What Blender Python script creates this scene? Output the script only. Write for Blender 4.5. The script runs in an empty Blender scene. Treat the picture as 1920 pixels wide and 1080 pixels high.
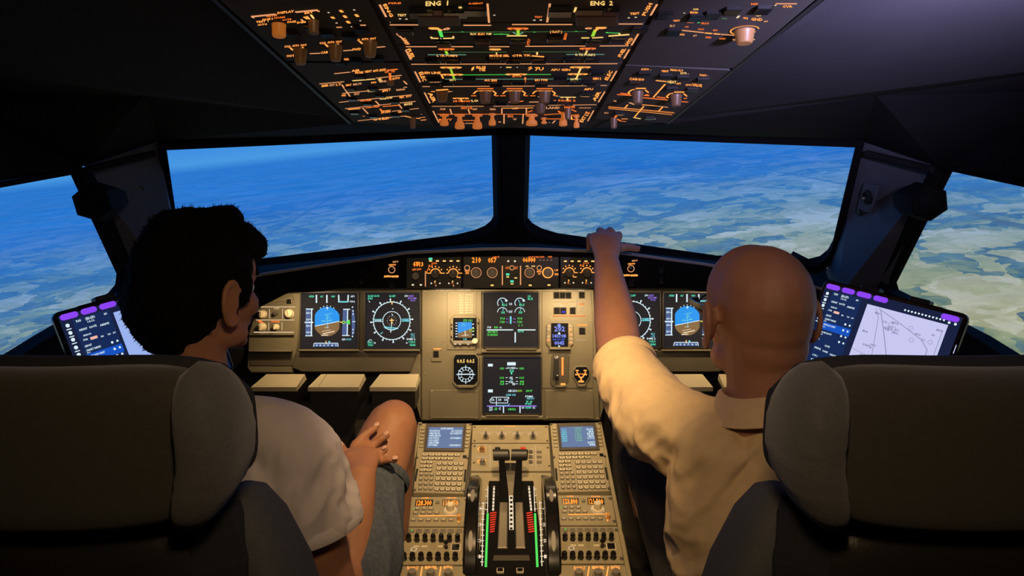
import bpy, bmesh, math, random
from mathutils import Vector, Matrix, noise
S = bpy.context.scene
C = S.collection
V = Vector
# ---------------------------------------------------------------- camera
F = 1387.0
PITCH = math.radians(12)
CX = 957.0
CAM = V((0, 0, 1.6))
cd = bpy.data.cameras.new('camera'); co = bpy.data.objects.new('camera', cd); C.objects.link(co)
cd.sensor_width = 36; cd.lens = F / 1920 * 36; cd.shift_x = (960 - CX) / 1920; cd.clip_start = 0.02
co.location = CAM; co.rotation_euler = (math.pi / 2 - PITCH, 0, 0)
S.camera = co
# ---------------------------------------------------------------- world, exposure, lamps
w = bpy.data.worlds.new('world'); S.world = w; w.use_nodes = True
w.node_tree.nodes['Background'].inputs[0].default_value = (0.02, 0.03, 0.05, 1)
w.node_tree.nodes['Background'].inputs[1].default_value = 0.05
S.view_settings.view_transform = 'Standard'; S.view_settings.look = 'None'
S.view_settings.exposure = 0.0; S.view_settings.gamma = 1.0; S.view_settings.use_curve_mapping = False

def area(name, loc, to, power, col, sx, sy, spread=180):
    l = bpy.data.lights.new(name, 'AREA'); l.shape = 'RECTANGLE'; l.size = sx; l.size_y = sy
    l.energy = power; l.color = col; l.spread = math.radians(spread)
    o = bpy.data.objects.new(name, l); C.objects.link(o); o.location = loc
    o.rotation_euler = (V(to) - V(loc)).to_track_quat('-Z', 'Y').to_euler()
    return o
WARM = (1.0, 0.68, 0.33)
# dome light at the back of the ceiling, pointing down and forward on backs and pedestal
area('dome_light', (0.03, 0.22, 1.86), (0.03, 1.3, 0.9), 1.9, (1.0, 0.68, 0.36), 0.14, 0.14, 130)
# map light over the pedestal
area('pedestal_light', (0.0, 0.98, 1.735), (0.0, 1.66, 0.72), 2.3, (1.0, 0.66, 0.31), 0.06, 0.06, 72)
# flood lights under the glareshield washing the instrument panel
for fx, fw, fe in ((-0.16, 0.10, 1.15), (0.16, 0.10, 1.15), (-0.62, 0.09, 1.6), (0.62, 0.09, 1.6), (-0.36, 0.30, 0.30), (0.36, 0.30, 0.30)):
    area('glareshield_flood_light', (fx, 1.985, 1.165), (fx, 2.12, 0.90), fe, WARM, fw, 0.02, 165)
# cold reading lamp on the right of the ceiling
area('reading_light', (0.52, 0.48, 1.66), (0.50, 0.98, 1.80), 4.6, (0.62, 0.55, 1.0), 0.05, 0.05, 70)

# ---------------------------------------------------------------- projection helpers (photo pixel -> point on a real plane)
def ray(px, py):
    x = (px - CX) / F; v = (540.0 - py) / F
    return V((x, math.cos(PITCH) + v * math.sin(PITCH), -math.sin(PITCH) + v * math.cos(PITCH)))
def PY(px, py, Y):
    d = ray(px, py); return CAM + d * (Y / d.y)
class Pl:
    """a plane with an outward normal n; at() gives the point of the plane seen at a photo pixel"""
    def __init__(s, o, n, u=(1, 0, 0)):
        s.o = V(o); s.n = V(n).normalized()
        u = V(u); s.u = (u - s.n * u.dot(s.n)).normalized(); s.v = s.n.cross(s.u)
    def at(s, px, py, h=0.0):
        d = ray(px, py); t = (s.o - CAM).dot(s.n) / d.dot(s.n)
        return CAM + d * t + s.n * h
    def M(s, px, py, h=0.0, rot=0.0):
        p = s.at(px, py, h)
        m = Matrix((s.u, s.v, s.n)).transposed().to_4x4(); m.translation = p
        return m @ Matrix.Rotation(rot, 4, 'Z')
def pl3(a, b, c, toward=None):
    n = (b - a).cross(c - a).normalized()
    if n.dot((toward or CAM) - a) < 0: n = -n
    return Pl(a, n, (b - a))
class Quad:
    """unit square (s right, t down) laid over four photo pixels TL,TR,BR,BL on plane pl"""
    def __init__(q, pl, tl, tr, br, bl): q.pl = pl; q.c = [V(p) for p in (tl, tr, br, bl)]
    def px(q, s, t):
        a = q.c[0].lerp(q.c[1], s); b = q.c[3].lerp(q.c[2], s); return a.lerp(b, t)
    def at(q, s, t, h=0.0):
        p = q.px(s, t); return q.pl.at(p.x, p.y, h)
    def M(q, s, t, h=0.0, rot=0):
        p = q.px(s, t); return q.pl.M(p.x, p.y, h, rot)
    @property
    def n(q): return q.pl.n

# ---------------------------------------------------------------- materials
MAT = {}
def nodes(m):
    m.use_nodes = True; return m.node_tree.nodes, m.node_tree.links
def pbr(name, col, rough=0.5, metal=0.0, noise_amt=0.0, nscale=40, bump=0.0, bscale=300, spec=0.5, sheen=0.0, sss=0.0):
    m = bpy.data.materials.new(name); n, l = nodes(m); b = n['Principled BSDF']
    b.inputs['Base Color'].default_value = (*col, 1); b.inputs['Roughness'].default_value = rough
    b.inputs['Metallic'].default_value = metal; b.inputs['Specular IOR Level'].default_value = spec
    if sheen: b.inputs['Sheen Weight'].default_value = sheen
    if sss:
        b.inputs['Subsurface Weight'].default_value = sss; b.inputs['Subsurface Radius'].default_value = (0.012, 0.004, 0.002)
        b.inputs['Subsurface Scale'].default_value = 1.0
    tc = n.new('ShaderNodeTexCoord')
    if noise_amt:
        t = n.new('ShaderNodeTexNoise'); t.inputs['Scale'].default_value = nscale; t.inputs['Detail'].default_value = 4
        l.new(tc.outputs['Object'], t.inputs['Vector'])
        r = n.new('ShaderNodeValToRGB'); r.color_ramp.elements[0].position = 0.3; r.color_ramp.elements[1].position = 0.7
        r.color_ramp.elements[0].color = (*[c * (1 - noise_amt) for c in col], 1)
        r.color_ramp.elements[1].color = (*[min(1, c * (1 + noise_amt)) for c in col], 1)
        l.new(t.outputs['Fac'], r.inputs['Fac']); l.new(r.outputs['Color'], b.inputs['Base Color'])
    if bump:
        t = n.new('ShaderNodeTexNoise'); t.inputs['Scale'].default_value = bscale; t.inputs['Detail'].default_value = 3
        l.new(tc.outputs['Object'], t.inputs['Vector'])
        bp = n.new('ShaderNodeBump'); bp.inputs['Strength'].default_value = bump; bp.inputs['Distance'].default_value = 0.002
        l.new(t.outputs['Fac'], bp.inputs['Height']); l.new(bp.outputs['Normal'], b.inputs['Normal'])
    MAT[name] = m; return m
def emi(name, col, s=1.0):
    m = bpy.data.materials.new(name); n, l = nodes(m); b = n['Principled BSDF']
    b.inputs['Base Color'].default_value = (0.01, 0.01, 0.01, 1)
    b.inputs['Specular IOR Level'].default_value = 0.08; b.inputs['Roughness'].default_value = 0.9
    b.inputs['Emission Color'].default_value = (*col, 1); b.inputs['Emission Strength'].default_value = s
    MAT[name] = m; return m
pbr('shell', (0.016, 0.016, 0.019), 0.9, noise_amt=0.15, nscale=6, bump=0.15, spec=0.08)
pbr('ceiling_lining', (0.032, 0.032, 0.037), 0.9, noise_amt=0.1, nscale=5, bump=0.15, spec=0.06)
pbr('pillar_trim', (0.075, 0.085, 0.115), 0.6, noise_amt=0.1, nscale=8, bump=0.1)
pbr('black_plastic', (0.012, 0.012, 0.013), 0.42)
pbr('black_rubber', (0.006, 0.006, 0.007), 0.85, spec=0.1)
pbr('gloss_black', (0.008, 0.008, 0.009), 0.16)
pbr('glare_black', (0.003, 0.003, 0.0033), 0.9, bump=0.3, bscale=500, spec=0.12)
pbr('panel_beige', (0.118, 0.104, 0.070), 0.5, noise_amt=0.07, nscale=12, bump=0.08, bscale=400)
pbr('panel_dark', (0.055, 0.047, 0.034), 0.5, noise_amt=0.08, nscale=12)
pbr('pedestal_grey', (0.31, 0.265, 0.17), 0.5, noise_amt=0.10, nscale=14, bump=0.05, bscale=400)
pbr('overhead_grey', (0.028, 0.025, 0.024), 0.7, noise_amt=0.08, nscale=10)
pbr('groove', (0.006, 0.006, 0.006), 0.8)
pbr('key_cream', (0.72, 0.64, 0.47), 0.4)
pbr('key_mark', (0.62, 0.55, 0.40), 0.5)
pbr('knob_grey', (0.20, 0.18, 0.155), 0.45)
pbr('knob_dark', (0.07, 0.06, 0.055), 0.4)
pbr('knob_clear', (0.22, 0.13, 0.07), 0.35)
pbr('steel', (0.45, 0.42, 0.36), 0.3, 0.9)
pbr('lever_steel', (0.30, 0.27, 0.22), 0.38, 0.55)
pbr('screw', (0.40, 0.37, 0.30), 0.35, 0.7)
pbr('screen_glass', (0.006, 0.007, 0.010), 0.12)
pbr('print_white', (0.42, 0.38, 0.29), 0.6)
pbr('seat_fabric', (0.034, 0.032, 0.027), 0.95, noise_amt=0.14, nscale=160, bump=0.5, bscale=700, sheen=0.2)
pbr('seat_fabric_side', (0.070, 0.070, 0.074), 0.92, noise_amt=0.12, nscale=160, bump=0.5, bscale=700, sheen=0.25)
pbr('seat_fabric_dark', (0.016, 0.017, 0.022), 0.95, noise_amt=0.12, nscale=120, bump=0.4, bscale=700)
pbr('seat_bolster', (0.060, 0.064, 0.074), 0.8, noise_amt=0.10, nscale=120, bump=0.4, bscale=600)
pbr('seat_leather', (0.018, 0.017, 0.016), 0.30, bump=0.2, bscale=120)
pbr('carpet', (0.02, 0.02, 0.022), 0.95, bump=0.5)
pbr('skin_left', (0.36, 0.165, 0.09), 0.6, noise_amt=0.08, nscale=25, bump=0.12, bscale=180, sss=0.15)
pbr('skin_right', (0.40, 0.19, 0.12), 0.55, noise_amt=0.08, nscale=25, bump=0.12, bscale=180, sss=0.15)
pbr('nail', (0.60, 0.36, 0.27), 0.3)
pbr('hair_black', (0.003, 0.0028, 0.0026), 0.9, bump=0.5, bscale=220, spec=0.1)
pbr('hair_grey', (0.10, 0.075, 0.06), 0.8)
pbr('shirt_white', (0.66, 0.60, 0.62), 0.85, noise_amt=0.04, nscale=30, bump=0.25, bscale=900)
pbr('polo_beige', (0.68, 0.50, 0.29), 0.85, noise_amt=0.05, nscale=60, bump=0.35, bscale=900)
pbr('denim', (0.070, 0.085, 0.115), 0.9, noise_amt=0.25, nscale=120, bump=0.5, bscale=700)
pbr('trousers_dark', (0.03, 0.028, 0.03), 0.9, noise_amt=0.15, nscale=120)
pbr('print_grey', (0.30, 0.30, 0.34), 0.6)
pbr('footrest_top_lit', (0.36, 0.32, 0.23), 0.5); pbr('steel_dim', (0.22, 0.22, 0.24), 0.35); pbr('guard_red', (0.055, 0.022, 0.016), 0.5); pbr('marker_grey', (0.22, 0.20, 0.18), 0.5)
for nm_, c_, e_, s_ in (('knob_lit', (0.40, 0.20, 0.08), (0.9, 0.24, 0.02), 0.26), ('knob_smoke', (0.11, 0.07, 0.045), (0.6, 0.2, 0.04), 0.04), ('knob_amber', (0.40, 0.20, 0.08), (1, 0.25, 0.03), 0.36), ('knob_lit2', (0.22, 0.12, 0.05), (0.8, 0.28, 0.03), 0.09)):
    b_ = pbr(nm_, c_, 0.4).node_tree.nodes['Principled BSDF']; b_.inputs['Emission Color'].default_value = (*e_, 1); b_.inputs['Emission Strength'].default_value = s_   # edge-lit plastic, its amber glow painted in as emission
AMB = (1.0, 0.30, 0.055)
emi('e_amber', (1.0, 0.33, 0.065), 1.5); emi('e_line', (1.0, 0.42, 0.17), 0.85); emi('e_orange', (1.0, 0.20, 0.03), 1.1)
emi('e_red', (1.0, 0.05, 0.02), 0.8); emi('e_yellow', (1.0, 0.62, 0.18), 1.1); emi('e_hot', (1.0, 0.24, 0.02), 1.7)
emi('e_green', (0.10, 0.85, 0.12), 0.9); emi('e_lime', (0.42, 0.85, 0.05), 0.8); emi('e_dimgreen', (0.10, 0.26, 0.10), 0.6)
emi('e_mint', (0.10, 0.85, 0.50), 0.95); emi('e_white', (0.75, 0.92, 1.0), 0.95); emi('e_cream', (1.0, 0.80, 0.55), 0.9)
emi('e_cyan', (0.18, 0.75, 0.85), 0.85); emi('e_tape', (0.075, 0.13, 0.33), 0.85); emi('e_sky', (0.005, 0.33, 0.95), 0.9)
emi('e_ground', (0.26, 0.15, 0.06), 0.9); emi('e_violet', (0.35, 0.20, 0.85), 0.9); emi('e_purple', (0.28, 0.06, 0.95), 0.95)
emi('e_blue', (0.02, 0.12, 0.85), 0.9); emi('e_deepblue', (0.02, 0.02, 0.9), 0.9); emi('e_clockblue', (0.22, 0.30, 1.0), 1.0)
emi('e_scr', (0.006, 0.009, 0.018), 0.7); emi('e_mcdu', (0.16, 0.24, 0.44), 0.8); emi('e_tabnavy', (0.010, 0.028, 0.115), 0.8)
emi('e_tabdark', (0.010, 0.016, 0.055), 0.9); emi('e_chart', (0.60, 0.60, 0.92), 0.95); emi('e_chartline', (0.22, 0.22, 0.36), 0.9)
emi('e_rose', (1.0, 0.55, 0.45), 0.9); emi('e_purplelit', (0.28, 0.10, 1.0), 0.9); emi('e_knobglow', (0.75, 0.22, 0.03), 0.42)
emi('e_tabblue', (0.01, 0.10, 0.62), 0.85); emi('e_chartblue', (0.36, 0.50, 0.95), 0.9)
emi('e_panelprint', (0.85, 0.62, 0.36), 0.75); emi('e_palegreen', (0.3, 0.75, 0.5), 0.6)

# ---------------------------------------------------------------- mesh builder
def rr(w, h, r, seg=3):
    """rounded rectangle outline centred on 0"""
    out = []
    r = min(r, w / 2 - 1e-6, h / 2 - 1e-6)
    for cx, cy, a0 in ((w/2-r, h/2-r, 0), (-w/2+r, h/2-r, 90), (-w/2+r, -h/2+r, 180), (w/2-r, -h/2+r, 270)):
        for k in range(seg + 1):
            a = math.radians(a0 + 90 * k / seg); out.append((cx + r * math.cos(a), cy + r * math.sin(a)))
    return out
FONT = {}
def glyphs(s):
    if s in FONT: return FONT[s]
    cu = bpy.data.curves.new('t', 'FONT'); cu.body = s; cu.resolution_u = 1; cu.size = 1; cu.offset = 0.028
    o = bpy.data.objects.new('t', cu); C.objects.link(o)
    dg = bpy.context.evaluated_depsgraph_get(); dg.update()
    me = bpy.data.meshes.new_from_object(o.evaluated_get(dg))
    vs = [v.co.copy() for v in me.vertices]; fs = [tuple(p.vertices) for p in me.polygons]
    bpy.data.objects.remove(o); bpy.data.curves.remove(cu); bpy.data.meshes.remove(me)
    if vs:
        x0 = min(v.x for v in vs); x1 = max(v.x for v in vs); y1 = 0.70
        vs = [((v.x - x0) / max(1e-6, x1 - x0), v.y / y1) for v in vs]
    FONT[s] = (vs, fs); return FONT[s]
class MB:
    def __init__(s): s.v = []; s.f = []; s.m = []; s.mats = []
    def mi(s, mat):
        if mat not in s.mats: s.mats.append(mat)
        return s.mats.index(mat)
    def add(s, vs, fs, mat):
        b = len(s.v); k = s.mi(mat)
        s.v += [tuple(v) for v in vs]
        for f in fs: s.f.append(tuple(b + i for i in f)); s.m.append(k)
        return s
    def loop(s, rings, mat, cap0=True, cap1=True):
        """stack of closed rings (lists of points)"""
        n = len(rings[0]); vs = [p for r in rings for p in r]; fs = []
        for k in range(len(rings) - 1):
            for i in range(n):
                j = (i + 1) % n; fs.append((k*n+i, k*n+j, (k+1)*n+j, (k+1)*n+i))
        if cap0: fs.append(tuple(reversed(range(n))))
        if cap1: fs.append(tuple(range((len(rings)-1)*n, len(rings)*n)))
        return s.add(vs, fs, mat)
    def prism(s, M, outline, h0, h1, mat, ch=0.0):
        rings = [[M @ V((x, y, h0)) for x, y in outline]]
        if ch:
            rings.append([M @ V((x, y, h1 - ch)) for x, y in outline])
            mx = max(abs(x) for x, y in outline); my = max(abs(y) for x, y in outline)
            sx = max(0.1, 1 - ch / mx); sy = max(0.1, 1 - ch / my)
            rings.append([M @ V((x * sx, y * sy, h1)) for x, y in outline])
        else: rings.append([M @ V((x, y, h1)) for x, y in outline])
        return s.loop(rings, mat)
    def box(s, M, wx, wy, h0, h1, mat, r=0.0, ch=0.0):
        o = rr(wx, wy, r) if r else [(wx/2, wy/2), (-wx/2, wy/2), (-wx/2, -wy/2), (wx/2, -wy/2)]
        return s.prism(M, o, h0, h1, mat, ch)
    def cyl(s, M, prof, mat, seg=20, caps=True, sx=1.0):
        """lathe profile [(r,h)...] around local z"""
        rings = [[M @ V((sx * r * math.cos(2*math.pi*i/seg), r * math.sin(2*math.pi*i/seg), h)) for i in range(seg)] for r, h in prof]
        return s.loop(rings, mat, caps, caps)
    def poly(s, pl, pix, h0, h1, mat, ch=0.0):
        """prism over a polygon of photo pixels on plane pl"""
        a = [pl.at(x, y) for x, y in pix]; c = sum(a, V()) / len(a)
        # make it counter-clockwise about the normal
        ar = sum(((a[i] - c).cross(a[(i+1) % len(a)] - c)).dot(pl.n) for i in range(len(a)))
        if ar < 0: a.reverse()
        n = pl.n
        rings = [[p + n * h0 for p in a]]
        if ch:
            rings.append([p + n * (h1 - ch) for p in a])
            k = len(a); ins = []
            for i in range(k):
                e0 = (a[i] - a[i-1]).normalized(); e1 = (a[(i+1) % k] - a[i]).normalized()
                t = (n.cross(e0) + n.cross(e1)); d = max(0.35, 1 + e0.dot(e1)); ins.append(a[i] + t / d * ch + n * h1)
            rings.append(ins)
        else: rings.append([p + n * h1 for p in a])
        return s.loop(rings, mat)
    def flat(s, pl, pix, h, mat):
        a = [pl.at(x, y, h) for x, y in pix]; return s.add(a, [tuple(range(len(a)))], mat)
    def line(s, q, p0, p1, w, h, mat, th=0.0004):
        a = q.at(*p0, h); b = q.at(*p1, h); d = (b - a)
        if d.length < 1e-7: d = V((1e-4, 0, 0))
        t = q.n.cross(d.normalized()) * (w / 2)
        lo = [a - t, b - t, b + t, a + t]
        return s.loop([lo, [p + q.n * th for p in lo]], mat)
    def pline(s, q, pts, w, h, mat):
        for i in range(len(pts) - 1): s.line(q, pts[i], pts[i+1], w, h, mat)
        return s
    def text(s, q, txt, p0, p1, up, h, mat):
        """flat lettering; baseline from p0 to p1, cap height given by the offset 'up'"""
        vs, fs = glyphs(txt)
        if not vs: return s
        a = q.at(*p0, h); b = q.at(*p1, h); c = q.at(p0[0] + up[0], p0[1] + up[1], h)
        return s.add([a + (b - a) * x + (c - a) * y for x, y in vs], fs, mat)
    def ring(s, M, r0, r1, mat, h=0.0, seg=28, a0=0, a1=360, th=0.0004, sy=1.0):
        n = max(3, int(seg * (a1 - a0) / 360)); vs = []; fs = []
        for i in range(n + 1):
            a = math.radians(a0 + (a1 - a0) * i / n); c, sn = math.cos(a), math.sin(a)
            for r in (r0, r1): vs.append(M @ V((r * c, r * sn * sy, h + th)))
        for i in range(n): fs.append((2*i, 2*i+1, 2*i+3, 2*i+2))
        return s.add(vs, fs, mat)
    def disc(s, M, r, mat, h=0.0, seg=16, sx=1.0):
        return s.add([M @ V((sx * r * math.cos(2*math.pi*i/seg), r * math.sin(2*math.pi*i/seg), h)) for i in range(seg)], [tuple(range(seg))], mat)
    def mesh(s, name, smooth=False):
        me = bpy.data.meshes.new(name); me.from_pydata(s.v, [], s.f)
        for m in s.mats: me.materials.append(MAT[m])
        for p, k in zip(me.polygons, s.m): p.material_index = k; p.use_smooth = smooth
        me.update(); return me
    def fix(s, me):
        b = bmesh.new(); b.from_mesh(me); bmesh.ops.recalc_face_normals(b, faces=b.faces); b.to_mesh(me); b.free()
WM = {}
def link(name, me, parent=None, M=None, label=None, kind=None):
    o = bpy.data.objects.new(name, me); C.objects.link(o)
    Mw = M or Matrix.Identity(4)
    if parent is not None:
        o.parent = parent; o.matrix_local = WM[parent.name].inverted() @ Mw
    else: o.matrix_world = Mw
    WM[o.name] = Mw.copy()
    if label: o['label'] = label
    if kind: o['kind'] = kind
    return o
def ob(name, mb, parent=None, smooth=False, label=None, kind=None, fix=True):
    if name in ('lettering', 'symbology', 'trim_scale', 'thrust_scale', 'screen_content', 'centre_ladder', 'digits'): kind = 'stuff'
    me = mb.mesh(name, smooth)
    if fix: mb.fix(me)
    if smooth:
        try: me.set_sharp_from_angle(angle=math.radians(38))
        except Exception: pass
    return link(name, me, parent, None, label, kind)
def thing(name, label, cat, loc, group=None):
    o = bpy.data.objects.new(name, None); C.objects.link(o); o.location = loc; o.empty_display_size = 0.05
    WM[o.name] = Matrix.Translation(V(loc)); o['label'] = label; o['category'] = cat
    if group: o['group'] = group
    return o
def tag(o, label, cat, group=None):
    o['label'] = label; o['category'] = cat
    if group: o['group'] = group
    return o
def struct(name, mb, smooth=False, parent=None, label=None):
    o = ob(name, mb, parent, smooth)
    if parent is None: o['kind'] = 'structure'
    if label: o['label'] = label
    return o

# ---------------------------------------------------------------- main planes of the flight deck
P0 = PY(957, 790, 2.03); P1 = PY(957, 545, 2.13)
nrm = V((1, 0, 0)).cross(P1 - P0).normalized()
if nrm.y > 0: nrm = -nrm
MIP = Pl(P0, nrm)                                         # main instrument panel
GLA = Pl(PY(957, 510, 2.0), V((0, -1, 0.12)))              # glareshield face
Pa = PY(957, 796, 2.02); Pb = PY(957, 1080, 1.453)
n2 = V((1, 0, 0)).cross(Pa - Pb).normalized()
if n2.z < 0: n2 = -n2
PED = Pl(Pa, n2)                                          # pedestal top
Oa = PY(957, 225, 1.681); Ob = PY(957, 0, 0.974)
n3 = V((1, 0, 0)).cross(Oa - Ob).normalized()
if n3.z > 0: n3 = -n3
OVH = Pl(Oa, n3)                                          # overhead panel (normal points down)
# ================================================================ SHELL
def quadmesh(mb, pts, mat, th=None):
    """planar-ish polygon; with th a slab thickened away from the camera side"""
    n = len(pts); pts = [V(p) for p in pts]
    if th is None: return mb.add(pts, [tuple(range(n))], mat)
    nn = (pts[1] - pts[0]).cross(pts[2] - pts[0]).normalized(); c = sum(pts, V()) / n
    if nn.dot(V((0, 1.0, 1.35)) - c) > 0: nn = -nn
    return mb.loop([pts, [p + nn * th for p in pts]], mat)
# windshield planes
WL = pl3(PY(928, 250, 2.35), PY(932, 435, 2.58), PY(312, 276, 1.95))
WR = pl3(PY(986, 250, 2.35), PY(982, 435, 2.58), PY(1605, 272, 1.95))
SL = pl3(PY(155, 322, 1.75), PY(235, 545, 1.86), PY(0, 345, 1.45))
SR = pl3(PY(1762, 315, 1.75), PY(1675, 545, 1.86), PY(1918, 338, 1.45))
def arc_px(c, r, a0, a1, n=5):
    return [(c[0] + r * math.cos(math.radians(a0 + (a1-a0)*i/n)), c[1] + r * math.sin(math.radians(a0 + (a1-a0)*i/n))) for i in range(n+1)]
winL = [(312, 277), (928, 250), (931, 415), (926, 424), (915, 433), (896, 441), (860, 450), (700, 471), (495, 496), (372, 502), (352, 492), (340, 470)]
winR = [(988, 250), (1605, 272), (1560, 462), (1550, 480), (1535, 492), (1515, 497), (1340, 490), (1040, 447), (1010, 438), (992, 428), (984, 418)]
sideL = [(155, 323), (240, 512), (238, 532), (225, 548), (90, 628), (-260, 850), (-330, 410)]
sideR = [(1764, 316), (1660, 528), (1664, 542), (1700, 560), (1830, 628), (2180, 850), (2250, 420)]
def outset(pix, d):
    c = V((sum(p[0] for p in pix)/len(pix), sum(p[1] for p in pix)/len(pix))); out = []
    k = len(pix)
    ar = sum(pix[i][0]*pix[(i+1)%k][1]-pix[(i+1)%k][0]*pix[i][1] for i in range(k)); sg = 1 if ar > 0 else -1
    for i in range(k):
        a = V(pix[i-1]); b = V(pix[i]); c2 = V(pix[(i+1) % k])
        e0 = (b-a).normalized(); e1 = (c2-b).normalized()
        n0 = V((e0.y, -e0.x))*sg; n1 = V((e1.y, -e1.x))*sg
        t = (n0+n1); out.append(tuple(b + t/max(0.5, 1+n0.dot(n1))*d))
    return out
def win_glass():
    m = bpy.data.materials.new('window_glass'); n, l = nodes(m)
    for x in list(n): n.remove(x)
    o = n.new('ShaderNodeOutputMaterial'); mx = n.new('ShaderNodeMixShader'); t = n.new('ShaderNodeBsdfTransparent'); g = n.new('ShaderNodeBsdfGlossy')
    f = n.new('ShaderNodeFresnel'); f.inputs['IOR'].default_value = 1.25; g.inputs['Roughness'].default_value = 0.03
    t.inputs['Color'].default_value = (0.97, 0.985, 1, 1)
    ge = n.new('ShaderNodeNewGeometry'); mu = n.new('ShaderNodeMath'); mu.operation = 'SUBTRACT'; mu.inputs[0].default_value = 1.0; l.new(ge.outputs['Backfacing'], mu.inputs[1])
    mm = n.new('ShaderNodeMath'); mm.operation = 'MULTIPLY'; l.new(f.outputs[0], mm.inputs[0]); l.new(mu.outputs[0], mm.inputs[1])
    l.new(mm.outputs[0], mx.inputs[0]); l.new(t.outputs[0], mx.inputs[1]); l.new(g.outputs[0], mx.inputs[2]); l.new(mx.outputs[0], o.inputs['Surface'])
    MAT['window_glass'] = m
win_glass()
def window(name, pl, pix, fd, lab):
    inner = [pl.at(x, y) for x, y in pix]; out = [pl.at(x, y) for x, y in outset(pix, fd)]
    n = len(pix); mb = MB(); nn = pl.n
    rings = [[p + nn*0.012 for p in inner], [p + nn*0.012 for p in out], [p - nn*0.03 for p in out], [p - nn*0.03 for p in inner]]
    vs = [p for r in rings for p in r]; fs = []
    for k in range(4):
        for i in range(n):
            j = (i+1) % n; fs.append((k*n+i, k*n+j, ((k+1)%4)*n+j, ((k+1)%4)*n+i))
    mb.add(vs, fs, 'black_rubber')
    o = struct(name, mb); o['label'] = lab
    g = MB(); g.loop([[p - nn*0.012 for p in inner], [p - nn*0.016 for p in inner]], 'window_glass'); ob('pane', g, o)
    return o
window('window_1', WL, winL, 14, 'left half of the split windshield')
window('window_2', WR, winR, 14, 'right half of the split windshield')
window('window_3', SL, sideL, 9, 'left side window')
window('window_4', SR, sideR, 9, 'right side window')

def mir(p): return V((-p[0], p[1], p[2]))
# front shell: centre post, headers, pillars, sills
mb = MB()
cp = [WL.at(914, 236), WR.at(1003, 236), WR.at(1003, 470), WL.at(914, 470)]
ctop = [(-0.042, 2.33), (0.042, 2.33)]
def postring(py, w):
    a = PY(957-w, py, 2.36 + (py-250)/185*0.23); b = PY(957+w, py, 2.36 + (py-250)/185*0.23)
    f = V((0, -0.05, 0)); bk = V((0, 0.03, 0))
    return [a, V((a.x*0.55, a.y-0.035, a.z)), V((b.x*0.55, b.y-0.035, b.z)), b, b+bk, a+bk]
mb.loop([postring(236, 30), postring(300, 28), postring(370, 24), postring(415, 25), postring(440, 40), postring(470, 120)], 'glare_black')
struct('trim_1', mb, True)['label'] = 'black centre post between the windshields'
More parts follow.
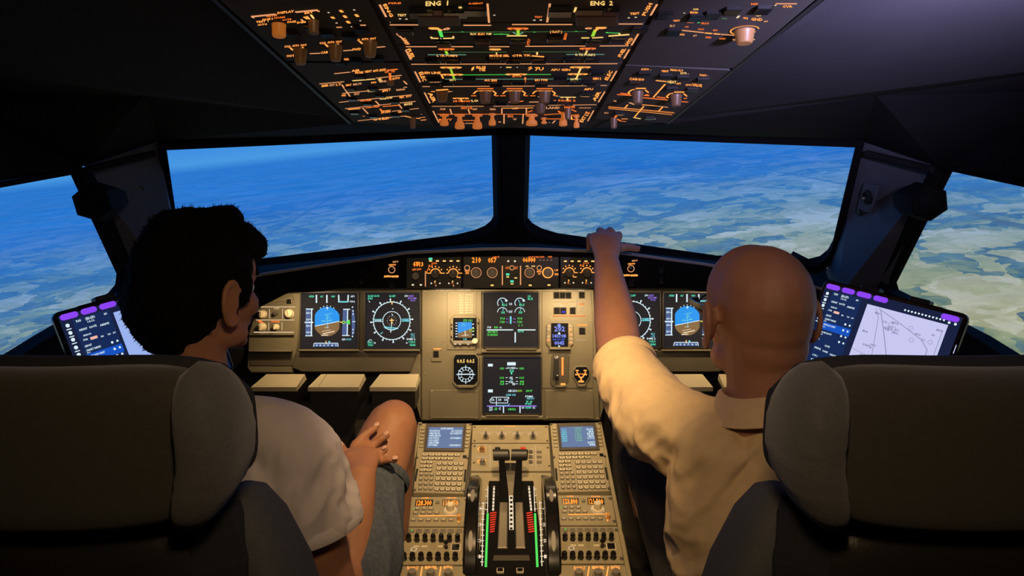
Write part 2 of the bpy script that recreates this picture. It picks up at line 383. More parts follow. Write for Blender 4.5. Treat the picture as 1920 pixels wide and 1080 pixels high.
# header above the windshields up to the ceiling, both sides
for sg, wp, px in ((-1, WL, lambda x: x), (1, WR, lambda x: 2*CX-x)):
    mb = MB()
    top = [wp.at(px(925), 240), wp.at(px(700), 250), wp.at(px(500), 259), wp.at(px(300), 264)]
    lip = [PY(px(950), 240, 1.90), PY(px(800), 236, 1.86), PY(px(655), 232, 1.72), PY(px(270), 180, 1.56)]
    for i in range(3): quadmesh(mb, [top[i], top[i+1], lip[i+1], lip[i]], 'shell', 0.01)
    # side header above the side window
    sp = SL if sg < 0 else SR
    st = [wp.at(px(300), 264), sp.at(px(155), 312), sp.at(px(-60), 342), sp.at(px(-330), 395)]
    sl = [PY(px(270), 180, 1.56), V((sg*1.10, 1.40, 1.675)), V((sg*1.16, 0.9, 1.72)), V((sg*1.2, 0.2, 1.8))]
    for i in range(3): quadmesh(mb, [st[i], st[i+1], sl[i+1], sl[i]], 'shell', 0.01)
    struct('trim_2' if sg < 0 else 'trim_3', mb)['label'] = 'dark header lining above the %s windows' % ('left' if sg < 0 else 'right')
    # ceiling side slabs
    mb = MB()
    oc = [OVH.at(px(655), 226), OVH.at(px(414), 0), OVH.at(px(300), -106)]
    quadmesh(mb, [PY(px(655), 232, 1.72), PY(px(270), 180, 1.56), V((sg*1.10, 1.40, 1.675)), V((sg*1.16, 0.9, 1.74)), oc[1]+V((0,0,.004)), oc[0]+V((0,0,.004))], 'ceiling_lining')
    quadmesh(mb, [oc[1]+V((0,0,.004)), V((sg*1.16, 0.9, 1.74)), V((sg*1.2, -0.9, 1.86)), V((sg*0.40, -0.9, 2.10)), oc[2]+V((0,0,.004))], 'ceiling_lining')
    struct('ceiling_lining_left' if sg < 0 else 'ceiling_lining_right', mb)['label'] = 'grey ceiling lining %s of the overhead panel' % ('left' if sg < 0 else 'right')
    # window pillar
    mb = MB()
    P = [wp.at(px(297), 266), wp.at(px(303), 300), wp.at(px(325), 400), wp.at(px(365), 512), PY(px(345), 560, 2.0), PY(px(255), 600, 1.95),
         sp.at(px(246), 520), sp.at(px(205), 424), sp.at(px(165), 330), sp.at(px(158), 314)]
    quadmesh(mb, P, 'pillar_trim', 0.02)
    o = struct('trim_4' if sg < 0 else 'trim_5', mb); o['label'] = 'grey-blue %s pillar between windshield and side window' % ('left' if sg < 0 else 'right')
    # slim roll at the head of the pillar
    mb = MB(); A = PY(px(165), 318, 1.72); B = PY(px(288), 288, 1.90)
    d = (B-A).normalized(); u = V((0,0,1)); n_ = d.cross(u)
    mb.loop([[p + u*0.009*math.sin(t*math.pi/4) + n_*0.008*math.cos(t*math.pi/4) for t in range(8)] for p in (A, A.lerp(B, .5), B)], 'shell')
    ob('grab_rail', mb, o, True)
    # plate with round air outlet
    plp = pl3(wp.at(px(303), 300), wp.at(px(325), 400), PY(px(255), 400, 1.9)); 
    mb = MB(); mb.poly(plp, [(px(262), 348), (px(292), 342), (px(306), 395), (px(280), 400)], 0.0, 0.006, 'pillar_trim', 0.003)
    pp = ob('outlet_plate', mb, o)
    mb = MB(); mb.cyl(plp.M(px(283), 368, 0.006), [(0.020, 0), (0.020, 0.006), (0.015, 0.007), (0.012, 0.001)], 'black_plastic', 20)
    ob('air_outlet', mb, pp, True)
    if sg > 0:
        mb = MB(); mb.cyl(plp.M(px(297), 397, 0.004), [(0.010, 0), (0.010, 0.005), (0.007, 0.006)], 'black_plastic', 14); ob('jack_socket', mb, pp, True)
    # walls, lower side
    mb = MB()
    sb = [sp.at(px(-260), 862), sp.at(px(90), 640), sp.at(px(225), 560), PY(px(255), 560, 1.95), wp.at(px(345), 512)]
    lo = [V((sg*1.05, 0.9, 0.75)), V((sg*1.05, 1.3, 0.75)), V((sg*1.0, 1.8, 0.75)), V((sg*0.95, 2.0, 0.75)), V((sg*0.85, 2.2, 0.75))]
    for i in range(4): quadmesh(mb, [sb[i], sb[i+1], lo[i+1], lo[i]], 'shell', 0.01)
    quadmesh(mb, [sp.at(px(-330), 400), sp.at(px(-260), 862), V((sg*1.05, 0.9, 0.75)), V((sg*1.1, -0.9, 0.75)), V((sg*1.2, -0.9, 1.86)), V((sg*1.2, 0.2, 1.80))], 'shell', 0.01)
    quadmesh(mb, [V((sg*1.05, 0.9, 0.75)), V((sg*1.1, -0.9, 0.75)), V((sg*1.1, -0.9, 0)), V((sg*1.05, 0.9, 0))], 'shell')
    for i in range(4): quadmesh(mb, [lo[i], lo[i+1], V((lo[i+1].x, lo[i+1].y, 0)), V((lo[i].x, lo[i].y, 0))], 'shell')
    quadmesh(mb, [sb[4], wp.at(px(345), 512) + V((0, 0.35, 0.01)), V((sg*0.7, 2.62, 0.75)), lo[4]], 'shell')
    quadmesh(mb, [lo[4], V((sg*0.7, 2.62, 0.75)), V((sg*0.7, 2.62, 0)), V((lo[4].x, lo[4].y, 0))], 'shell')
    struct('wall_left' if sg < 0 else 'wall_right', mb)
mb = MB(); quadmesh(mb, [V((-1.3, -0.9, 0)), V((1.3, -0.9, 0)), V((1.3, 2.7, 0)), V((-1.3, 2.7, 0))], 'carpet', 0.02); struct('floor', mb)
mb = MB(); quadmesh(mb, [V((-1.3, -0.9, 0)), V((1.3, -0.9, 0)), V((1.3, -0.9, 2.2)), V((-1.3, -0.9, 2.2))], 'shell', 0.02); struct('wall_back', mb)
mb = MB(); quadmesh(mb, [V((-1.0, 2.6, 0)), V((1.0, 2.6, 0)), V((1.0, 2.6, 1.06)), V((-1.0, 2.6, 1.06))], 'shell', 0.02); struct('wall_front', mb)
mb = MB(); quadmesh(mb, [V((-0.42, -0.9, 2.10)), V((0.42, -0.9, 2.10)), OVH.at(2*CX-300, -106, -0.006), OVH.at(300, -106, -0.006)], 'ceiling_lining', 0.02); struct('ceiling', mb)
# faceted black housings on the pillars
for sg, sp, px, nm in ((-1, SL, lambda x: x, 'left'), (1, SR, lambda x: 2*CX-x, 'right')):
    base = PY(px(205), 375, 1.74); tip = PY(px(172), 380, 1.60)
    d = (tip-base).normalized(); u = V((0, 0, 1)); r_ = d.cross(u).normalized(); u = r_.cross(d)
    root = thing('faceted_housing', 'black faceted housing jutting from the %s window pillar into the side window' % nm, 'housing', base)
    def hx(c, r, k=1.0): return [c + (r_*math.cos(a)*k + u*math.sin(a))*r for a in [math.radians(20+60*i) for i in range(6)]]
    mb = MB(); mb.loop([hx(base - d*0.06, 0.030), hx(base, 0.036), hx(base+d*0.05, 0.044), hx(tip, 0.040), hx(tip+d*0.006, 0.034)], 'black_rubber'); ob('housing_body', mb, root)
    mb = MB(); mb.loop([hx(tip+d*0.006, 0.026), hx(tip+d*0.010, 0.024)], 'gloss_black'); ob('front_cap', mb, root)
# lamp fixtures

# ================================================================ PROJECTION SCREEN
NRM = V((-0.105, 0.0, 1.0)).normalized()
def screen_material():
    m = bpy.data.materials.new('projected_terrain'); n, l = nodes(m)
    for x in list(n): n.remove(x)
    def N(t, **k):
        x = n.new('ShaderNode' + t)
        for a, b in k.items(): setattr(x, a, b)
        return x
    def vm(op, a, b=None, sc=None):
        x = N('VectorMath', operation=op)
        for i, q in enumerate((a, b)):
            if q is None: continue
            if isinstance(q, (tuple, Vector)): x.inputs[i].default_value = q
            else: l.new(q, x.inputs[i])
        if sc is not None:
            if isinstance(sc, (int, float)): x.inputs['Scale'].default_value = sc
            else: l.new(sc, x.inputs['Scale'])
        return x.outputs['Value'] if op in ('DOT_PRODUCT', 'LENGTH') else x.outputs['Vector']
    def ma(op, a, b=0.0, c=0.0, cl=False):
        x = N('Math', operation=op); x.use_clamp = cl
        for i, q in enumerate((a, b, c)):
            if isinstance(q, (int, float)): x.inputs[i].default_value = q
            else: l.new(q, x.inputs[i])
        return x.outputs[0]
    def ramp(f, st):
        x = N('ValToRGB'); e = x.color_ramp.elements
        while len(e) < len(st): e.new(0.5)
        for k, (p, c) in enumerate(st): e[k].position = p; e[k].color = (*c, 1)
        l.new(f, x.inputs[0]); return x.outputs[0]
    def mix(f, a, b):
        x = N('Mix', data_type='RGBA')
        if isinstance(f, float): x.inputs[0].default_value = f
        else: l.new(f, x.inputs[0])
        for i, q in ((6, a), (7, b)):
            if isinstance(q, tuple): x.inputs[i].default_value = (*q, 1)
            else: l.new(q, x.inputs[i])
        return x.outputs[2]
    def noi(v, s, d=4, r=0.55):
        x = N('TexNoise'); x.inputs['Scale'].default_value = s; x.inputs['Detail'].default_value = d; x.inputs['Roughness'].default_value = r
        l.new(v, x.inputs['Vector']); return x
    tc = N('TexCoord')
    d = vm('NORMALIZE', vm('SUBTRACT', tc.outputs['Object'], (0.0, 0.3, 1.6)))
    el = vm('DOT_PRODUCT', d, tuple(NRM))
    dep = ma('MAXIMUM', ma('MULTIPLY', el, -1.0), 0.004)
    g = vm('SCALE', d, sc=ma('POWER', dep, -0.72))
    dist = ma('DIVIDE', 1.0, dep)
    nz = noi(g, 1.7, 5)
    gw = vm('ADD', g, vm('SCALE', vm('SUBTRACT', nz.outputs['Color'], (0.5, 0.5, 0.5)), sc=0.55))
    vo = N('TexVoronoi'); vo.inputs['Scale'].default_value = 5.6; l.new(gw, vo.inputs['Vector'])
    sep = N('SeparateColor'); l.new(vo.outputs['Color'], sep.inputs[0])
    vo2 = N('TexVoronoi'); vo2.inputs['Scale'].default_value = 14.0; l.new(gw, vo2.inputs['Vector'])
    sep2 = N('SeparateColor'); l.new(vo2.outputs['Color'], sep2.inputs[0])
    big = noi(g, 0.9, 6, 0.6); big2 = noi(gw, 4.5, 5, 0.6); fine = noi(gw, 20, 5, 0.65)
    f1 = ma('ADD', ma('MULTIPLY', sep.outputs[0], 0.55), ma('MULTIPLY', sep2.outputs[1], 0.30))
    f2 = ma('ADD', f1, ma('MULTIPLY', ma('SUBTRACT', big.outputs['Fac'], 0.5), 1.3))
    f3 = ma('ADD', f2, ma('MULTIPLY', ma('SUBTRACT', big2.outputs['Fac'], 0.5), 0.45))
    land = ramp(f3, [(0.10, (0.025, 0.085, 0.13)), (0.26, (0.04, 0.14, 0.19)), (0.34, (0.13, 0.20, 0.12)), (0.46, (0.33, 0.36, 0.16)), (0.62, (0.44, 0.42, 0.23)), (0.85, (0.60, 0.58, 0.44))])
    land = mix(0.22, land, ramp(fine.outputs['Fac'], [(0.3, (0.05, 0.10, 0.10)), (0.7, (0.55, 0.54, 0.36))]))
    # roads
    wv = N('TexWave', wave_type='BANDS'); wv.inputs['Scale'].default_value = 0.16; wv.inputs['Distortion'].default_value = 3.0; wv.inputs['Detail Scale'].default_value = 0.6
    l.new(g, wv.inputs['Vector'])
    rd = ma('LESS_THAN', wv.outputs['Fac'], 0.0012)
    land = mix(ma('MULTIPLY', rd, 0.7), land, (0.10, 0.12, 0.12))
    # blue distance haze inside the pictured landscape
    hz = ma('SUBTRACT', 1.0, ma('POWER', 2.718, ma('MULTIPLY', ma('POWER', ma('MAXIMUM', ma('MULTIPLY', ma('SUBTRACT', dist, 2.2), 0.150), 0.0), 1.64), -1.0)), cl=True)
    hz2 = ma('MULTIPLY', ma('MAXIMUM', hz, 0.0), 0.93)
    hcol = ramp(hz, [(0.0, (0.10, 0.34, 0.66)), (0.5, (0.035, 0.24, 0.68)), (0.93, (0.014, 0.17, 0.64)), (1.0, (0.016, 0.19, 0.66))])
    tint = mix(ma('MULTIPLY', ma('SUBTRACT', ma('MULTIPLY', hz, 2.2), 0.2, cl=True), 0.85, cl=True), land, vm('MULTIPLY', land, (0.62, 0.95, 1.75)))
    ground = mix(hz2, tint, hcol)
    streak = noi(vm('MULTIPLY', g, (0.8, 1.2, 1.0)), 1.6, 6, 0.6)
    ground = vm('SCALE', ground, sc=ma('ADD', 0.76, ma('MULTIPLY', streak.outputs['Fac'], 0.48)))
    # sky above the horizon with a paler band on it
    sky = ramp(el, [(0.0, (0.07, 0.33, 0.76)), (0.012, (0.06, 0.30, 0.76)), (0.04, (0.032, 0.23, 0.74)), (0.5, (0.04, 0.22, 0.70))])
    above = ma('MULTIPLY', ma('ADD', el, 0.010), 90.0, cl=True)
    col = mix(above, ground, sky)
    e = N('Emission'); l.new(col, e.inputs[0]); e.inputs[1].default_value = 1.0
    o = N('OutputMaterial'); l.new(e.outputs[0], o.inputs[0])
    MAT['projected_terrain'] = m
screen_material()
mb = MB(); R = 4.0; rings = []
na = 64
for k, z in enumerate((-2.2, -1.2, -0.4, 0.4, 1.2, 2.0, 2.8, 3.6)):
    rings.append([(R*math.sin(a), 0.3 + R*math.cos(a), z) for a in [math.radians(-115 + 230*i/na) for i in range(na+1)]])
vs = [p for r in rings for p in r]; m_ = na+1
mb.add(vs, [(k*m_+i, k*m_+i+1, (k+1)*m_+i+1, (k+1)*m_+i) for k in range(7) for i in range(na)], 'projected_terrain')
o = ob('projection_screen', mb, None, True, fix=False)
tag(o, 'curved simulator screen outside the windows showing hazy blue farmland from the air', 'screen')
# ================================================================ GLARESHIELD, INSTRUMENT PANEL, DISPLAYS
def mpx(pts): return [(2*CX - x, y) for x, y in pts]
random.seed(5)
# ---- glareshield: hood with padded top edge
gl = thing('glareshield', 'black padded glareshield hood with controls running across under the windshield', 'glareshield', (0, 2.0, 1.17))
top = [(330, 556), (420, 530), (495, 514), (600, 498), (700, 484), (760, 474), (905, 467), (957, 466), (1010, 467), (1155, 473), (1215, 481), (1320, 495), (1420, 513), (1500, 530), (1590, 556)]
bot = [(330, 640), (420, 610), (480, 580), (540, 549), (640, 546), (700, 545), (905, 543), (957, 543), (1010, 543), (1215, 545), (1275, 546), (1375, 549), (1435, 580), (1500, 610), (1590, 640)]
def gY(x): return 2.0 - max(0, (abs(x - CX) - 330)) / 300 * 0.16
mb = MB(); secs = []
def sill(x):
    k = abs(x - CX)
    wp = WL if x < CX else WR
    if k < 618: y = 455 + max(0, k - 45) * 0.100; return wp.at(x, y) + V((0, 0.0, 0))
    return PY(x, 530 + (k - 618)*0.4, gY(x) + 0.12)
for (x, y), (bx, by) in zip(top, bot):
    Y = gY(x); a = PY(x, y, Y); b = PY(bx, by, gY(bx) + 0.01)
    secs.append([b + V((0, 0.05, -0.0)), b, a - V((0, 0, .010)), a + V((0, .003, -.002)), a + V((0, .012, 0)), a.lerp(sill(x), 0.5) + V((0, 0, 0.003)), sill(x), sill(x) - V((0, 0, 0.1))])
mb.loop(secs, 'glare_black', True, True); ob('hood', mb, gl, True)
mb = MB()
for i in range(len(top) - 1):
    a = PY(*top[i], gY(top[i][0])); b = PY(*top[i+1], gY(top[i+1][0])); d = (b - a).normalized(); u = V((0, 0, 1)); k = V((0, 1, 0))
    mb.loop([[p + k*0.0045*math.cos(t*math.pi/3) + u*0.0045*math.sin(t*math.pi/3) for t in range(6)] for p in (a, b)], 'steel_dim')
ob('edge_trim', mb, gl, True)
# ---- control panels in the glareshield
G = GLA
def ring_knob(parent, q, x, y, r, mat='knob_grey', glow='e_line', w=0.0016, h=0.012, name='selector_knob', rk=0.78):
    """round knob with an illuminated ring around its foot; r in metres"""
    M = q.M(x, y, 0.004)
    mb = MB(); mb.cyl(M, [(r*rk, -0.002), (r*rk, h*0.7), (r*rk*0.92, h), (r*rk*0.6, h)], mat, 20)
    mb.box(M @ Matrix.Translation((0, r*rk*0.55, 0)), r*0.12, r*0.5, h, h+0.0006, 'print_white')
    k = ob(name, mb, parent, True)
    if glow:
        g = MB(); g.ring(M, r - w, r, glow, 0.0003); ob('lit_ring', g, k, False, 'glowing amber ring')
    return k
fcu = thing('flight_control_unit', 'central black glareshield control unit with amber digits and round knobs', 'control panel', G.at(957, 540))
mb = MB(); mb.poly(G, [(868, 478), (1048, 478), (1048, 540), (868, 540)], -0.002, 0.004, 'black_plastic', 0.0015); ob('face_plate', mb, fcu)
efl = thing('glareshield_control_panel', 'black control panel with lit selector arcs on the left side of the glareshield', 'control panel', G.at(820, 540))
mb = MB(); mb.poly(G, [(762, 478), (866, 478), (866, 540), (762, 540)], -0.002, 0.004, 'black_plastic', 0.0015); ob('face_plate', mb, efl)
efr = thing('glareshield_control_panel', 'black control panel with lit selector arcs behind the raised forearm of the bald man', 'control panel', G.at(1095, 540))
mb = MB(); mb.poly(G, [(1050, 478), (1154, 478), (1154, 540), (1050, 540)], -0.002, 0.004, 'black_plastic', 0.0015); ob('face_plate', mb, efr)
def lit(parent, items, q, name='lettering', h=0.0045):
    mb = MB()
    for it in items:
        k = it[0]
        if k == 'T': mb.text(q, it[1], it[2], it[3], it[4], h, it[5])
        elif k == 'L': mb.line(q, it[1], it[2], it[3], h, it[4])
        elif k == 'R': mb.ring(q.M(*it[1]), it[2], it[3], it[4], h, a0=it[5] if len(it) > 5 else 0, a1=it[6] if len(it) > 6 else 360)
        elif k == 'D': mb.disc(q.M(*it[1]), it[2], it[3], h)
    return ob(name, mb, parent)
U = lambda k: (0, -k)
def push(parent, q, x, y, wx, wy, mat='black_plastic', lamp=None, lx=0.7, ly=0.35, dy=0.0, name='push_button', h=0.007, h0=0.0):
    M = q.M(x, y, h0); mb = MB(); mb.box(M, wx, wy, 0, h, mat, r=min(wx, wy)*0.12, ch=0.001)
    b = ob(name, mb, parent)
    if lamp:
        g = MB(); g.box(M @ Matrix.Translation((0, dy, 0)), wx*lx, wy*ly, h, h+0.0005, lamp); ob('lamp', g, b)
    return b
# left controls
its = [('T', 'ATT', (775, 497), (787, 497), U(6), 'e_hot'), ('T', '1013', (777, 499.5), (794, 499), U(7.5), 'e_hot'), ('T', 'QFE QNH', (773, 507), (790, 506), U(3.4), 'e_orange'),
       ('L', (798, 508), (798, 537), 0.0026, 'e_line'), ('T', 'ILS', (804, 500), (812, 499), U(3.5), 'e_orange'), ('T', 'VOR', (809, 496), (820, 494.5), U(3.5), 'e_orange'),
       ('L', (800, 511), (805, 500), 0.0018, 'e_orange'), ('L', (800, 512), (808, 512), 0.0022, 'e_amber')]
for cx in (817, 850):
    its += [('R', (cx, 513), 0.0125, 0.0150, 'e_amber', 5, 175), ('L', (cx+9, 512), (cx+17, 512), 0.0022, 'e_amber'), ('L', (cx-10, 512), (cx-13, 512), 0.0022, 'e_amber')]
    for a in (35, 62, 90, 118, 145): its.append(('D', (cx + 13.5*math.cos(math.radians(a)), 513 - 13.5*math.sin(math.radians(a))), 0.0019, 'e_amber'))
    its += [('L', (cx-1, 526), (cx-1, 529), 0.003, 'e_yellow'), ('R', (cx, 531), 0.0024, 0.0044, 'e_orange', 90, 290), ('D', (cx-8, 531), 0.0022, 'e_cream'), ('D', (cx+8, 531), 0.0022, 'e_cream'), ('L', (cx, 535), (cx+1.5, 536), 0.004, 'e_line')]
its += [('L', (858, 513), (857, 519), 0.0022, 'e_amber'), ('L', (857, 519.5), (864, 520), 0.0024, 'e_amber')]
lit(efl, its, G)
its = []
for cx in (1067, 1100):
    its += [('R', (cx, 511), 0.0125, 0.0150, 'e_amber', 5, 175), ('L', (cx+9, 511), (cx+16, 511), 0.0022, 'e_amber'), ('L', (cx-10, 511), (cx-13, 511), 0.0022, 'e_amber')]
    for a in (35, 62, 90, 118, 145): its.append(('D', (cx + 13.5*math.cos(math.radians(a)), 511 - 13.5*math.sin(math.radians(a))), 0.0019, 'e_amber'))
    its += [('L', (cx-1, 524), (cx-1, 527), 0.003, 'e_yellow'), ('R', (cx, 530), 0.0024, 0.0044, 'e_orange', 90, 290), ('D', (cx-8, 530), 0.0022, 'e_cream'), ('D', (cx+8, 530), 0.0022, 'e_cream')]
its += [('T', 'ILS', (1087, 499), (1095, 499), U(3.5), 'e_orange'), ('T', 'VOR', (1093, 495), (1104, 494), U(3.5), 'e_orange'), ('L', (1075, 512), (1074, 518), 0.0022, 'e_amber'), ('L', (1074, 519), (1081, 519), 0.0024, 'e_amber'),
        ('T', '1013', (1127, 499), (1146, 499), U(7.5), 'e_hot'), ('L', (1120, 508), (1120, 537), 0.0026, 'e_line')]
lit(efr, its, G)
for k in range(5):
    push(efl, G, 808 + k*12.8, 487.5, 0.012, 0.013, lamp='e_yellow', dy=-0.0022, ly=0.3, name='push_button', h0=0.003)
    push(efr, G, 1059.5 + k*12.8, 488, 0.012, 0.013, lamp='e_yellow', dy=-0.0022, ly=0.3, name='push_button', h0=0.003)
mb = MB(); mb.box(G.M(808, 485, 0.0095), 0.010, 0.006, 0.0, 0.0012, 'e_mint'); ob('indicator_lamp', mb, efl, label='green indicator lamp')
for cx, p in ((817, efl), (850, efl), (1067, efr), (1100, efr)):
    ring_knob(p, G, cx, 513 if cx < 900 else 511, 0.0155, 'knob_dark', None, h=0.014, name='selector_knob')
    mb = MB(); mb.cyl(G.M(cx, 531, 0.004), [(0.003, 0), (0.0022, 0.008), (0.003, 0.012)], 'knob_grey', 10); ob('toggle_switch', mb, p, True)
ring_knob(efl, G, 780, 517, 0.0125, 'knob_grey', None, name='selector_knob', rk=0.8)
ring_knob(efr, G, 1135, 516, 0.0125, 'knob_grey', None, name='selector_knob', rk=0.8)
for x in (775, 790): push(efl, G, x, 533.5, 0.009, 0.010, lamp='e_cream', ly=0.4, h0=0.003)
# centre
its = [('T', '210', (885, 492), (902, 492), U(9.5), 'e_hot'), ('T', '057', (915, 492), (931, 492), U(8.5), 'e_hot'), ('T', 'HDG', (924, 484), (936, 482.6), U(3), 'e_orange'), ('T', '06000', (980, 491), (1004, 491), U(8), 'e_hot'),
       ('T', 'ALT LVL/CH', (990, 483.5), (1020, 483), U(3), 'e_orange'), ('T', 'V/S', (1027, 483), (1035, 483), U(3.4), 'e_orange'), ('T', '- - - -', (1011, 488.6), (1035, 488.6), U(3), 'e_line'),
       ('T', 'SPD', (873, 513.6), (880, 513.6), U(3.6), 'e_amber'), ('T', 'MACH', (872, 509), (881, 509), U(3), 'e_amber'), ('R', (876, 502), 0.0058, 0.0076, 'e_line'),
       ('L', (942, 498), (942, 534), 0.0030, 'e_line'), ('L', (976, 498), (976, 534), 0.0030, 'e_line'), ('T', 'LOC', (948, 504), (955, 504), U(4.6), 'e_orange'), ('T', 'ALT', (965, 504), (971, 504), U(4.4), 'e_orange'),
       ('R', (960, 502), 0.0050, 0.0068, 'e_line'), ('D', (953, 489.5), 0.0028, 'e_cream'), ('D', (965.5, 489.5), 0.0028, 'e_cream'),
       ('T', '100', (986, 500.5), (991, 500.5), U(3.2), 'e_yellow'), ('T', '1000', (996.5, 500.5), (1003.5, 500.5), U(3.2), 'e_yellow'), ('R', (1011, 502), 0.0052, 0.0072, 'e_line'),
       ('T', 'METRIC', (1006.5, 510.5), (1016, 510.5), U(3), 'e_amber'), ('T', 'ALT', (1008.5, 514.5), (1014, 514.5), U(2.8), 'e_amber'), ('T', 'UP', (1039.5, 508), (1047, 508), U(3), 'e_amber'), ('T', 'DN', (1040, 516), (1046.5, 516), U(4), 'e_amber')]
lit(fcu, its, G)
ring_knob(fcu, G, 893, 511, 0.0145, glow='e_line'); ring_knob(fcu, G, 923, 511, 0.0145, glow='e_line'); ring_knob(fcu, G, 993, 511, 0.0140, glow='e_line'); ring_knob(fcu, G, 1027, 511, 0.0155, glow='e_amber', w=0.0032)
for x, y in ((923, 533), (994, 533), (1029, 532.5)): push(fcu, G, x, y, 0.012, 0.012, lamp='e_yellow', ly=0.35, dy=-0.002, h0=0.003)
for x, y, g in ((952, 516, 1), (967, 518, 0), (960, 529, 1)):
    push(fcu, G, x, y, 0.011, 0.013, lamp='e_yellow', ly=0.25, dy=-0.004, h0=0.003)
    if g: mb = MB(); mb.box(G.M(x, y - 2, 0.010), 0.0095, 0.0055, 0, 0.0012, 'e_mint'); ob('indicator_lamp', mb, fcu, label='green indicator lamp')
# outer small print with rings on the hood, left and right
for sg, nm in ((0, 'left'), (1, 'right')):
    f = (lambda p: p) if sg == 0 else (lambda p: (p[0] + 447.5, p[1] - 2))
    its = [('T', 'MSG', f((737, 492.5)), f((747, 491.5)), U(3), 'e_line'), ('T', 'CHRONO', f((729, 498.5)), f((743, 497.5)), U(3.2), 'e_amber'), ('R', f((735, 505.5)), 0.0078, 0.0098, 'e_line'),
           ('T', 'AUTO LAND', f((720, 520)), f((748, 520)), U(4), 'e_amber'), ('L', f((721, 518)), f((748, 518)), 0.0028, 'e_amber')]
    o = lit(gl, its, G, 'lettering', 0.004)
    mb = MB(); mb.box(G.M(*f((735, 532)), 0.0), 0.017, 0.017, 0, 0.006, 'gloss_black', 0.001, 0.001); ob('warning_light', mb, gl)
    mb = MB(); mb.cyl(G.M(*f((735, 505.5)), 0), [(0.007, 0), (0.007, 0.008), (0.0055, 0.009)], 'gloss_black', 16); ob('push_button', mb, gl, True)
    for dx in (-57,):
        for yy in (508, 525): mb = MB(); mb.box(G.M(*((735+dx if sg == 0 else 1182 + 57), yy), 0.0), 0.013, 0.016, 0, 0.008, 'gloss_black', 0.001, 0.001); ob('warning_light', mb, gl)

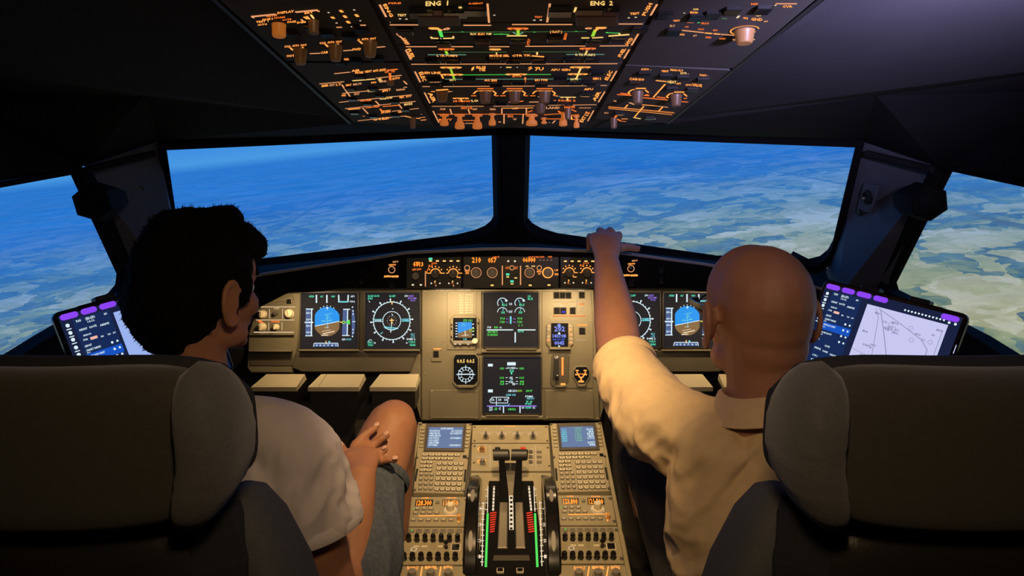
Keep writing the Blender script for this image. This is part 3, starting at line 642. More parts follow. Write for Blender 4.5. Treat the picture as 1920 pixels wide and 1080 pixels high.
# ---- main instrument panel
ip = thing('instrument_panel', 'beige main instrument panel under the glareshield, lit warm from above', 'instrument panel', (0, 2.05, 0.77))
Q = MIP
def screw(parent, q, x, y, h, r=0.0022):
    mb = MB(); mb.cyl(q.M(x, y, h), [(r, 0), (r, 0.0008), (r*0.7, 0.0012)], 'screw', 8); return ob('screw', mb, parent)
mb = MB(); mb.poly(Q, [(790, 536), (1113, 536), (1118, 640), (1126, 789), (790, 789)], -0.03, 0.0, 'panel_beige', 0.003); cpn = ob('centre_board', mb, ip)
for sg in (0, 1):
    f = (lambda p: p) if sg == 0 else mpx
    a = f([(566, 536), (789, 536), (789, 662), (762, 700), (560, 700), (545, 690), (556, 640)])
    mb = MB(); mb.poly(Q, a, -0.035, -0.006, 'panel_dark', 0.003); sb_ = ob('display_surround', mb, ip)
    # beige ledge under the displays, its shade put in as a darker colour
    mb = MB(); a = f([(566, 657), (789, 657), (782, 664), (770, 698), (566, 698), (548, 690), (554, 662)])
    mb.poly(Q, a, -0.02, 0.004, 'panel_dark', 0.003); ob('lower_ledge', mb, ip)
    mb = MB(); mb.poly(Q, f([(563, 655), (675, 655), (675, 658.5), (563, 658.5)]), 0, 0.020, 'panel_beige', 0.002); ob('lower_ledge', mb, ip)
    mb = MB(); mb.poly(Q, f([(683, 655), (788, 655), (788, 658.5), (683, 658.5)]), 0, 0.020, 'panel_beige', 0.002); ob('lower_ledge', mb, ip)
    mb = MB(); mb.poly(Q, f([(765, 664), (789, 664), (789, 789), (765, 710)]), -0.03, -0.004, 'panel_beige', 0.003); ob('corner_board', mb, ip)
    # outer wing board
    mb = MB(); a = f([(566, 548), (540, 549), (500, 563), (478, 585), (465, 625), (462, 690), (470, 700), (548, 700), (552, 680), (560, 640)])
    mb.poly(Q, a, -0.03, 0.0, 'panel_beige', 0.004); wing = ob('wing_board', mb, ip)
    mb = MB(); mb.poly(Q, f([(552, 562), (496, 570), (486, 578), (487, 573), (500, 566), (548, 554)]), 0, 0.006, 'panel_beige', 0.001); ob('visor_strip', mb, ip)
    P_ = lambda x, y: f([(x, y)])[0]
    its = [('L', P_(487, 575.5), P_(554, 575.5), 0.0030, 'e_panelprint'), ('L', P_(480, 600), P_(552, 600), 0.0026, 'e_panelprint'), ('L', P_(476, 623), P_(551, 623), 0.0036, 'e_panelprint'),
           ('L', P_(505.5, 579), P_(505.5, 597), 0.0020, 'e_panelprint'), ('L', P_(530, 579), P_(530, 597), 0.0020, 'e_panelprint'), ('L', P_(504, 604), P_(504, 619), 0.0020, 'e_panelprint'), ('L', P_(529, 604), P_(529, 619), 0.0020, 'e_panelprint')]
    if sg == 0: its += [('T', 'BRT', (485, 585), (498, 585), U(3), 'e_panelprint'), ('T', 'OFF', (513, 580), (524, 580), U(3), 'e_panelprint'), ('T', 'LOUD', (534, 584), (550, 584), U(3), 'e_panelprint'), ('T', 'WXR', (508, 604.5), (525, 604.5), U(3), 'e_orange'), ('L', (485, 601), (493, 606), 0.006, 'e_orange')]
    lit(ip, its, Q, 'lettering', 0.0006)
    for (x, y, r, m) in ((493, 589, 0.0115, 'key_mark'), (543, 588, 0.0120, 'key_mark'), (492, 613, 0.0115, 'key_mark'), (518, 588, 0.0060, 'knob_dark'), (518, 613, 0.0085, 'key_mark')):
        mb = MB(); M = Q.M(*P_(x, y), 0.0)
        mb.cyl(M, [(r*1.1, 0), (r*1.1, 0.003), (r, 0.004), (r*0.9, 0.014), (r*0.7, 0.016)], m, 18)
        if m == 'key_mark': mb.box(M, r*0.45, r*1.7, 0.014, 0.022, 'key_mark', r*0.15); mb.box(M, r*0.12, r*1.2, 0.022, 0.0224, 'knob_dark')
        ob('rotary_knob', mb, ip, True)
    mb = MB(); mb.box(Q.M(*P_(543, 565), 0), 0.015, 0.014, 0, 0.006, 'gloss_black', 0.001, 0.001); ob('push_button', mb, ip)
    mb = MB(); mb.poly(Q, f([(470, 627), (552, 627), (552, 628.5), (470, 628.5)]), 0, 0.010, 'panel_beige', 0.001); ob('edge_rib', mb, ip)
    mb = MB(); mb.poly(Q, f([(470, 656), (549, 656), (549, 660), (470, 660)]), 0, 0.022, 'panel_beige', 0.002); ob('edge_rib', mb, ip)
    mb = MB(); mb.poly(Q, f([(470, 661), (548, 661), (553, 686), (468, 686)]), -0.004, 0.002, 'panel_dark', 0.001); ob('blank_plate', mb, ip)
    screw(ip, Q, *P_(518, 565), 0.0, 0.002)
# thin panel rib lines and blank covers on the centre board
for a in ([(806, 731), (898, 731), (898, 786), (806, 786)], [(1022, 731), (1112, 731), (1114, 786), (1022, 786)]):
    mb = MB(); mb.poly(Q, a, 0, 0.0035, 'panel_beige', 0.001); pb = ob('blank_plate', mb, ip)
    for x, y in ((a[0][0]+4, 734), (a[1][0]-5, 734), (a[0][0]+4, 783), (a[1][0]-5, 783)): screw(pb, Q, x, y, 0.0035, 0.0018)
    mb = MB(); mb.poly(Q, [(a[3][0]+6, 782), (a[2][0]-8, 782), (a[2][0]-8, 783.5), (a[3][0]+6, 783.5)], 0.0035, 0.007, 'panel_beige', 0.001); ob('edge_rib', mb, pb)
mb = MB(); mb.poly(Q, [(838, 549), (842, 546), (902, 546), (902, 652), (896, 656), (838, 656)], 0, 0.0022, 'panel_beige', 0.001); ob('blank_plate', mb, ip)
mb = MB(); mb.poly(Q, [(1016, 546), (1108, 546), (1112, 600), (1112, 728), (1016, 728)], 0, 0.0020, 'panel_beige', 0.001); rp = ob('blank_plate', mb, ip)
its = [('T', 'SPEED LIMIT', (818, 544.6), (852, 544.6), U(3), 'e_cream'), ('T', 'LG/FLAP', (858, 544.6), (884, 544.6), U(3), 'e_cream')]
for y in range(0, 8):
    its.append(('T', random.choice(['VMO 350', 'VLE 280', 'MMO .82', 'VFE 230']), (861, 554 + y*4.8), (869, 554 + y*4.8), U(2.6), 'print_white'))
    its.append(('T', random.choice(['350 KT', '280/.67', '.82 MAX', '230 215', '200 185']), (872, 554 + y*4.8), (887, 554 + y*4.8), U(2.6), 'print_white'))
its += [('L', (859, 590.5), (888, 590.5), 0.0012, 'print_white'), ('T', 'A/SKID', (813.5, 656), (827, 656), U(3), 'e_amber'), ('L', (812.5, 654), (827.5, 654), 0.0028, 'e_amber'),
        ('T', 'LDG GEAR', (1047, 545.5), (1061, 545.5), U(2.4), 'e_yellow'), ('T', 'GPWS', (1084, 546), (1096, 546), U(2.6), 'e_cream'), ('L', (1034, 566), (1098, 566), 0.0016, 'e_panelprint'), ('L', (1081, 545), (1081, 590), 0.0014, 'e_panelprint'),
        ('T', 'AUTO BRK', (1051, 570.5), (1065, 570.5), U(2.6), 'e_amber'), ('T', 'LO MED', (1040, 575), (1060, 575), U(2.4), 'e_cream'), ('T', 'MAX', (1069, 575), (1078, 575), U(2.4), 'e_cream'),
        ('T', 'TERR', (1084, 572), (1096, 572), U(3), 'e_orange'), ('L', (1036, 592.5), (1098, 592.5), 0.0022, 'e_orange'), ('R', (1092, 581), 0.0052, 0.0075, 'e_panelprint', 60, 330),
        ('L', (1038, 601), (1076, 601), 0.0018, 'e_panelprint'), ('T', 'TERR ON ND', (1083, 611), (1100, 611), U(3), 'e_amber'), ('L', (1082, 609.5), (1101, 609.5), 0.0026, 'e_amber'), ('L', (1080, 638), (1099, 638), 0.0016, 'e_panelprint')]
lit(ip, its, Q, 'lettering', 0.0026)
for x, y, wx, wy in ((818, 663, 0.016, 0.016), (1054.5, 554, 0.052, 0.018), (1090.5, 553.5, 0.017, 0.018), (1050, 582.5, 0.037, 0.018), (1073.5, 582.5, 0.017, 0.018), (1091, 620, 0.018, 0.018)):
    mb = MB(); mb.box(Q.M(x, y, 0.001), wx + .003, wy + .003, 0, 0.003, 'panel_beige', 0.001, 0.001); b_ = ob('push_button', mb, ip)
    mb = MB(); n = max(1, round(wx / 0.018))
    for k in range(n): mb.box(Q.M(x, y, 0.001) @ Matrix.Translation(((k - (n-1)/2)*wx/n, 0, 0)), wx/n - 0.0014, wy, 0.001, 0.006, 'black_rubber', 0.001, 0.0008)
    ob('button_cap', mb, b_)
mb = MB(); mb.box(Q.M(1056, 585, 0.0071), 0.009, 0.005, 0, 0.0006, 'e_deepblue'); ob('indicator_lamp', mb, ip, label='blue indicator lamp')
mb = MB(); mb.box(Q.M(818, 674, 0), 0.030, 0.012, 0, 0.003, 'panel_beige', 0.001, 0.001); ob('blank_plate', mb, ip)
for x, y in ((797, 546), (797, 640), (797, 700), (797, 784), (1106, 600), (1118, 700), (1120, 784), (830, 640), (1034, 595), (1010, 662)): screw(ip, Q, x, y, 0.001, 0.0018)

# ---- display units
def bezel(q, x0, y0, x1, y1, inset, h, mat, r=4, hh=0.004):
    """raised frame between outer and inner pixel rectangles on plane q"""
    def rp(x0, y0, x1, y1, r, seg=3):
        out = []
        for cx, cy, a0 in ((x1-r, y1-r, 0), (x0+r, y1-r, 90), (x0+r, y0+r, 180), (x1-r, y0+r, 270)):
            for k in range(seg+1):
                a = math.radians(a0 + 90*k/seg); out.append((cx + r*math.cos(a), cy + r*math.sin(a)))
        return out
    O = [q.at(*p) for p in rp(x0, y0, x1, y1, r)]; I = [q.at(*p) for p in rp(x0+inset, y0+inset, x1-inset, y1-inset, max(0.8, r*0.4))]
    n = len(O); nn = q.n; mb = MB()
    rings = [[p - nn*0.004 for p in O], [p + nn*(h-0.001) for p in O], [p + nn*h for p in (a.lerp(b, 0.15) for a, b in zip(O, I))], [p + nn*h for p in (a.lerp(b, 0.85) for a, b in zip(O, I))], [p + nn*(h-hh) for p in I]]
    mb.loop(rings, mat, True, True); return mb
def display(label, x0, y0, x1, y1, grp=None, name='display_unit', scr='e_scr', fm='black_plastic'):
    t = thing(name, label, 'display', Q.at((x0+x1)/2, y1), grp)
    ob('bezel', bezel(Q, x0, y0, x1, y1, 3.2, 0.007, fm), t)
    s_ = MB(); s_.poly(Q, [(x0+2.5, y0+2.5), (x1-2.5, y0+2.5), (x1-2.5, y1-2.5), (x0+2.5, y1-2.5)], 0.0, 0.0035, scr); sc = ob('screen', s_, t)
    return t, sc
HS = 0.0040
def gfx(sc, fn, qd, name='symbology'):
    mb = MB(); fn(mb, qd); return ob(name, mb, sc)
class Off:
    def __init__(s, dx, dy=0, mirror=False): s.dx = dx; s.dy = dy
    def at(s, x, y, h=0): return Q.at(x + s.dx, y + s.dy, h)
    def M(s, x, y, h=0, rot=0): return Q.M(x + s.dx, y + s.dy, h, rot)
    n = Q.n
PXM = (Q.at(700, 600) - Q.at(600, 600)).length / 100    # metres per pixel on the panel
def pfd(mb, q):
    L = lambda a, b, w, m, k=0: mb.line(q, a, b, w*PXM, HS + k*0.0004, m, 0.0002)
    T = lambda s_, x0, y0, x1, hh, m, k=0: mb.text(q, s_, (x0, y0), (x1, y0), U(hh), HS + k*0.0004, m)
    # mode rows
    T('SPEED', 580, 557.5, 590, 3.2, 'e_mint'); T('ALT', 601, 557.5, 607, 3.2, 'e_mint'); T('NAV', 622, 557.5, 629, 3.2, 'e_mint')
    for x in (594, 613.5): L((x, 553), (x, 568), 2.6, 'e_white')
    L((635.5, 553), (636, 567), 2.4, 'e_white'); L((653.5, 553), (653, 566), 2.4, 'e_white'); L((636, 566), (653, 566), 2.6, 'e_cyan'); T('AP1', 658, 557.5, 665, 3.6, 'e_white'); T('1FD2', 656.5, 567, 666, 3, 'e_white')
    # speed tape
    mb.add([q.at(574, 580, HS), q.at(583, 580, HS), q.at(583, 628, HS), q.at(573.5, 628, HS)], [(0, 1, 2, 3)], 'e_tape')
    L((574, 579.5), (588, 579.5), 1.8, 'e_white'); L((585, 579), (584.5, 630), 2.2, 'e_white'); L((573, 629.5), (586.5, 629.5), 1.8, 'e_white'); L((572, 604.5), (588, 604.5), 2.4, 'e_white', 1)
    for y, s_ in ((587, '280'), (599, '260'), (611, '240'), (623, '220')): T(s_, 574.5, y+1.6, 580.5, 3.4, 'e_white', 1); L((581, y), (585, y), 1.2, 'e_white', 1)
    # attitude ball
    cx, cy, rx, ry = 614, 603, 23, 27.5
    def pt(a): return (cx + rx*max(-1, min(1, 1.12*math.cos(a))) , cy - ry*math.sin(a))
    N_ = 40; ang = [2*math.pi*i/N_ for i in range(N_)]
    hl = lambda x: 607 - (x - cx)*0.20
    P = [pt(a) for a in ang]; up = [p for p in P if p[1] < hl(p[0])]; dn = [p for p in P if p[1] >= hl(p[0])]
    xl, xr = cx - rx, cx + rx
    def order(pts, a, b):
        pts = pts + [(xl, hl(xl)), (xr, hl(xr))]; c = (sum(p[0] for p in pts)/len(pts), sum(p[1] for p in pts)/len(pts))
        return sorted(pts, key=lambda p: math.atan2(p[1]-c[1], p[0]-c[0]))
    for pts, m in ((up, 'e_sky'), (dn, 'e_ground')):
        o_ = order(pts, 0, 0); mb.add([q.at(x, y, HS) for x, y in o_], [tuple(range(len(o_)))], m)
    L((xl, hl(xl)), (xr, hl(xr)), 1.3, 'e_white', 1)
    for k, w_ in ((-18, 7), (-14, 3.5), (-10, 5), (-5, 3), (7, 4), (13, 8)):
        L((cx - w_ - k*.1, hl(cx) + k + w_*.2), (cx + w_ - k*.1, hl(cx) + k - w_*.2), 0.9, 'e_cyan' if k < 0 else 'e_cream', 1)
    L((cx, 590), (cx+1, 616), 1.0, 'e_cyan', 1); L((604, 602), (611, 602), 1.8, 'e_cyan', 2); L((617, 601), (624, 600), 1.6, 'e_cyan', 2); L((606, 626), (628, 621), 1.8, 'e_cream', 1); L((603, 629), (616, 628), 1.6, 'e_cream', 1)
    for a in (60, 75, 90, 105, 120): mb.disc(q.M(cx + 25*math.cos(math.radians(a)), cy - 29.5*math.sin(math.radians(a))), 1.0*PXM, 'e_white', HS + .0003, 8)
    mb.add([q.at(612, 576, HS+.0004), q.at(616.5, 576, HS+.0004), q.at(614.2, 581, HS+.0004)], [(0, 1, 2)], 'e_white')
    # altitude tape
    mb.add([q.at(643.5, 581, HS), q.at(651, 581, HS), q.at(651, 628, HS), q.at(642, 628, HS)], [(0, 1, 2, 3)], 'e_tape')
    L((644, 580), (657, 580), 1.8, 'e_white'); L((652.5, 580), (651.5, 629), 2.0, 'e_white'); L((642, 629), (656, 629), 1.6, 'e_white')
    L((638, 604), (643, 604), 1.8, 'e_yellow', 1)
    mb.ring(q.M(645, 604.5), 1.6*PXM, 3.2*PXM, 'e_lime', HS+.0004, 16)
    mb.add([q.at(648, 604, HS+.0005), q.at(656.5, 599, HS+.0005), q.at(657, 609, HS+.0005)], [(0, 1, 2)], 'e_green')
    # vertical speed
    mb.add([q.at(660, 579, HS), q.at(664, 583, HS), q.at(666, 596, HS), q.at(666, 614, HS), q.at(664, 627, HS), q.at(660, 632, HS)], [(0, 1, 2, 3, 4, 5)], 'e_tape')
    for y in (576, 583, 589, 618, 624, 631): mb.disc(q.M(661.5 + (1 if 580 < y < 626 else 0), y), 1.4*PXM, 'e_white', HS+.0003, 8)
    L((661, 603), (667, 603), 1.4, 'e_white', 1); T('QNH', 641.5, 638, 648, 3.6, 'e_white'); T('1013', 650, 638, 659, 3.6, 'e_cyan')
    # heading tape
    mb.add([q.at(590, 643, HS), q.at(634, 643, HS), q.at(634.5, 650, HS), q.at(588.5, 650, HS)], [(0, 1, 2, 3)], 'e_tape')
    mb.pline(q, [(588.5, 650), (590, 643.4), (634, 643.4), (634.6, 650)], 1.2*PXM, HS+.0002, 'e_white')
    for x, s_ in ((593, '4'), (600, '5'), (607, '6'), (614.5, '7'), (622, '8'), (629, '9')): T(s_, x, 649, x+3, 3.4, 'e_white', 1)
    L((612, 639), (612, 645), 1.6, 'e_yellow', 1); mb.disc(q.M(618, 641), 1.8*PXM, 'e_cyan', HS, 8)
def ndisp(mb, q):
    L = lambda a, b, w, m, k=0: mb.line(q, a, b, w*PXM, HS + k*0.0004, m, 0.0002)
    T = lambda s_, x0, y0, x1, hh, m, k=0: mb.text(q, s_, (x0, y0), (x1, y0), U(hh), HS + k*0.0004, m)
    c = (735, 601.5); M = q.M(*c)
    mb.ring(M, 33.5*PXM, 35.0*PXM, 'e_white', HS, 48, sy=1.03); mb.ring(M, 16.2*PXM, 17.4*PXM, 'e_white', HS, 36, sy=1.03)
    for k in range(36):
        a = math.radians(k*10 + 4); l_ = 3.6 if k % 3 == 0 else 1.8; r0 = 34.5
        L((c[0] + r0*math.cos(a), c[1] - 1.03*r0*math.sin(a)), (c[0] + (r0+l_)*math.cos(a), c[1] - 1.03*(r0+l_)*math.sin(a)), 1.7 if k % 3 == 0 else 1.1, 'e_white')
        if k % 3 == 0: mb.disc(q.M(c[0] + (r0+4.4)*math.cos(a), c[1] - 1.03*(r0+4.4)*math.sin(a)), 1.7*PXM, 'e_white', HS, 8)
    for k in range(12):
        a = math.radians(30*k); mb.disc(q.M(c[0] + 8.6*math.cos(a), c[1] - 8.8*math.sin(a)), 0.7*PXM, 'e_rose' if k % 2 else 'e_white', HS, 6)
    for y, w_ in ((599, 1.2), (602.5, 1.4)):
        L((701, y), (719, y - .3), w_, 'e_cyan'); L((753, y - .5), (769, y - 1), w_, 'e_cyan')
    T('VOR', 703, 603.5, 716, 4.2, 'e_white', 1); T('DME', 755, 603, 767, 4.6, 'e_cyan', 1)
    L((720, 613), (746, 615.5), 2.0, 'e_cyan'); L((722, 615), (735, 618), 1.6, 'e_cyan'); L((735, 618), (747, 616), 1.6, 'e_cyan'); L((735, 604), (733, 622), 1.2, 'e_white')
    L((735, 597), (735, 606.5), 1.9, 'e_yellow', 2); L((731, 600.5), (739.5, 600.5), 1.7, 'e_yellow', 2); L((733, 605.5), (737.5, 605.5), 1.3, 'e_yellow', 2)
    L((735.3, 565), (735.5, 571), 2.0, 'e_yellow', 1); L((735, 588), (737, 592), 1.2, 'e_white'); mb.disc(q.M(737, 579), 1.1*PXM, 'e_white', HS, 8); mb.disc(q.M(733, 622), 1.3*PXM, 'e_white', HS, 8)
    L((714, 626), (718, 623), 1.6, 'e_cyan')
    T('GS 438', 690, 557, 700, 3.6, 'e_mint'); T('TAS 450', 701, 556.6, 712, 3.2, 'e_mint'); T('254/18', 690, 561.5, 699, 3.4, 'e_mint'); L((692, 564), (694, 567), 1.2, 'e_white')
    T('ILS APP', 730.5, 557, 742, 3.6, 'e_mint'); T('LFBO', 759, 556.5, 766, 3.2, 'e_white'); T('057', 767, 557, 776, 3.6, 'e_violet'); T('82.4 NM', 765, 561, 781, 3.4, 'e_violet'); T('14:12', 770, 565, 779, 3.2, 'e_violet')
    T('VOR 1', 689, 644, 700, 4, 'e_mint'); T('TOU', 690, 649, 700, 4, 'e_mint'); mb.disc(q.M(703.5, 643), 1.5*PXM, 'e_white', HS, 8); mb.ring(q.M(695, 640), 2.6*PXM, 3.6*PXM, 'e_white', HS, 14, 20, 200)
    T('TILT', 770, 629, 778, 3.4, 'e_cyan'); T('-1.5', 770, 633, 778, 3.2, 'e_cyan'); T('DME 2', 763, 637.5, 779, 3.4, 'e_white'); T('118.9', 767, 643, 779, 3.8, 'e_mint'); T('GAI', 768, 648.5, 779, 3.8, 'e_mint'); mb.disc(q.M(763, 643), 1.4*PXM, 'e_white', HS, 8)
def ewd(mb, q):
    L = lambda a, b, w, m, k=0: mb.line(q, a, b, w*PXM, HS + k*0.0004, m, 0.0002)
    T = lambda s_, x0, y0, x1, hh, m, k=0: mb.text(q, s_, (x0, y0), (x1, y0), U(hh), HS + k*0.0004, m)
    for cx in (942, 974.5):
        mb.ring(q.M(cx, 568), 8.4*PXM, 9.8*PXM, 'e_white', HS, 30, 15, 215); L((cx-3, 562), (cx+1, 569), 1.2, 'e_cyan'); mb.ring(q.M(cx, 568), 6.4*PXM, 10.4*PXM, 'e_white', HS, 30, 18, 45)
        T('82.5', cx-1, 573.6, cx+9, 4.0, 'e_mint')
        mb.ring(q.M(cx, 586), 8.6*PXM, 9.8*PXM, 'e_white', HS, 30, 5, 178); L((cx+2, 577), (cx+1, 583), 1.2, 'e_cyan'); T('595', cx-2, 588, cx+5, 4.0, 'e_mint')
        for y, s_ in ((599, '91.8'), (605.5, '1120')): T(s_, cx-4.5, y, cx+4.5, 4.0, 'e_green')
    T('N1', 955, 572, 960, 4, 'e_white'); T('EGT', 954, 586.5, 961, 4, 'e_white'); L((957.5, 593), (957.5, 607), 3.2, 'e_cyan')
    for y in (598, 604):
        L((949, y+.6), (953, y-.6), 1.2, 'e_violet'); L((962, y-.6), (967, y+.6), 1.2, 'e_violet')
    T('CLB', 989, 557, 995, 3.2, 'e_mint'); T('86.1%', 989.5, 562.5, 999, 4.4, 'e_mint')
    T('FOB', 914, 615.5, 921, 3.6, 'e_white'); T('8240', 926.5, 615.5, 934, 3.6, 'e_green'); T('KG', 937, 615.5, 940.5, 3, 'e_white'); T('S   F', 972, 612, 980, 3.4, 'e_green')
    L((912.5, 618.5), (962, 618.5), 2.0, 'e_white'); L((970.5, 618.5), (1004, 618.5), 2.0, 'e_white'); L((966, 623), (966, 642), 2.4, 'e_white')
    T('SEAT BELTS', 914, 624, 933, 3.8, 'e_green'); T('NO SMOKING', 914, 629.5, 933, 3.6, 'e_green'); T('FLAP LVR', 971, 623, 982, 3.2, 'e_mint')
def sdp(mb, q):
    L = lambda a, b, w, m, k=0: mb.line(q, a, b, w*PXM, HS + k*0.0004, m, 0.0002)
    T = lambda s_, x0, y0, x1, hh, m, k=0: mb.text(q, s_, (x0, y0), (x1, y0), U(hh), HS + k*0.0004, m)
    mb.add([q.at(915, 682, HS), q.at(924, 682, HS), q.at(924, 687, HS), q.at(915, 687, HS)], [(0, 1, 2, 3)], 'e_white'); mb.add([q.at(915, 730, HS), q.at(924, 730, HS), q.at(924, 735.5, HS), q.at(915, 735.5, HS)], [(0, 1, 2, 3)], 'e_white')
    mb.add([q.at(951, 679, HS), q.at(967, 679, HS), q.at(967, 685, HS), q.at(951, 685, HS)], [(0, 1, 2, 3)], 'e_white')
    T('F.USED', 952, 691.5, 967, 3.4, 'e_white'); T('KG', 956, 697.5, 963, 5, 'e_mint'); L((959, 697), (959.3, 702), 2.4, 'e_mint')
    for y, s_ in ((692.5, '1250'), (710, '10.5'), (717, '44'), (721.5, '0.8')):
        T(s_, 937.5, y, 945, 3.6, 'e_green'); T(s_, 974, y, 982.5, 3.6, 'e_green')
        if y < 715 or y > 716: L((948, y-2), (952, y-2), 1.1, 'e_white'); L((967, y-2), (971, y-2), 1.1, 'e_white')
    T('OIL', 955, 711, 962, 5, 'e_white'); T('QT', 957, 714.5, 961, 3, 'e_cyan'); T('PSI', 954, 718, 962, 3.4, 'e_white'); T('VIB', 960, 722, 966, 4, 'e_white')
    T('AIR', 952.5, 734.5, 960, 4, 'e_white'); T('LDG', 961, 734.5, 969, 4, 'e_white'); T('AUTO', 970, 734.5, 979, 3.8, 'e_lime'); T('275 FT', 986, 734.5, 998, 3.6, 'e_green'); T('CAB V/S', 948, 742, 967, 3.6, 'e_cyan')
    mb.pline(q, [(923, 744.5), (953, 744.5), (955, 747)], 1.2*PXM, HS, 'e_white'); mb.pline(q, [(923, 744.5), (918, 751), (921, 755), (952, 755.5), (952.5, 745)], 1.2*PXM, HS, 'e_white'); L((931, 745), (931, 760), 1.2, 'e_white'); mb.pline(q, [(931, 760), (952, 760), (956, 757)], 1.1*PXM, HS, 'e_cyan')
    for x, s_ in ((921, '22'), (934, '23'), (945, '22')): T(s_, x, 751, x+6, 3.8, 'e_white')
    T('FT/MN', 985, 745, 999, 3.6, 'e_white'); T('DELTA P', 988, 748.5, 1002, 3.2, 'e_cyan'); T('7.9', 986, 755, 998.5, 3.6, 'e_mint'); T('PSI', 985, 758.5, 996, 3, 'e_mint')
    L((913, 761), (1006, 761), 2.0, 'e_violet', 0); L((944, 761), (944, 774), 2.0, 'e_white'); L((975, 761), (975, 774), 2.0, 'e_white')
    T('TAT', 917, 766, 924, 3.4, 'e_white'); T('SAT', 917, 770, 924, 3.2, 'e_white'); T('-18', 926, 769, 932, 5.4, 'e_green'); T('C', 935, 768, 939, 4.4, 'e_white'); T('14H12', 953, 769, 967, 4, 'e_green')
    T('GW', 978, 766, 983, 3.6, 'e_white'); T('60300', 985, 766, 996, 4.4, 'e_mint'); T('KG', 999, 766, 1003, 3.4, 'e_white')
t, sc = display('left primary flight display, blue and brown horizon, at the outboard end of the left pair', 563, 546, 674, 656); gfx(sc, pfd, Off(0))
t, sc = display('left navigation display with white compass circles, beside the centre board', 683, 546, 790, 656); gfx(sc, ndisp, Off(0))
t, sc = display('right navigation display with white compass circles, half hidden by the raised forearm', 1132, 546, 1239, 654); gfx(sc, ndisp, Off(449.5, -1))
t, sc = display('right primary flight display, blue and brown horizon, beside the face of the bald man', 1241, 546, 1352, 654); gfx(sc, pfd, Off(674, -1.5))
t, sc = display('upper centre engine display with two rows of round white gauges', 904, 546, 1012, 653); gfx(sc, ewd, Off(0))
t, sc = display('lower centre system display with green figures and a small aircraft cabin drawing', 904, 667, 1016, 777); gfx(sc, sdp, Off(0))
for (x0, x1, y) in ((903, 1014, 655), (903, 1018, 779)):
    mb = MB(); mb.poly(Q, [(x0, y), (x1, y), (x1+1, y+7), (x0-1, y+7)], 0, 0.016, 'panel_beige', 0.003); ob('display_sill', mb, ip)
    mb = MB(); mb.poly(Q, [(x0+8, y-1.6), (x1-8, y-1.6), (x1-8, y+0.8), (x0+8, y+0.8)], 0, 0.021, 'panel_beige', 0.001); ob('display_sill', mb, ip)
mb = MB(); mb.poly(Q, [(893, 546), (903, 546), (903, 664), (893, 664)], 0, 0.0045, 'panel_beige', 0.0012); ob('display_sill', mb, ip)
# standby horizon
t = thing('standby_display', 'small square standby horizon in an eight-sided beige frame, with a round knob at its corner', 'display', Q.at(870, 642))
mb = MB(); o8 = [(852, 590), (890, 590), (899, 598), (899, 638), (892, 647), (850, 647), (844, 638), (844, 598)]; mb.poly(Q, o8, 0, 0.010, 'panel_beige', 0.003); ob('frame', mb, t)
mb = MB(); mb.poly(Q, [(850, 596), (894, 596), (894, 638), (850, 638)], 0.009, 0.011, 'screen_glass', 0.0005); sc = ob('screen', mb, t)
def isis(mb, q):
    H = 0.0114
    F4 = lambda p, m, k=0: mb.add([q.at(x, y, H + k*.0003) for x, y in p], [tuple(range(len(p)))], m)
    F4([(859, 604), (885, 604), (885, 616), (859, 625)], 'e_sky'); F4([(859, 625), (885, 616), (885, 633), (859, 633)], 'e_ground')
    for k in range(6): F4([(854.5, 605+k*5), (858, 605+k*5), (858, 606.8+k*5), (854.5, 606.8+k*5)], 'e_white')
    for k in range(4): F4([(885.5, 607+k*6.5), (889, 607+k*6.5), (889, 609+k*6.5), (885.5, 609+k*6.5)], 'e_white')
    mb.text(q, 'STD 1013', (869, 603), (886, 603), U(4), H, 'e_green'); mb.line(q, (866, 606), (874, 611), 0.7*PXM, H+.0003, 'e_cyan'); mb.line(q, (872, 605), (866, 612), 0.7*PXM, H+.0003, 'e_cyan'); mb.line(q, (872.5, 620), (873, 630), 1.6*PXM, H+.0003, 'e_cream')
    mb.line(q, (866, 629), (879, 628), 1.0*PXM, H+.0003, 'e_cream'); mb.line(q, (880, 618), (890, 616), 1.1*PXM, H+.0006, 'e_lime'); mb.line(q, (880, 621), (890, 620), 1.1*PXM, H+.0006, 'e_lime'); mb.text(q, '5.42', (869, 637.5), (876, 637.5), U(3.4), H, 'e_cyan')
gfx(sc, isis, Q)
mb = MB(); mb.line(Q, (852, 641.5), (887, 641.5), 0.0030, 0.0104, 'e_panelprint')
for x in (854, 863, 878): mb.box(Q.M(x, 645, 0.010), 0.007, 0.005, 0, 0.0012, 'e_panelprint')
ob('lettering', mb, t)
mb = MB(); mb.cyl(Q.M(891, 639.5, 0.010), [(0.0085, 0), (0.0085, 0.008), (0.0065, 0.010)], 'key_mark', 18); ob('rotary_knob', mb, t, True)
for x, y in ((847, 609), (847, 616), (847, 632), (896.5, 606)): mb = MB(); mb.box(Q.M(x, y, 0.009), 0.0035, 0.006, 0, 0.003, 'gloss_black'); ob('push_button', mb, t)
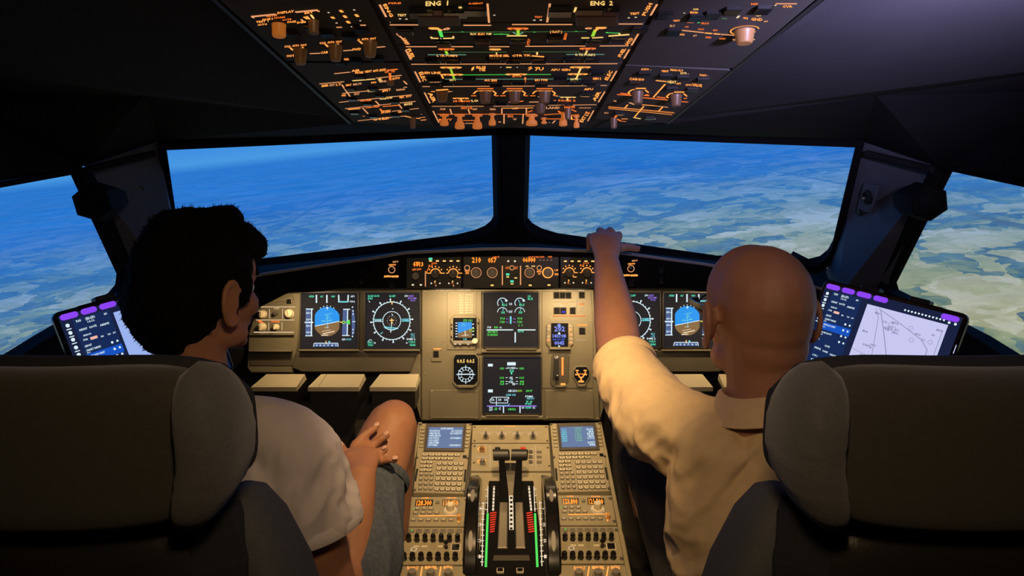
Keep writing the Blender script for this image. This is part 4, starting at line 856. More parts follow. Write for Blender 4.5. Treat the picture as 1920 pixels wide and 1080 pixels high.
# radio compass indicator
t = thing('compass_indicator', 'compass indicator with a white rose and amber digits above it', 'gauge', Q.at(873, 724))
mb = MB(); mb.poly(Q, [(852, 663), (893, 663), (899, 671), (899, 716), (892, 727), (855, 727), (848, 718), (848, 671)], 0, 0.005, 'panel_beige', 0.002); ob('frame', mb, t)
mb = MB(); mb.poly(Q, [(855, 665), (891, 665), (896, 672), (896, 714), (889, 721), (857, 721), (851, 714), (851, 672)], 0.005, 0.0062, 'screen_glass', 0.0004); sc = ob('screen', mb, t)
mb = MB(); q = Q
mb.text(q, '0.0.5', (857, 680), (872, 680), U(6.5), 0.0066, 'e_yellow'); mb.text(q, '0.0.5', (875, 680), (890, 680), U(6.5), 0.0066, 'e_yellow')
M = q.M(873.5, 702); mb.ring(M, 13.2*PXM, 14.2*PXM, 'e_white', 0.0066, 28); mb.ring(M, 8*PXM, 8.6*PXM, 'e_white', 0.0066, 24)
for k in range(12):
    a = math.radians(30*k); L_ = 17.5 if k % 3 == 0 else 15.5
    mb.line(q, (873.5 + 9*math.cos(a), 702 + 9*math.sin(a)), (873.5 + L_*math.cos(a), 702 + L_*math.sin(a)), 1.3*PXM, 0.0066, 'e_white')
mb.line(q, (858, 701.5), (889, 701.5), 1.9*PXM, 0.0070, 'e_white'); ob('symbology', mb, sc)
mb = MB(); mb.poly(Q, [(856, 722), (892, 722), (888, 727.5), (860, 727.5)], 0.004, 0.012, 'panel_beige', 0.002); ob('sill', mb, t)
# clock
t = thing('clock', 'digital clock with blue figures and amber-lit buttons down both sides', 'clock', Q.at(1049, 652))
mb = MB(); mb.poly(Q, [(1031, 603), (1068, 603), (1075, 610), (1075, 645), (1066, 655), (1032, 655), (1024, 645), (1024, 610)], 0, 0.007, 'panel_beige', 0.002); ob('case', mb, t)
mb = MB(); mb.poly(Q, [(1033, 606), (1065, 606), (1065, 650), (1033, 650)], 0.006, 0.008, 'screen_glass', 0.0004); sc = ob('screen', mb, t)
mb = MB()
mb.text(Q, '202', (1039, 621), (1059, 621), U(9), 0.0084, 'e_clockblue'); mb.disc(Q.M(1048, 610.5), 3.4*PXM, 'e_clockblue', 0.0084, 10); mb.disc(Q.M(1048, 625), 2.2*PXM, 'e_white', 0.0086, 8)
mb.text(Q, '1407:08', (1036, 633), (1061, 633), U(6.5), 0.0084, 'e_clockblue'); mb.text(Q, 'MO DY SET', (1036.5, 638), (1059, 638), U(3), 0.0084, 'e_blue'); mb.text(Q, '0045', (1039, 646.5), (1058, 646.5), U(7), 0.0084, 'e_clockblue'); mb.disc(Q.M(1048, 649), 1.8*PXM, 'e_white', 0.0086, 8)
ob('symbology', mb, sc)
for x, y, m in ((1028.5, 612, 'e_panelprint'), (1028.5, 618, 'e_panelprint'), (1028.5, 632, 'e_panelprint'), (1028, 638, 'e_amber'), (1069, 612, 'e_panelprint'), (1069, 618, 'e_amber'), (1070, 628, 'e_amber'), (1070.5, 636, 'e_panelprint'), (1070.5, 643, 'e_amber')):
    mb = MB(); mb.cyl(Q.M(x, y, 0.007), [(0.0042, 0), (0.0042, 0.003), (0.003, 0.004)], 'knob_grey', 12); b_ = ob('push_button', mb, t, True)
    g = MB(); g.ring(Q.M(x, y, 0.0071), 0.0035, 0.0052, m, 0); ob('lamp', g, b_)
mb = MB(); mb.poly(Q, [(1030, 652), (1070, 652), (1070, 656), (1030, 656)], 0.002, 0.014, 'panel_beige', 0.002); ob('sill', mb, t)
# landing gear lever
t = thing('landing_gear_lever', 'black landing gear lever in its slot with a tall amber-lit stripe', 'lever', Q.at(1050, 722))
mb = MB(); mb.poly(Q, [(1036, 662), (1064, 662), (1068, 668), (1066, 716), (1058, 725), (1034, 725), (1031, 718), (1034, 668)], 0, 0.0045, 'panel_dark', 0.002); ob('slot_plate', mb, t)
mb = MB(); mb.poly(Q, [(1038, 670), (1048, 670), (1048, 712), (1036, 712)], 0.004, 0.0056, 'groove'); ob('slot', mb, t)
mb = MB(); M = Q.M(1043, 706, 0.0045); mb.box(M, 0.006, 0.010, 0, 0.030, 'black_plastic'); mb.cyl(M @ Matrix.Translation((0, 0, 0.032)) @ Matrix.Rotation(math.pi/2, 4, 'Y'), [(0.008, -0.004), (0.011, -0.002), (0.011, 0.002), (0.008, 0.004)], 'gloss_black', 18); ob('lever_wheel', mb, t, True)
mb = MB(); mb.text(Q, 'UP', (1040, 672.5), (1047, 672.5), U(5), 0.006, 'e_cream'); mb.line(Q, (1054.5, 674), (1054.5, 704), 4.2*PXM, 0.006, 'e_orange'); mb.line(Q, (1054.5, 675), (1054.5, 702), 2.0*PXM, 0.0066, 'e_amber'); mb.disc(Q.M(1054.5, 672), 2.4*PXM, 'e_amber', 0.006, 8)
mb.line(Q, (1051, 720), (1060, 720), 3.6*PXM, 0.006, 'e_amber'); ob('lettering', mb, t)
mb = MB(); mb.poly(Q, [(1039, 722), (1062, 722), (1060, 726), (1040, 726)], 0.002, 0.011, 'panel_beige', 0.001); ob('sill', mb, t)
# brake pressure gauge
t = thing('brake_pressure_gauge', 'black three-sided brake pressure gauge with an amber forked symbol', 'gauge', Q.at(1089, 724))
mb = MB(); out = [(1080, 686), (1100, 686), (1107, 694), (1107, 708), (1097, 722), (1083, 722), (1073, 708), (1073, 694)]; mb.poly(Q, out, 0, 0.006, 'panel_beige', 0.002); ob('frame', mb, t)
mb = MB(); mb.poly(Q, [(1081, 688), (1099, 688), (1104, 695), (1104, 706), (1095, 719), (1085, 719), (1076, 706), (1076, 695)], 0.006, 0.0068, 'screen_glass'); sc = ob('screen', mb, t)
mb = MB()
for a, b, w_ in (((1079, 694.5), (1084.5, 694.5), 2.6), ((1094, 694.5), (1099.5, 694.5), 2.6), ((1078, 702), (1086, 702), 2.4), ((1092.5, 702), (1100, 702), 2.4), ((1081, 697), (1087, 708), 2.0), ((1098, 697), (1091.5, 708), 2.0), ((1089.2, 706), (1089.2, 713), 2.8), ((1084, 715), (1094.5, 715), 3.4)):
    mb.line(Q, a, b, w_*PXM, 0.0071, 'e_amber')
mb.line(Q, (1084, 701), (1095, 701), 1.8*PXM, 0.0073, 'e_orange'); ob('symbology', mb, sc)
mb = MB(); mb.poly(Q, [(1080, 720), (1100, 720), (1096, 725), (1084, 725)], 0.003, 0.011, 'panel_beige', 0.001); ob('sill', mb, t)

# ---- footrest boxes under the panel
for k, (x0, x1, lab) in enumerate(((470, 556, 'beige-topped box below the left end of the panel, nearest the young man'), (577, 673, 'beige-topped box below the left flight display, middle of the left three'), (693, 780, 'beige-topped box below the left compass display, beside the centre board'),
                                   (1242, 1337, 'beige-topped box under the right panel, seen between the raised arm and the bald head'), (1358, 1444, 'beige-topped box under the right panel, mostly hidden behind the neck of the bald man'), (1134, 1221, 'beige-topped box below the right compass display, hidden behind the upper arm'))):
    a = PY(x0, 726, 1.93).x; b = PY(x1, 726, 1.93).x; z = PY(957, 726, 1.93).z; sk = -0.014 if x0 < CX and x1 < 560 else (0.008 if x0 < CX else -0.008)
    t = thing('footrest', lab, 'footrest', ((a+b)/2, 1.97, z - 0.06), 'boxes under the instrument panel')
    mb = MB(); y0, y1 = 1.93, 2.03
    mb.loop([[V((a, y0, z-0.012)), V((b, y0, z-0.012)), V((b, y1, z-0.012)), V((a+.010, y1, z-0.012))], [V((a, y0, z)), V((b, y0, z)), V((b - .004, y1, z+0.004)), V((a+.012, y1, z+0.004))]], 'footrest_top_lit'); ob('top_plate', mb, t)  # flood light on the tops is put into this paler colour
    mb = MB(); mb.loop([[V((a+.004, y0+.004, z-0.065)), V((b-.004, y0+.004, z-0.065)), V((b-.004, y1, z-0.065)), V((a+.012, y1, z-0.065))], [V((a+.004, y0+.004, z-0.012)), V((b-.004, y0+.004, z-0.012)), V((b-.004, y1, z-0.012)), V((a+.012, y1, z-0.012))]], 'black_plastic'); ob('body', mb, t)
    if k in (1, 3):
        mb = MB(); mb.loop([[V((a+(b-a)*.2, y0+.002, z+.0002)), V((a+(b-a)*.2+.0012, y0+.002, z+.0002)), V((a+(b-a)*.2+.0012, y1, z+.0044)), V((a+(b-a)*.2, y1, z+.0044))]]*2, 'groove', True, False); ob('seam', mb, t)
# dark under-panel bulkhead and rudder pedals
mb = MB(); quadmesh(mb, [V((-0.95, 2.10, 0.30)), V((0.95, 2.10, 0.30)), V((0.95, 2.10, 0.97)), V((-0.95, 2.10, 0.97))], 'shell', 0.02); struct('trim_6', mb)['label'] = 'dark bulkhead under the instrument panel'
for sg in (-1, 1):
    for dx in (-0.16, 0.04):
        x = sg*0.47 + dx
        t = thing('rudder_pedal', ('black rudder pedal in the dark footwell %s of the pedestal, %s one' % ('left' if sg < 0 else 'right', 'outer' if (dx < 0) == (sg < 0) else 'inner')), 'pedal', (x, 1.93, 0.35))
        mb = MB(); mb.box(Matrix.Translation((x, 1.96, 0.42)) @ Matrix.Rotation(math.radians(62), 4, 'X'), 0.10, 0.16, 0, 0.014, 'black_rubber', 0.012, 0.004); ob('foot_plate', mb, t)
        mb = MB(); mb.box(Matrix.Translation((x, 2.0, 0.0)), 0.03, 0.04, 0.0, 0.78, 'knob_dark', 0.004); ob('pedal_post', mb, t)
# ================================================================ OVERHEAD PANEL
O = OVH
def xl(y): return 413 + y * 1.0856
def xd(y): return 697 + y * 0.529
def rd(y): return 1237 - y * 0.577
def xr(y): return 1525 - y * 1.213
oh = thing('overhead_panel', 'dark overhead switch panel covered with glowing amber legends, knobs and switches', 'switch panel', O.at(957, 100))
mb = MB(); mb.poly(O, [(xl(-75)-3, -75), (xr(-75)+3, -75), (xr(228)+3, 230), (1120, 240), (800, 240), (xl(226)-3, 230)], -0.03, 0.0, 'groove'); ob('housing', mb, oh)
def side(f, a, b): return [(f(a), a), (f(b), b)]
def module(pix, nm='control_module', mat='overhead_grey'):
    mb = MB(); mb.poly(O, pix, 0.0, 0.004, mat, 0.001); return ob(nm, mb, oh)
mods = {}
for a, b in ((-70, 110), (113, 226)):
    mods['L', a] = module([(xl(a)+5, a), (xd(a)-4, a), (xd(b)-4, b + (6 if b > 200 else 0)), (xl(b)+5, b)])
for a, b in ((-70, 118), (120, 222)):
    mods['R', a] = module([(rd(a)+5, a-2), (xr(a)-5, a+8 if a > 0 else a), (xr(b)-5, b+6), (rd(b)+5, b-2)])
cb = [-70, 37, 79, 112.5, 154.5, 193, 236]
for a, b in zip(cb, cb[1:]):
    mods['C', a] = module([(xd(a)+6, a+0.6), (rd(a)-5, a+0.6), (rd(b)-5, b-0.6), (xd(b)+6, b-0.6)])
def litO(par, its, name='lettering', h=0.0045):
    mb = MB()
    for it in its:
        k = it[0]
        if k == 'T':
            p0, p1 = it[2], it[3]; up = it[4] if isinstance(it[4], tuple) else (0, -it[4]); mb.text(O, it[1], p0, p1, up, h, it[5])
        elif k == 'L': mb.line(O, it[1], it[2], it[3], h, it[4])
        elif k == 'D':
            M = O.M(*it[1]); mb.disc(M, it[2], it[3], h, 8)
        elif k == 'C':     # capsule legend outline with fill
            (x0, y), (x1, y1), w_, m = it[1:]; mb.line(O, (x0, y), (x1, y1), w_, h, m); mb.disc(O.M(x0, y), w_/2, m, h, 10); mb.disc(O.M(x1, y1), w_/2, m, h, 10)
            mb.line(O, (x0+3, y), (x0+(x1-x0)*.3, y), w_*0.34, h+.0005, 'groove'); mb.line(O, (x1-(x1-x0)*.3, y1), (x1-3, y1), w_*0.34, h+.0005, 'groove')
    return ob(name, mb, par)
def hang(par, x, y, x1, y1, r, mat, name='rotary_knob', tip=0.8, seg=16, lamp=None, flat=1.0):
    """knob standing on the panel at (x,y) whose tip shows at (x1,y1)"""
    base = O.at(x, y, 0.004); n = O.n
    # length along the normal that brings the tip to the wanted pixel row
    best = min(range(4, 80), key=lambda k: abs(proj(base + n*k*0.001)[1] - y1)); L_ = best * 0.001
    M = O.M(x, y, 0.004); mb = MB()
    mb.cyl(M, [(r, 0), (r, L_*0.15), (r*0.95, L_*0.2), (r*tip, L_*0.9), (r*tip*0.85, L_)], mat, seg, True, flat); k = ob(name, mb, par, True)
    return k
def proj(p):
    d = p - CAM; f = V((0, math.cos(PITCH), -math.sin(PITCH))); u = V((0, math.sin(PITCH), math.cos(PITCH)))
    z = d.dot(f); return (CX + F*d.x/z, 540 - F*d.dot(u)/z)
A, LN, OR, RD, YE = 'e_amber', 'e_line', 'e_orange', 'e_red', 'e_yellow'
w1, w2 = 0.0027, 0.0040
# --- left column, upper module
m = mods['L', -70]
litO(m, [('L', (472, 24.5), (517, 20), w2, LN), ('T', 'DISPLAY', (520, 20), (551, 16.5), 4, A), ('L', (554, 16), (596, 12), w2, LN), ('L', (472, 24.5), (476, 27), w1, LN), ('L', (594, 12), (598, 15), w1, LN),
 ('T', 'ALTN', (499, 26), (519, 24), 3, OR), ('T', 'PAGE 2', (492, 32), (512, 30), 3, A), ('T', 'NORM', (514, 29), (534, 27), 3, OR), ('T', 'TEST 1', (480, 37), (503, 34.5), 3.5, A), ('T', 'OUTR', (529, 33), (547, 31), 3, OR), ('T', 'PAGE', (539, 37), (555, 35.5), 3.4, A), ('T', 'AUTO', (483, 42), (501, 40.5), 3, A),
 ('T', 'BRT', (571, 20), (587, 18), 3.4, A), ('T', 'DIM', (557, 38), (573, 36.5), 3.4, A), ('L', (565, 30), (568, 33), w1, LN), ('L', (570, 25), (576, 29), w1, A), ('L', (575, 24), (580, 29), w1, A), ('L', (583, 21), (588, 28), w1, YE),
 ('D', (616, 17), 0.0016, 'e_cream'), ('L', (622, 25), (626, 28), w2, A), ('D', (631, 37), 0.0016, 'e_cream'), ('L', (631, 45), (641, 44.5), w1, LN), ('L', (638, 12.5), (642, 16), w2, A), ('L', (645, 22.5), (649, 26.5), w2, A), ('L', (651, 33), (655, 37), w2, A), ('D', (659.5, 44), 0.0016, 'e_cream'), ('L', (646, 57.3), (656, 57), w2, A),
 ('D', (664, 12), 0.0016, 'e_cream'), ('L', (667, 20.5), (671, 24.5), w2, A), ('D', (675.5, 32.5), 0.0014, 'e_cream'), ('L', (675.5, 41), (686, 40.5), w1, LN),
 ('L', (581, 95), (600, 94), w1, LN), ('T', 'CAB', (601, 95.5), (615, 94), 4, A), ('T', 'HOT', (538, 101.5), (552, 101), 4, A), ('L', (644, 89.5), (661, 88), w1, LN), ('T', 'FWD', (661, 89.5), (677, 88), 4, A), ('L', (705, 83), (722, 81.5), w1, LN)]
 + [('T', w_, (x, y), (x + l_, y - .6), 3.6, A) for bx, by in ((533, 83.5), (599, 77), (663, 71)) for w_, x, y, l_ in (('COLD', bx, by, 12), ('AUTO', bx+15, by-1.5, 13), ('HOT', bx+31, by-2.5, 11))]
 + [('L', (bx+11, by), (bx+16, by+5), w1, A) for bx, by in ((533, 83.5), (599, 77), (663, 71))] + [('L', (bx+35, by-1), (bx+32, by+4), w1, A) for bx, by in ((533, 83.5), (599, 77), (663, 71))])
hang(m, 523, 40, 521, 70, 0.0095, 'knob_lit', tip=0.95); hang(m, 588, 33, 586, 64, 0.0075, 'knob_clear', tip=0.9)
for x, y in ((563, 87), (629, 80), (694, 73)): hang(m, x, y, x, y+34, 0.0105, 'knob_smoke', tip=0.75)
def obutton(par, x, y, wx=0.016, wy=0.016, h=0.007, legend=None, lm=LN):
    M = O.M(x, y, 0.003); mb = MB(); mb.box(M, wx, wy, 0, h, 'gloss_black', 0.001, 0.001); b = ob('push_button', mb, par)
    if legend:
        g = MB(); Mi = M @ Matrix.Translation((0, 0, h + 0.0003)); vs, fs = glyphs(legend); W_ = wx*0.8; H_ = wy*0.3
        g.add([Mi @ V(((-x_ + .5)*W_, (y_-.5)*H_, 0)) for x_, y_ in vs] if O.u.x < 0 else [Mi @ V(((x_ - .5)*W_, (y_-.5)*-H_*(1 if O.v.y > 0 else -1), 0)) for x_, y_ in vs], fs, lm); ob('lettering', g, b)
    return b
for x, y in ((637, 116), (668, 113), (708, 108), (585, 50), (548, 61), (615, 61), (655, 66), (676, 52)): obutton(m, x, y - 6, 0.019, 0.020)
litO(m, [('T', 'PACK FLOW', (645, 108), (658, 107.5), 4, A), ('T', 'ECON', (659, 109.5), (672, 109), 4, A), ('T', 'RAM', (702, 105.5), (711, 105), 4, A), ('D', (713.5, 104), 0.0012, 'e_cream'), ('D', (642.5, 108), 0.0014, 'e_cream'), ('D', (676, 107.5), 0.0012, 'e_white')])
# --- left column, lower module
m = mods['L', 113]
litO(m, [('L', (627, 133), (656, 130), w1, LN), ('T', 'AIR', (659, 130), (675, 128.5), 4, A), ('T', 'PROBE', (666, 133.5), (681, 132.5), 4, A), ('T', 'HEAT', (684, 131.5), (697, 130), 4, A), ('T', 'ANTI', (699, 130), (709, 129), 4, A), ('T', 'SKID', (711, 129), (724, 127), 4, A), ('L', (726, 126.5), (745, 124.5), w2, OR),
 ('T', 'OFF', (721, 132), (729, 131.5), 4, OR), ('T', 'ON', (733, 131), (740, 130.5), 4, OR), ('L', (731, 132), (732, 148), w2, OR), ('L', (661, 146.5), (703, 143), 0.0042, YE), ('L', (705, 141.5), (728, 139), w1, LN), ('L', (730, 138.5), (753, 136), w1, LN), ('T', 'AUTO', (735, 145), (750, 143), 4, A), ('T', 'MAN', (708, 144), (712, 150), (6, -3), YE), 
 ('L', (599, 152.5), (645, 148), w1, LN), ('T', 'EMER', (603, 158.5), (616, 157), 3.6, A), ('T', 'EXIT', (618, 157), (628, 156), 3.6, LN), ('T', 'LT', (630, 156), (640, 154.8), 3.6, A), ('L', (641, 154), (656, 176), w1, LN), ('T', 'SEAT', (648, 157), (659, 156), 3.4, A), ('T', 'BELTS', (662, 155.5), (678, 153.5), 3.4, LN), ('T', 'NO', (696, 152), (706, 151), 3.4, A), ('T', 'SMOKE', (712, 150), (724, 149), 3.4, LN),
 ('L', (642, 170.5), (732, 161.5), w1, LN), ('T', 'WING', (689, 168.5), (703, 167), 5, YE), ('T', 'ENG 1', (717, 168), (731, 166), 5, A), ('T', 'ON', (640, 176.5), (648, 176), 4, A), ('T', 'FAULT', (664, 174), (674, 173), 4, LN), ('T', 'BAT', (743, 165.5), (752, 165), 3, LN), ('L', (757, 147), (763, 153), w1, LN), ('L', (757, 159), (763, 158.5), w1, LN), ('T', 'OVRD', (745, 166), (760, 164), 3, LN),
 ('L', (636, 187.5), (772, 173), w1, LN), ('T', 'PROBE/', (676, 186.5), (697, 184.5), 4, OR), ('T', 'WINDOW', (711, 183), (736, 180.5), 4.5, YE), ('T', 'HEAT', (749, 180), (758, 179), 4, A), ('T', 'AUTO', (761, 178.5), (771, 177), 4, A),
 ('L', (647, 199.5), (779, 185.5), w1, LN), ('L', (653, 201), (675, 199), 0.0050, A), ('L', (704, 185), (711, 192), w1, LN), ('L', (747, 190), (756, 203), w1, LN), ('L', (680, 198), (690, 209), w1, LN), ('T', 'CABIN PRESS', (685, 199), (712, 196.5), 4, OR), ('L', (718, 195.5), (747, 193), w2, OR), ('T', 'MODE', (758, 194), (773, 192), 4.4, YE),
 ('L', (735, 204.5), (785, 199), w1, LN), ('T', 'DITCHING', (715, 209), (732, 206.5), 5, A), ('T', 'ON', (746, 208), (753, 207), 3.4, A), ('D', (682, 214), 0.0026, LN), ('L', (713, 200), (718, 207), w2, OR),
 ('L', (671, 222.5), (758, 213.5), w1, LN), ('T', 'LDG ELEV', (701, 222), (730, 219.5), 4, A), ('L', (758, 213.5), (772, 216.5), w2, A), ('L', (772, 216.5), (787, 218.5), w1, A), ('L', (786, 217), (797, 215.5), w1, LN), ('L', (789, 221.5), (799, 220.5), w1, A), ('D', (790, 210), 0.0016, LN)])
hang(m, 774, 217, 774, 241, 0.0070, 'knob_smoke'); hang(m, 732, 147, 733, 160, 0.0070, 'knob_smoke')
for x, y in ((676, 138), (700, 161), (657, 161), (713, 174), (660, 181), (690, 190), (740, 186), (700, 214), (742, 212), (665, 207), (760, 201)): obutton(m, x, y, 0.018, 0.018, 0.005)
# --- centre column
def mp(its): return its
m = mods['C', -70]
litO(m, [('L', (712, 2), (724, 25), w1, LN), ('T', 'ENG', (718, 2), (732, 26), (6, -2), A), ('T', 'TEST', (745, 24), (762, 24), 4, YE), ('D', (750, 29), 0.0018, 'e_cream'), ('D', (762, 29.5), 0.0018, 'e_cream'),
 ('T', 'ENG  1', (798, 4.5), (840, 3), 8.5, YE), ('L', (863, 6), (862.5, 11), 0.0040, YE), ('L', (914, 0), (917, 36), w1, LN), ('L', (731, 40-4.5), (732, 35.5), w1, LN), ('T', 'FIRE', (728, 1), (752, 0.5), 3, OR), ('T', 'AGENT', (878, 1.5), (906, 1), 3, OR),
 ('L', (1031, 0), (1026, 35), w1, LN), ('T', 'TEST', (1002, 27), (1017, 27), 3, OR), ('D', (1002, 31.5), 0.0019, 'e_cream'), ('D', (1014, 31.3), 0.0019, 'e_cream'), ('T', 'ENG  2', (1107, 3.5), (1149, 3), 8, YE), ('T', 'TEST', (1181, 21.5), (1199, 20.5), 4, A), ('D', (1179, 27), 0.0018, 'e_cream'), ('D', (1192, 26), 0.0018, 'e_cream'),
 ('L', (1080, 7), (1077, 16), w1, YE), ('L', (1232, 1), (1220, 22), w1, LN), ('T', 'PUSH', (1210, 23), (1224, 0), (-7, -1), A), ('D', (927, 22), 0.0016, 'e_cream')])
for x, y, w_ in ((791, 14, .03), (853, 14, .03), (1050, 12, .03), (891, 10, .03), (1145, 12, .02)): obutton(m, x, y, w_, 0.022, 0.008)
for x, lab in ((822, 1), (1118, 2)):
    mb = MB(); mb.poly(O, [(x-40, 14), (x+40, 14), (x+42, 33), (x-38, 33)], 0.004, 0.012, 'guard_red', 0.002); ob('fire_switch_guard', mb, m, label='dark red fire switch guard')
m = mods['C', 37]
hyd = [('L', (731, 40.2), (784, 40.2), w1, LN), ('L', (869, 41), (921, 41), w1, LN), ('L', (960, 39.5), (1073, 39.5), w1, LN), ('L', (1157, 38.5), (1205, 38.5), w1, LN),
 ('C', (808, 47), (818, 47), 0.0075, A), ('L', (818, 46), (827, 51), 0.0050, A), ('L', (824.5, 51), (828.5, 63), 0.0048, 'e_green'), ('C', (834, 49), (840, 47), 0.0060, LN), ('L', (830, 54), (1100, 53), 0.0008, 'e_dimgreen'), ('D', (867, 54), 0.0020, 'e_green'), ('D', (940, 58), 0.0020, 'e_green'),
 ('T', 'YELLOW', (881, 59.5), (893, 59.5), 3.6, YE), ('T', 'ELEC', (896, 59.5), (909, 59.5), 3.6, A), ('T', 'PUMP', (912, 59.5), (922, 59.5), 3.6, YE), ('L', (925, 58), (955, 58), 0.0012, 'e_green'), ('L', (808, 65.5), (822, 66), 0.0034, YE), ('L', (831, 66), (849, 65.5), 0.0034, YE), ('D', (826.5, 66.5), 0.0014, 'e_cream'), ('L', (808, 63), (810, 66), w1, YE), ('L', (850, 62), (850, 66), w1, YE),
 ('L', (744, 57), (767, 105-28), w1, LN), ('T', 'HYD', (753, 67), (761, 79), (7, -2), A),
 ('C', (956, 47.5), (986, 47.5), 0.0075, OR), ('L', (971.5, 50), (971.5, 60), 0.0042, 'e_lime'), ('L', (962, 54), (968, 58), 0.0014, 'e_palegreen'), ('L', (981, 54), (975, 58), 0.0014, 'e_palegreen'), ('L', (950, 61), (988, 61), 0.0036, YE), ('D', (1002, 54), 0.0020, 'e_green'), ('D', (1080, 53), 0.0020, 'e_green'), ('D', (1138, 55), 0.0020, 'e_green'),
 ('T', '( RAT )', (1031, 55.5), (1054, 55.5), 4, A), ('T', 'MAN', (1061, 69), (1064, 57), (-5, -1), OR), ('C', (1101, 47), (1106, 47), 0.0066, LN), ('C', (1121, 46), (1133, 46), 0.0070, A), ('L', (1120, 48), (1115, 52), 0.0040, A), ('L', (1116, 50), (1111, 62), 0.0046, 'e_lime'), ('L', (1090, 65), (1105, 65), 0.0034, YE), ('L', (1110, 65), (1131, 64), 0.0034, YE),
 ('L', (1141, 61.5), (1180, 58.5), 0.0044, YE), ('L', (1136, 55), (1162, 56), 0.0012, 'e_green'), ('L', (1197, 57), (1184, 79), w1, LN), ('T', 'HYD', (1178, 79), (1188, 66), (-6, -2), A), ('T', 'PTU', (993, 79), (994.5, 68), (-5, -1), OR), ('L', (1161, 56), (1162, 60), w1, YE)]
litO(m, hyd)
for x, y in ((832, 73), (905, 68), (971, 68), (1040, 64), (1112, 71), (1158, 67), (1200, 46), (760, 50)): obutton(m, x, y, 0.022, 0.018, 0.007)
m = mods['C', 79]
litO(m, [('L', (761, 81.6), (887, 81.6), w1, LN), ('C', (826, 86.5), (848, 86.5), 0.0075, OR), ('L', (836, 90), (838.5, 96), 0.0040, 'e_lime'), ('L', (845, 92), (950, 92), 0.0008, 'e_dimgreen'), ('L', (802, 97), (874, 97), 0.0012, 'e_palegreen'), ('T', 'L TK PUMPS', (819, 100.5), (858, 101), 4, A), ('L', (917, 81.6), (955, 81.6), w1, LN), ('C', (922, 87), (935, 87), 0.0080, A), ('L', (931, 92), (931, 97), 0.0018, YE), ('T', 'MODE SEL', (918, 101), (955, 101), 4, A),
 ('L', (985, 81), (1178, 80), w1, LN), ('C', (1091, 85.5), (1113, 85.5), 0.0078, OR), ('L', (1101, 89), (1097, 97), 0.0026, YE), ('T', 'R TK PUMPS', (1079, 99), (1116, 99.5), 4, YE), ('L', (980, 91.5), (1087, 91.5), 0.0009, 'e_dimgreen'), ('L', (1062, 96.5), (1133, 96.5), 0.0011, 'e_palegreen'), ('T', 'CTR TK', (960, 101), (995, 100), 3.6, A), ('L', (1007, 92), (1007, 97), w1, YE), ('L', (997, 99), (1020, 101), w2, A),
 ('L', (761, 88), (770, 106), w1, LN), ('T', 'FUEL', (762, 87), (772, 105), (7, -2), A), ('L', (1180, 87), (1170, 104), w1, LN), ('T', 'FUEL', (1164, 102), (1174, 86), (-6, -2), A)])
for x, y in ((812, 106), (850, 106), (925, 104), (1072, 104), (1110, 104), (1010, 106), (962, 72+34)): obutton(m, x, y, 0.024, 0.014, 0.007)
m = mods['C', 112.5]
litO(m, [('L', (771, 115), (1158, 114), w1, LN), ('C', (830, 121.5), (861, 121.5), 0.0085, A), ('C', (833, 135), (864, 135), 0.0085, A), ('L', (845, 124), (852, 144), 0.0034, 'e_lime'), ('T', 'BAT 1', (843, 147), (854, 147), 4, YE), ('L', (866, 135.3), (1033, 134.5), 0.0014, 'e_green'), ('L', (834, 143.5), (1090, 143), 0.0008, 'e_palegreen'),
 ('T', 'AC ESS', (908, 147.5), (932, 147.5), 4, A), ('L', (778, 129), (788, 149), w1, LN), ('T', 'ELEC', (785, 131), (793, 148), (7, -2), A), ('T', 'GEN', (794, 133.5), (806, 133.5), 4, A), ('T', 'LINE', (809, 133.5), (826, 133.5), 4, A), ('L', (827, 134), (831, 142), w1, A), ('T', '1', (884, 128), (889, 124), (0, -5), A), ('T', 'BUS', (893, 123), (911, 123), 4, A), ('T', 'TIE', (897, 128), (910, 128), 5, A),
 ('D', (939, 121), 0.0013, 'e_cream'), ('L', (949, 121), (959, 121), w2, YE), ('C', (1073, 121), (1103, 121), 0.0085, A), ('C', (1069, 134), (1098, 134), 0.0085, A), ('L', (1089, 122), (1080, 144), 0.0030, YE), ('C', (952, 134.5), (984, 134.5), 0.0085, A), ('T', 'AUTO', (960, 140), (978, 140), 4, OR), ('L', (985, 140), (984, 150), 0.003, OR), ('T', 'EXT PWR', (1003, 147), (1027, 147), 4, A),
 ('T', 'APU GEN', (1033, 127.5), (1069, 127.5), 3.6, A), ('T', '2', (990, 127), (998, 123), (0, -5), A), ('T', '7U', (1003, 127), (1019, 127), 6, A), ('T', 'GEN 2', (1111, 144.5), (1127, 144.5), 4, A), ('L', (1156, 128), (1145, 147), w1, LN), ('T', 'ELEC', (1139, 146), (1149, 129), (-6, -2), A), ('D', (970, 121), 0.0015, 'e_cream'), ('T', 'BAT 2', (1070, 145.5), (1084, 145), 3.6, YE)])
for x, y in ((815, 145), (838, 151), (880, 140), (930, 152), (1015, 152), (1050, 139), (1105, 150), (1078, 150), (972, 149), (1120, 130)): obutton(m, x, y - 2, 0.024, 0.016, 0.007, legend='OFF' if x == 815 else None)
m = mods['C', 154.5]
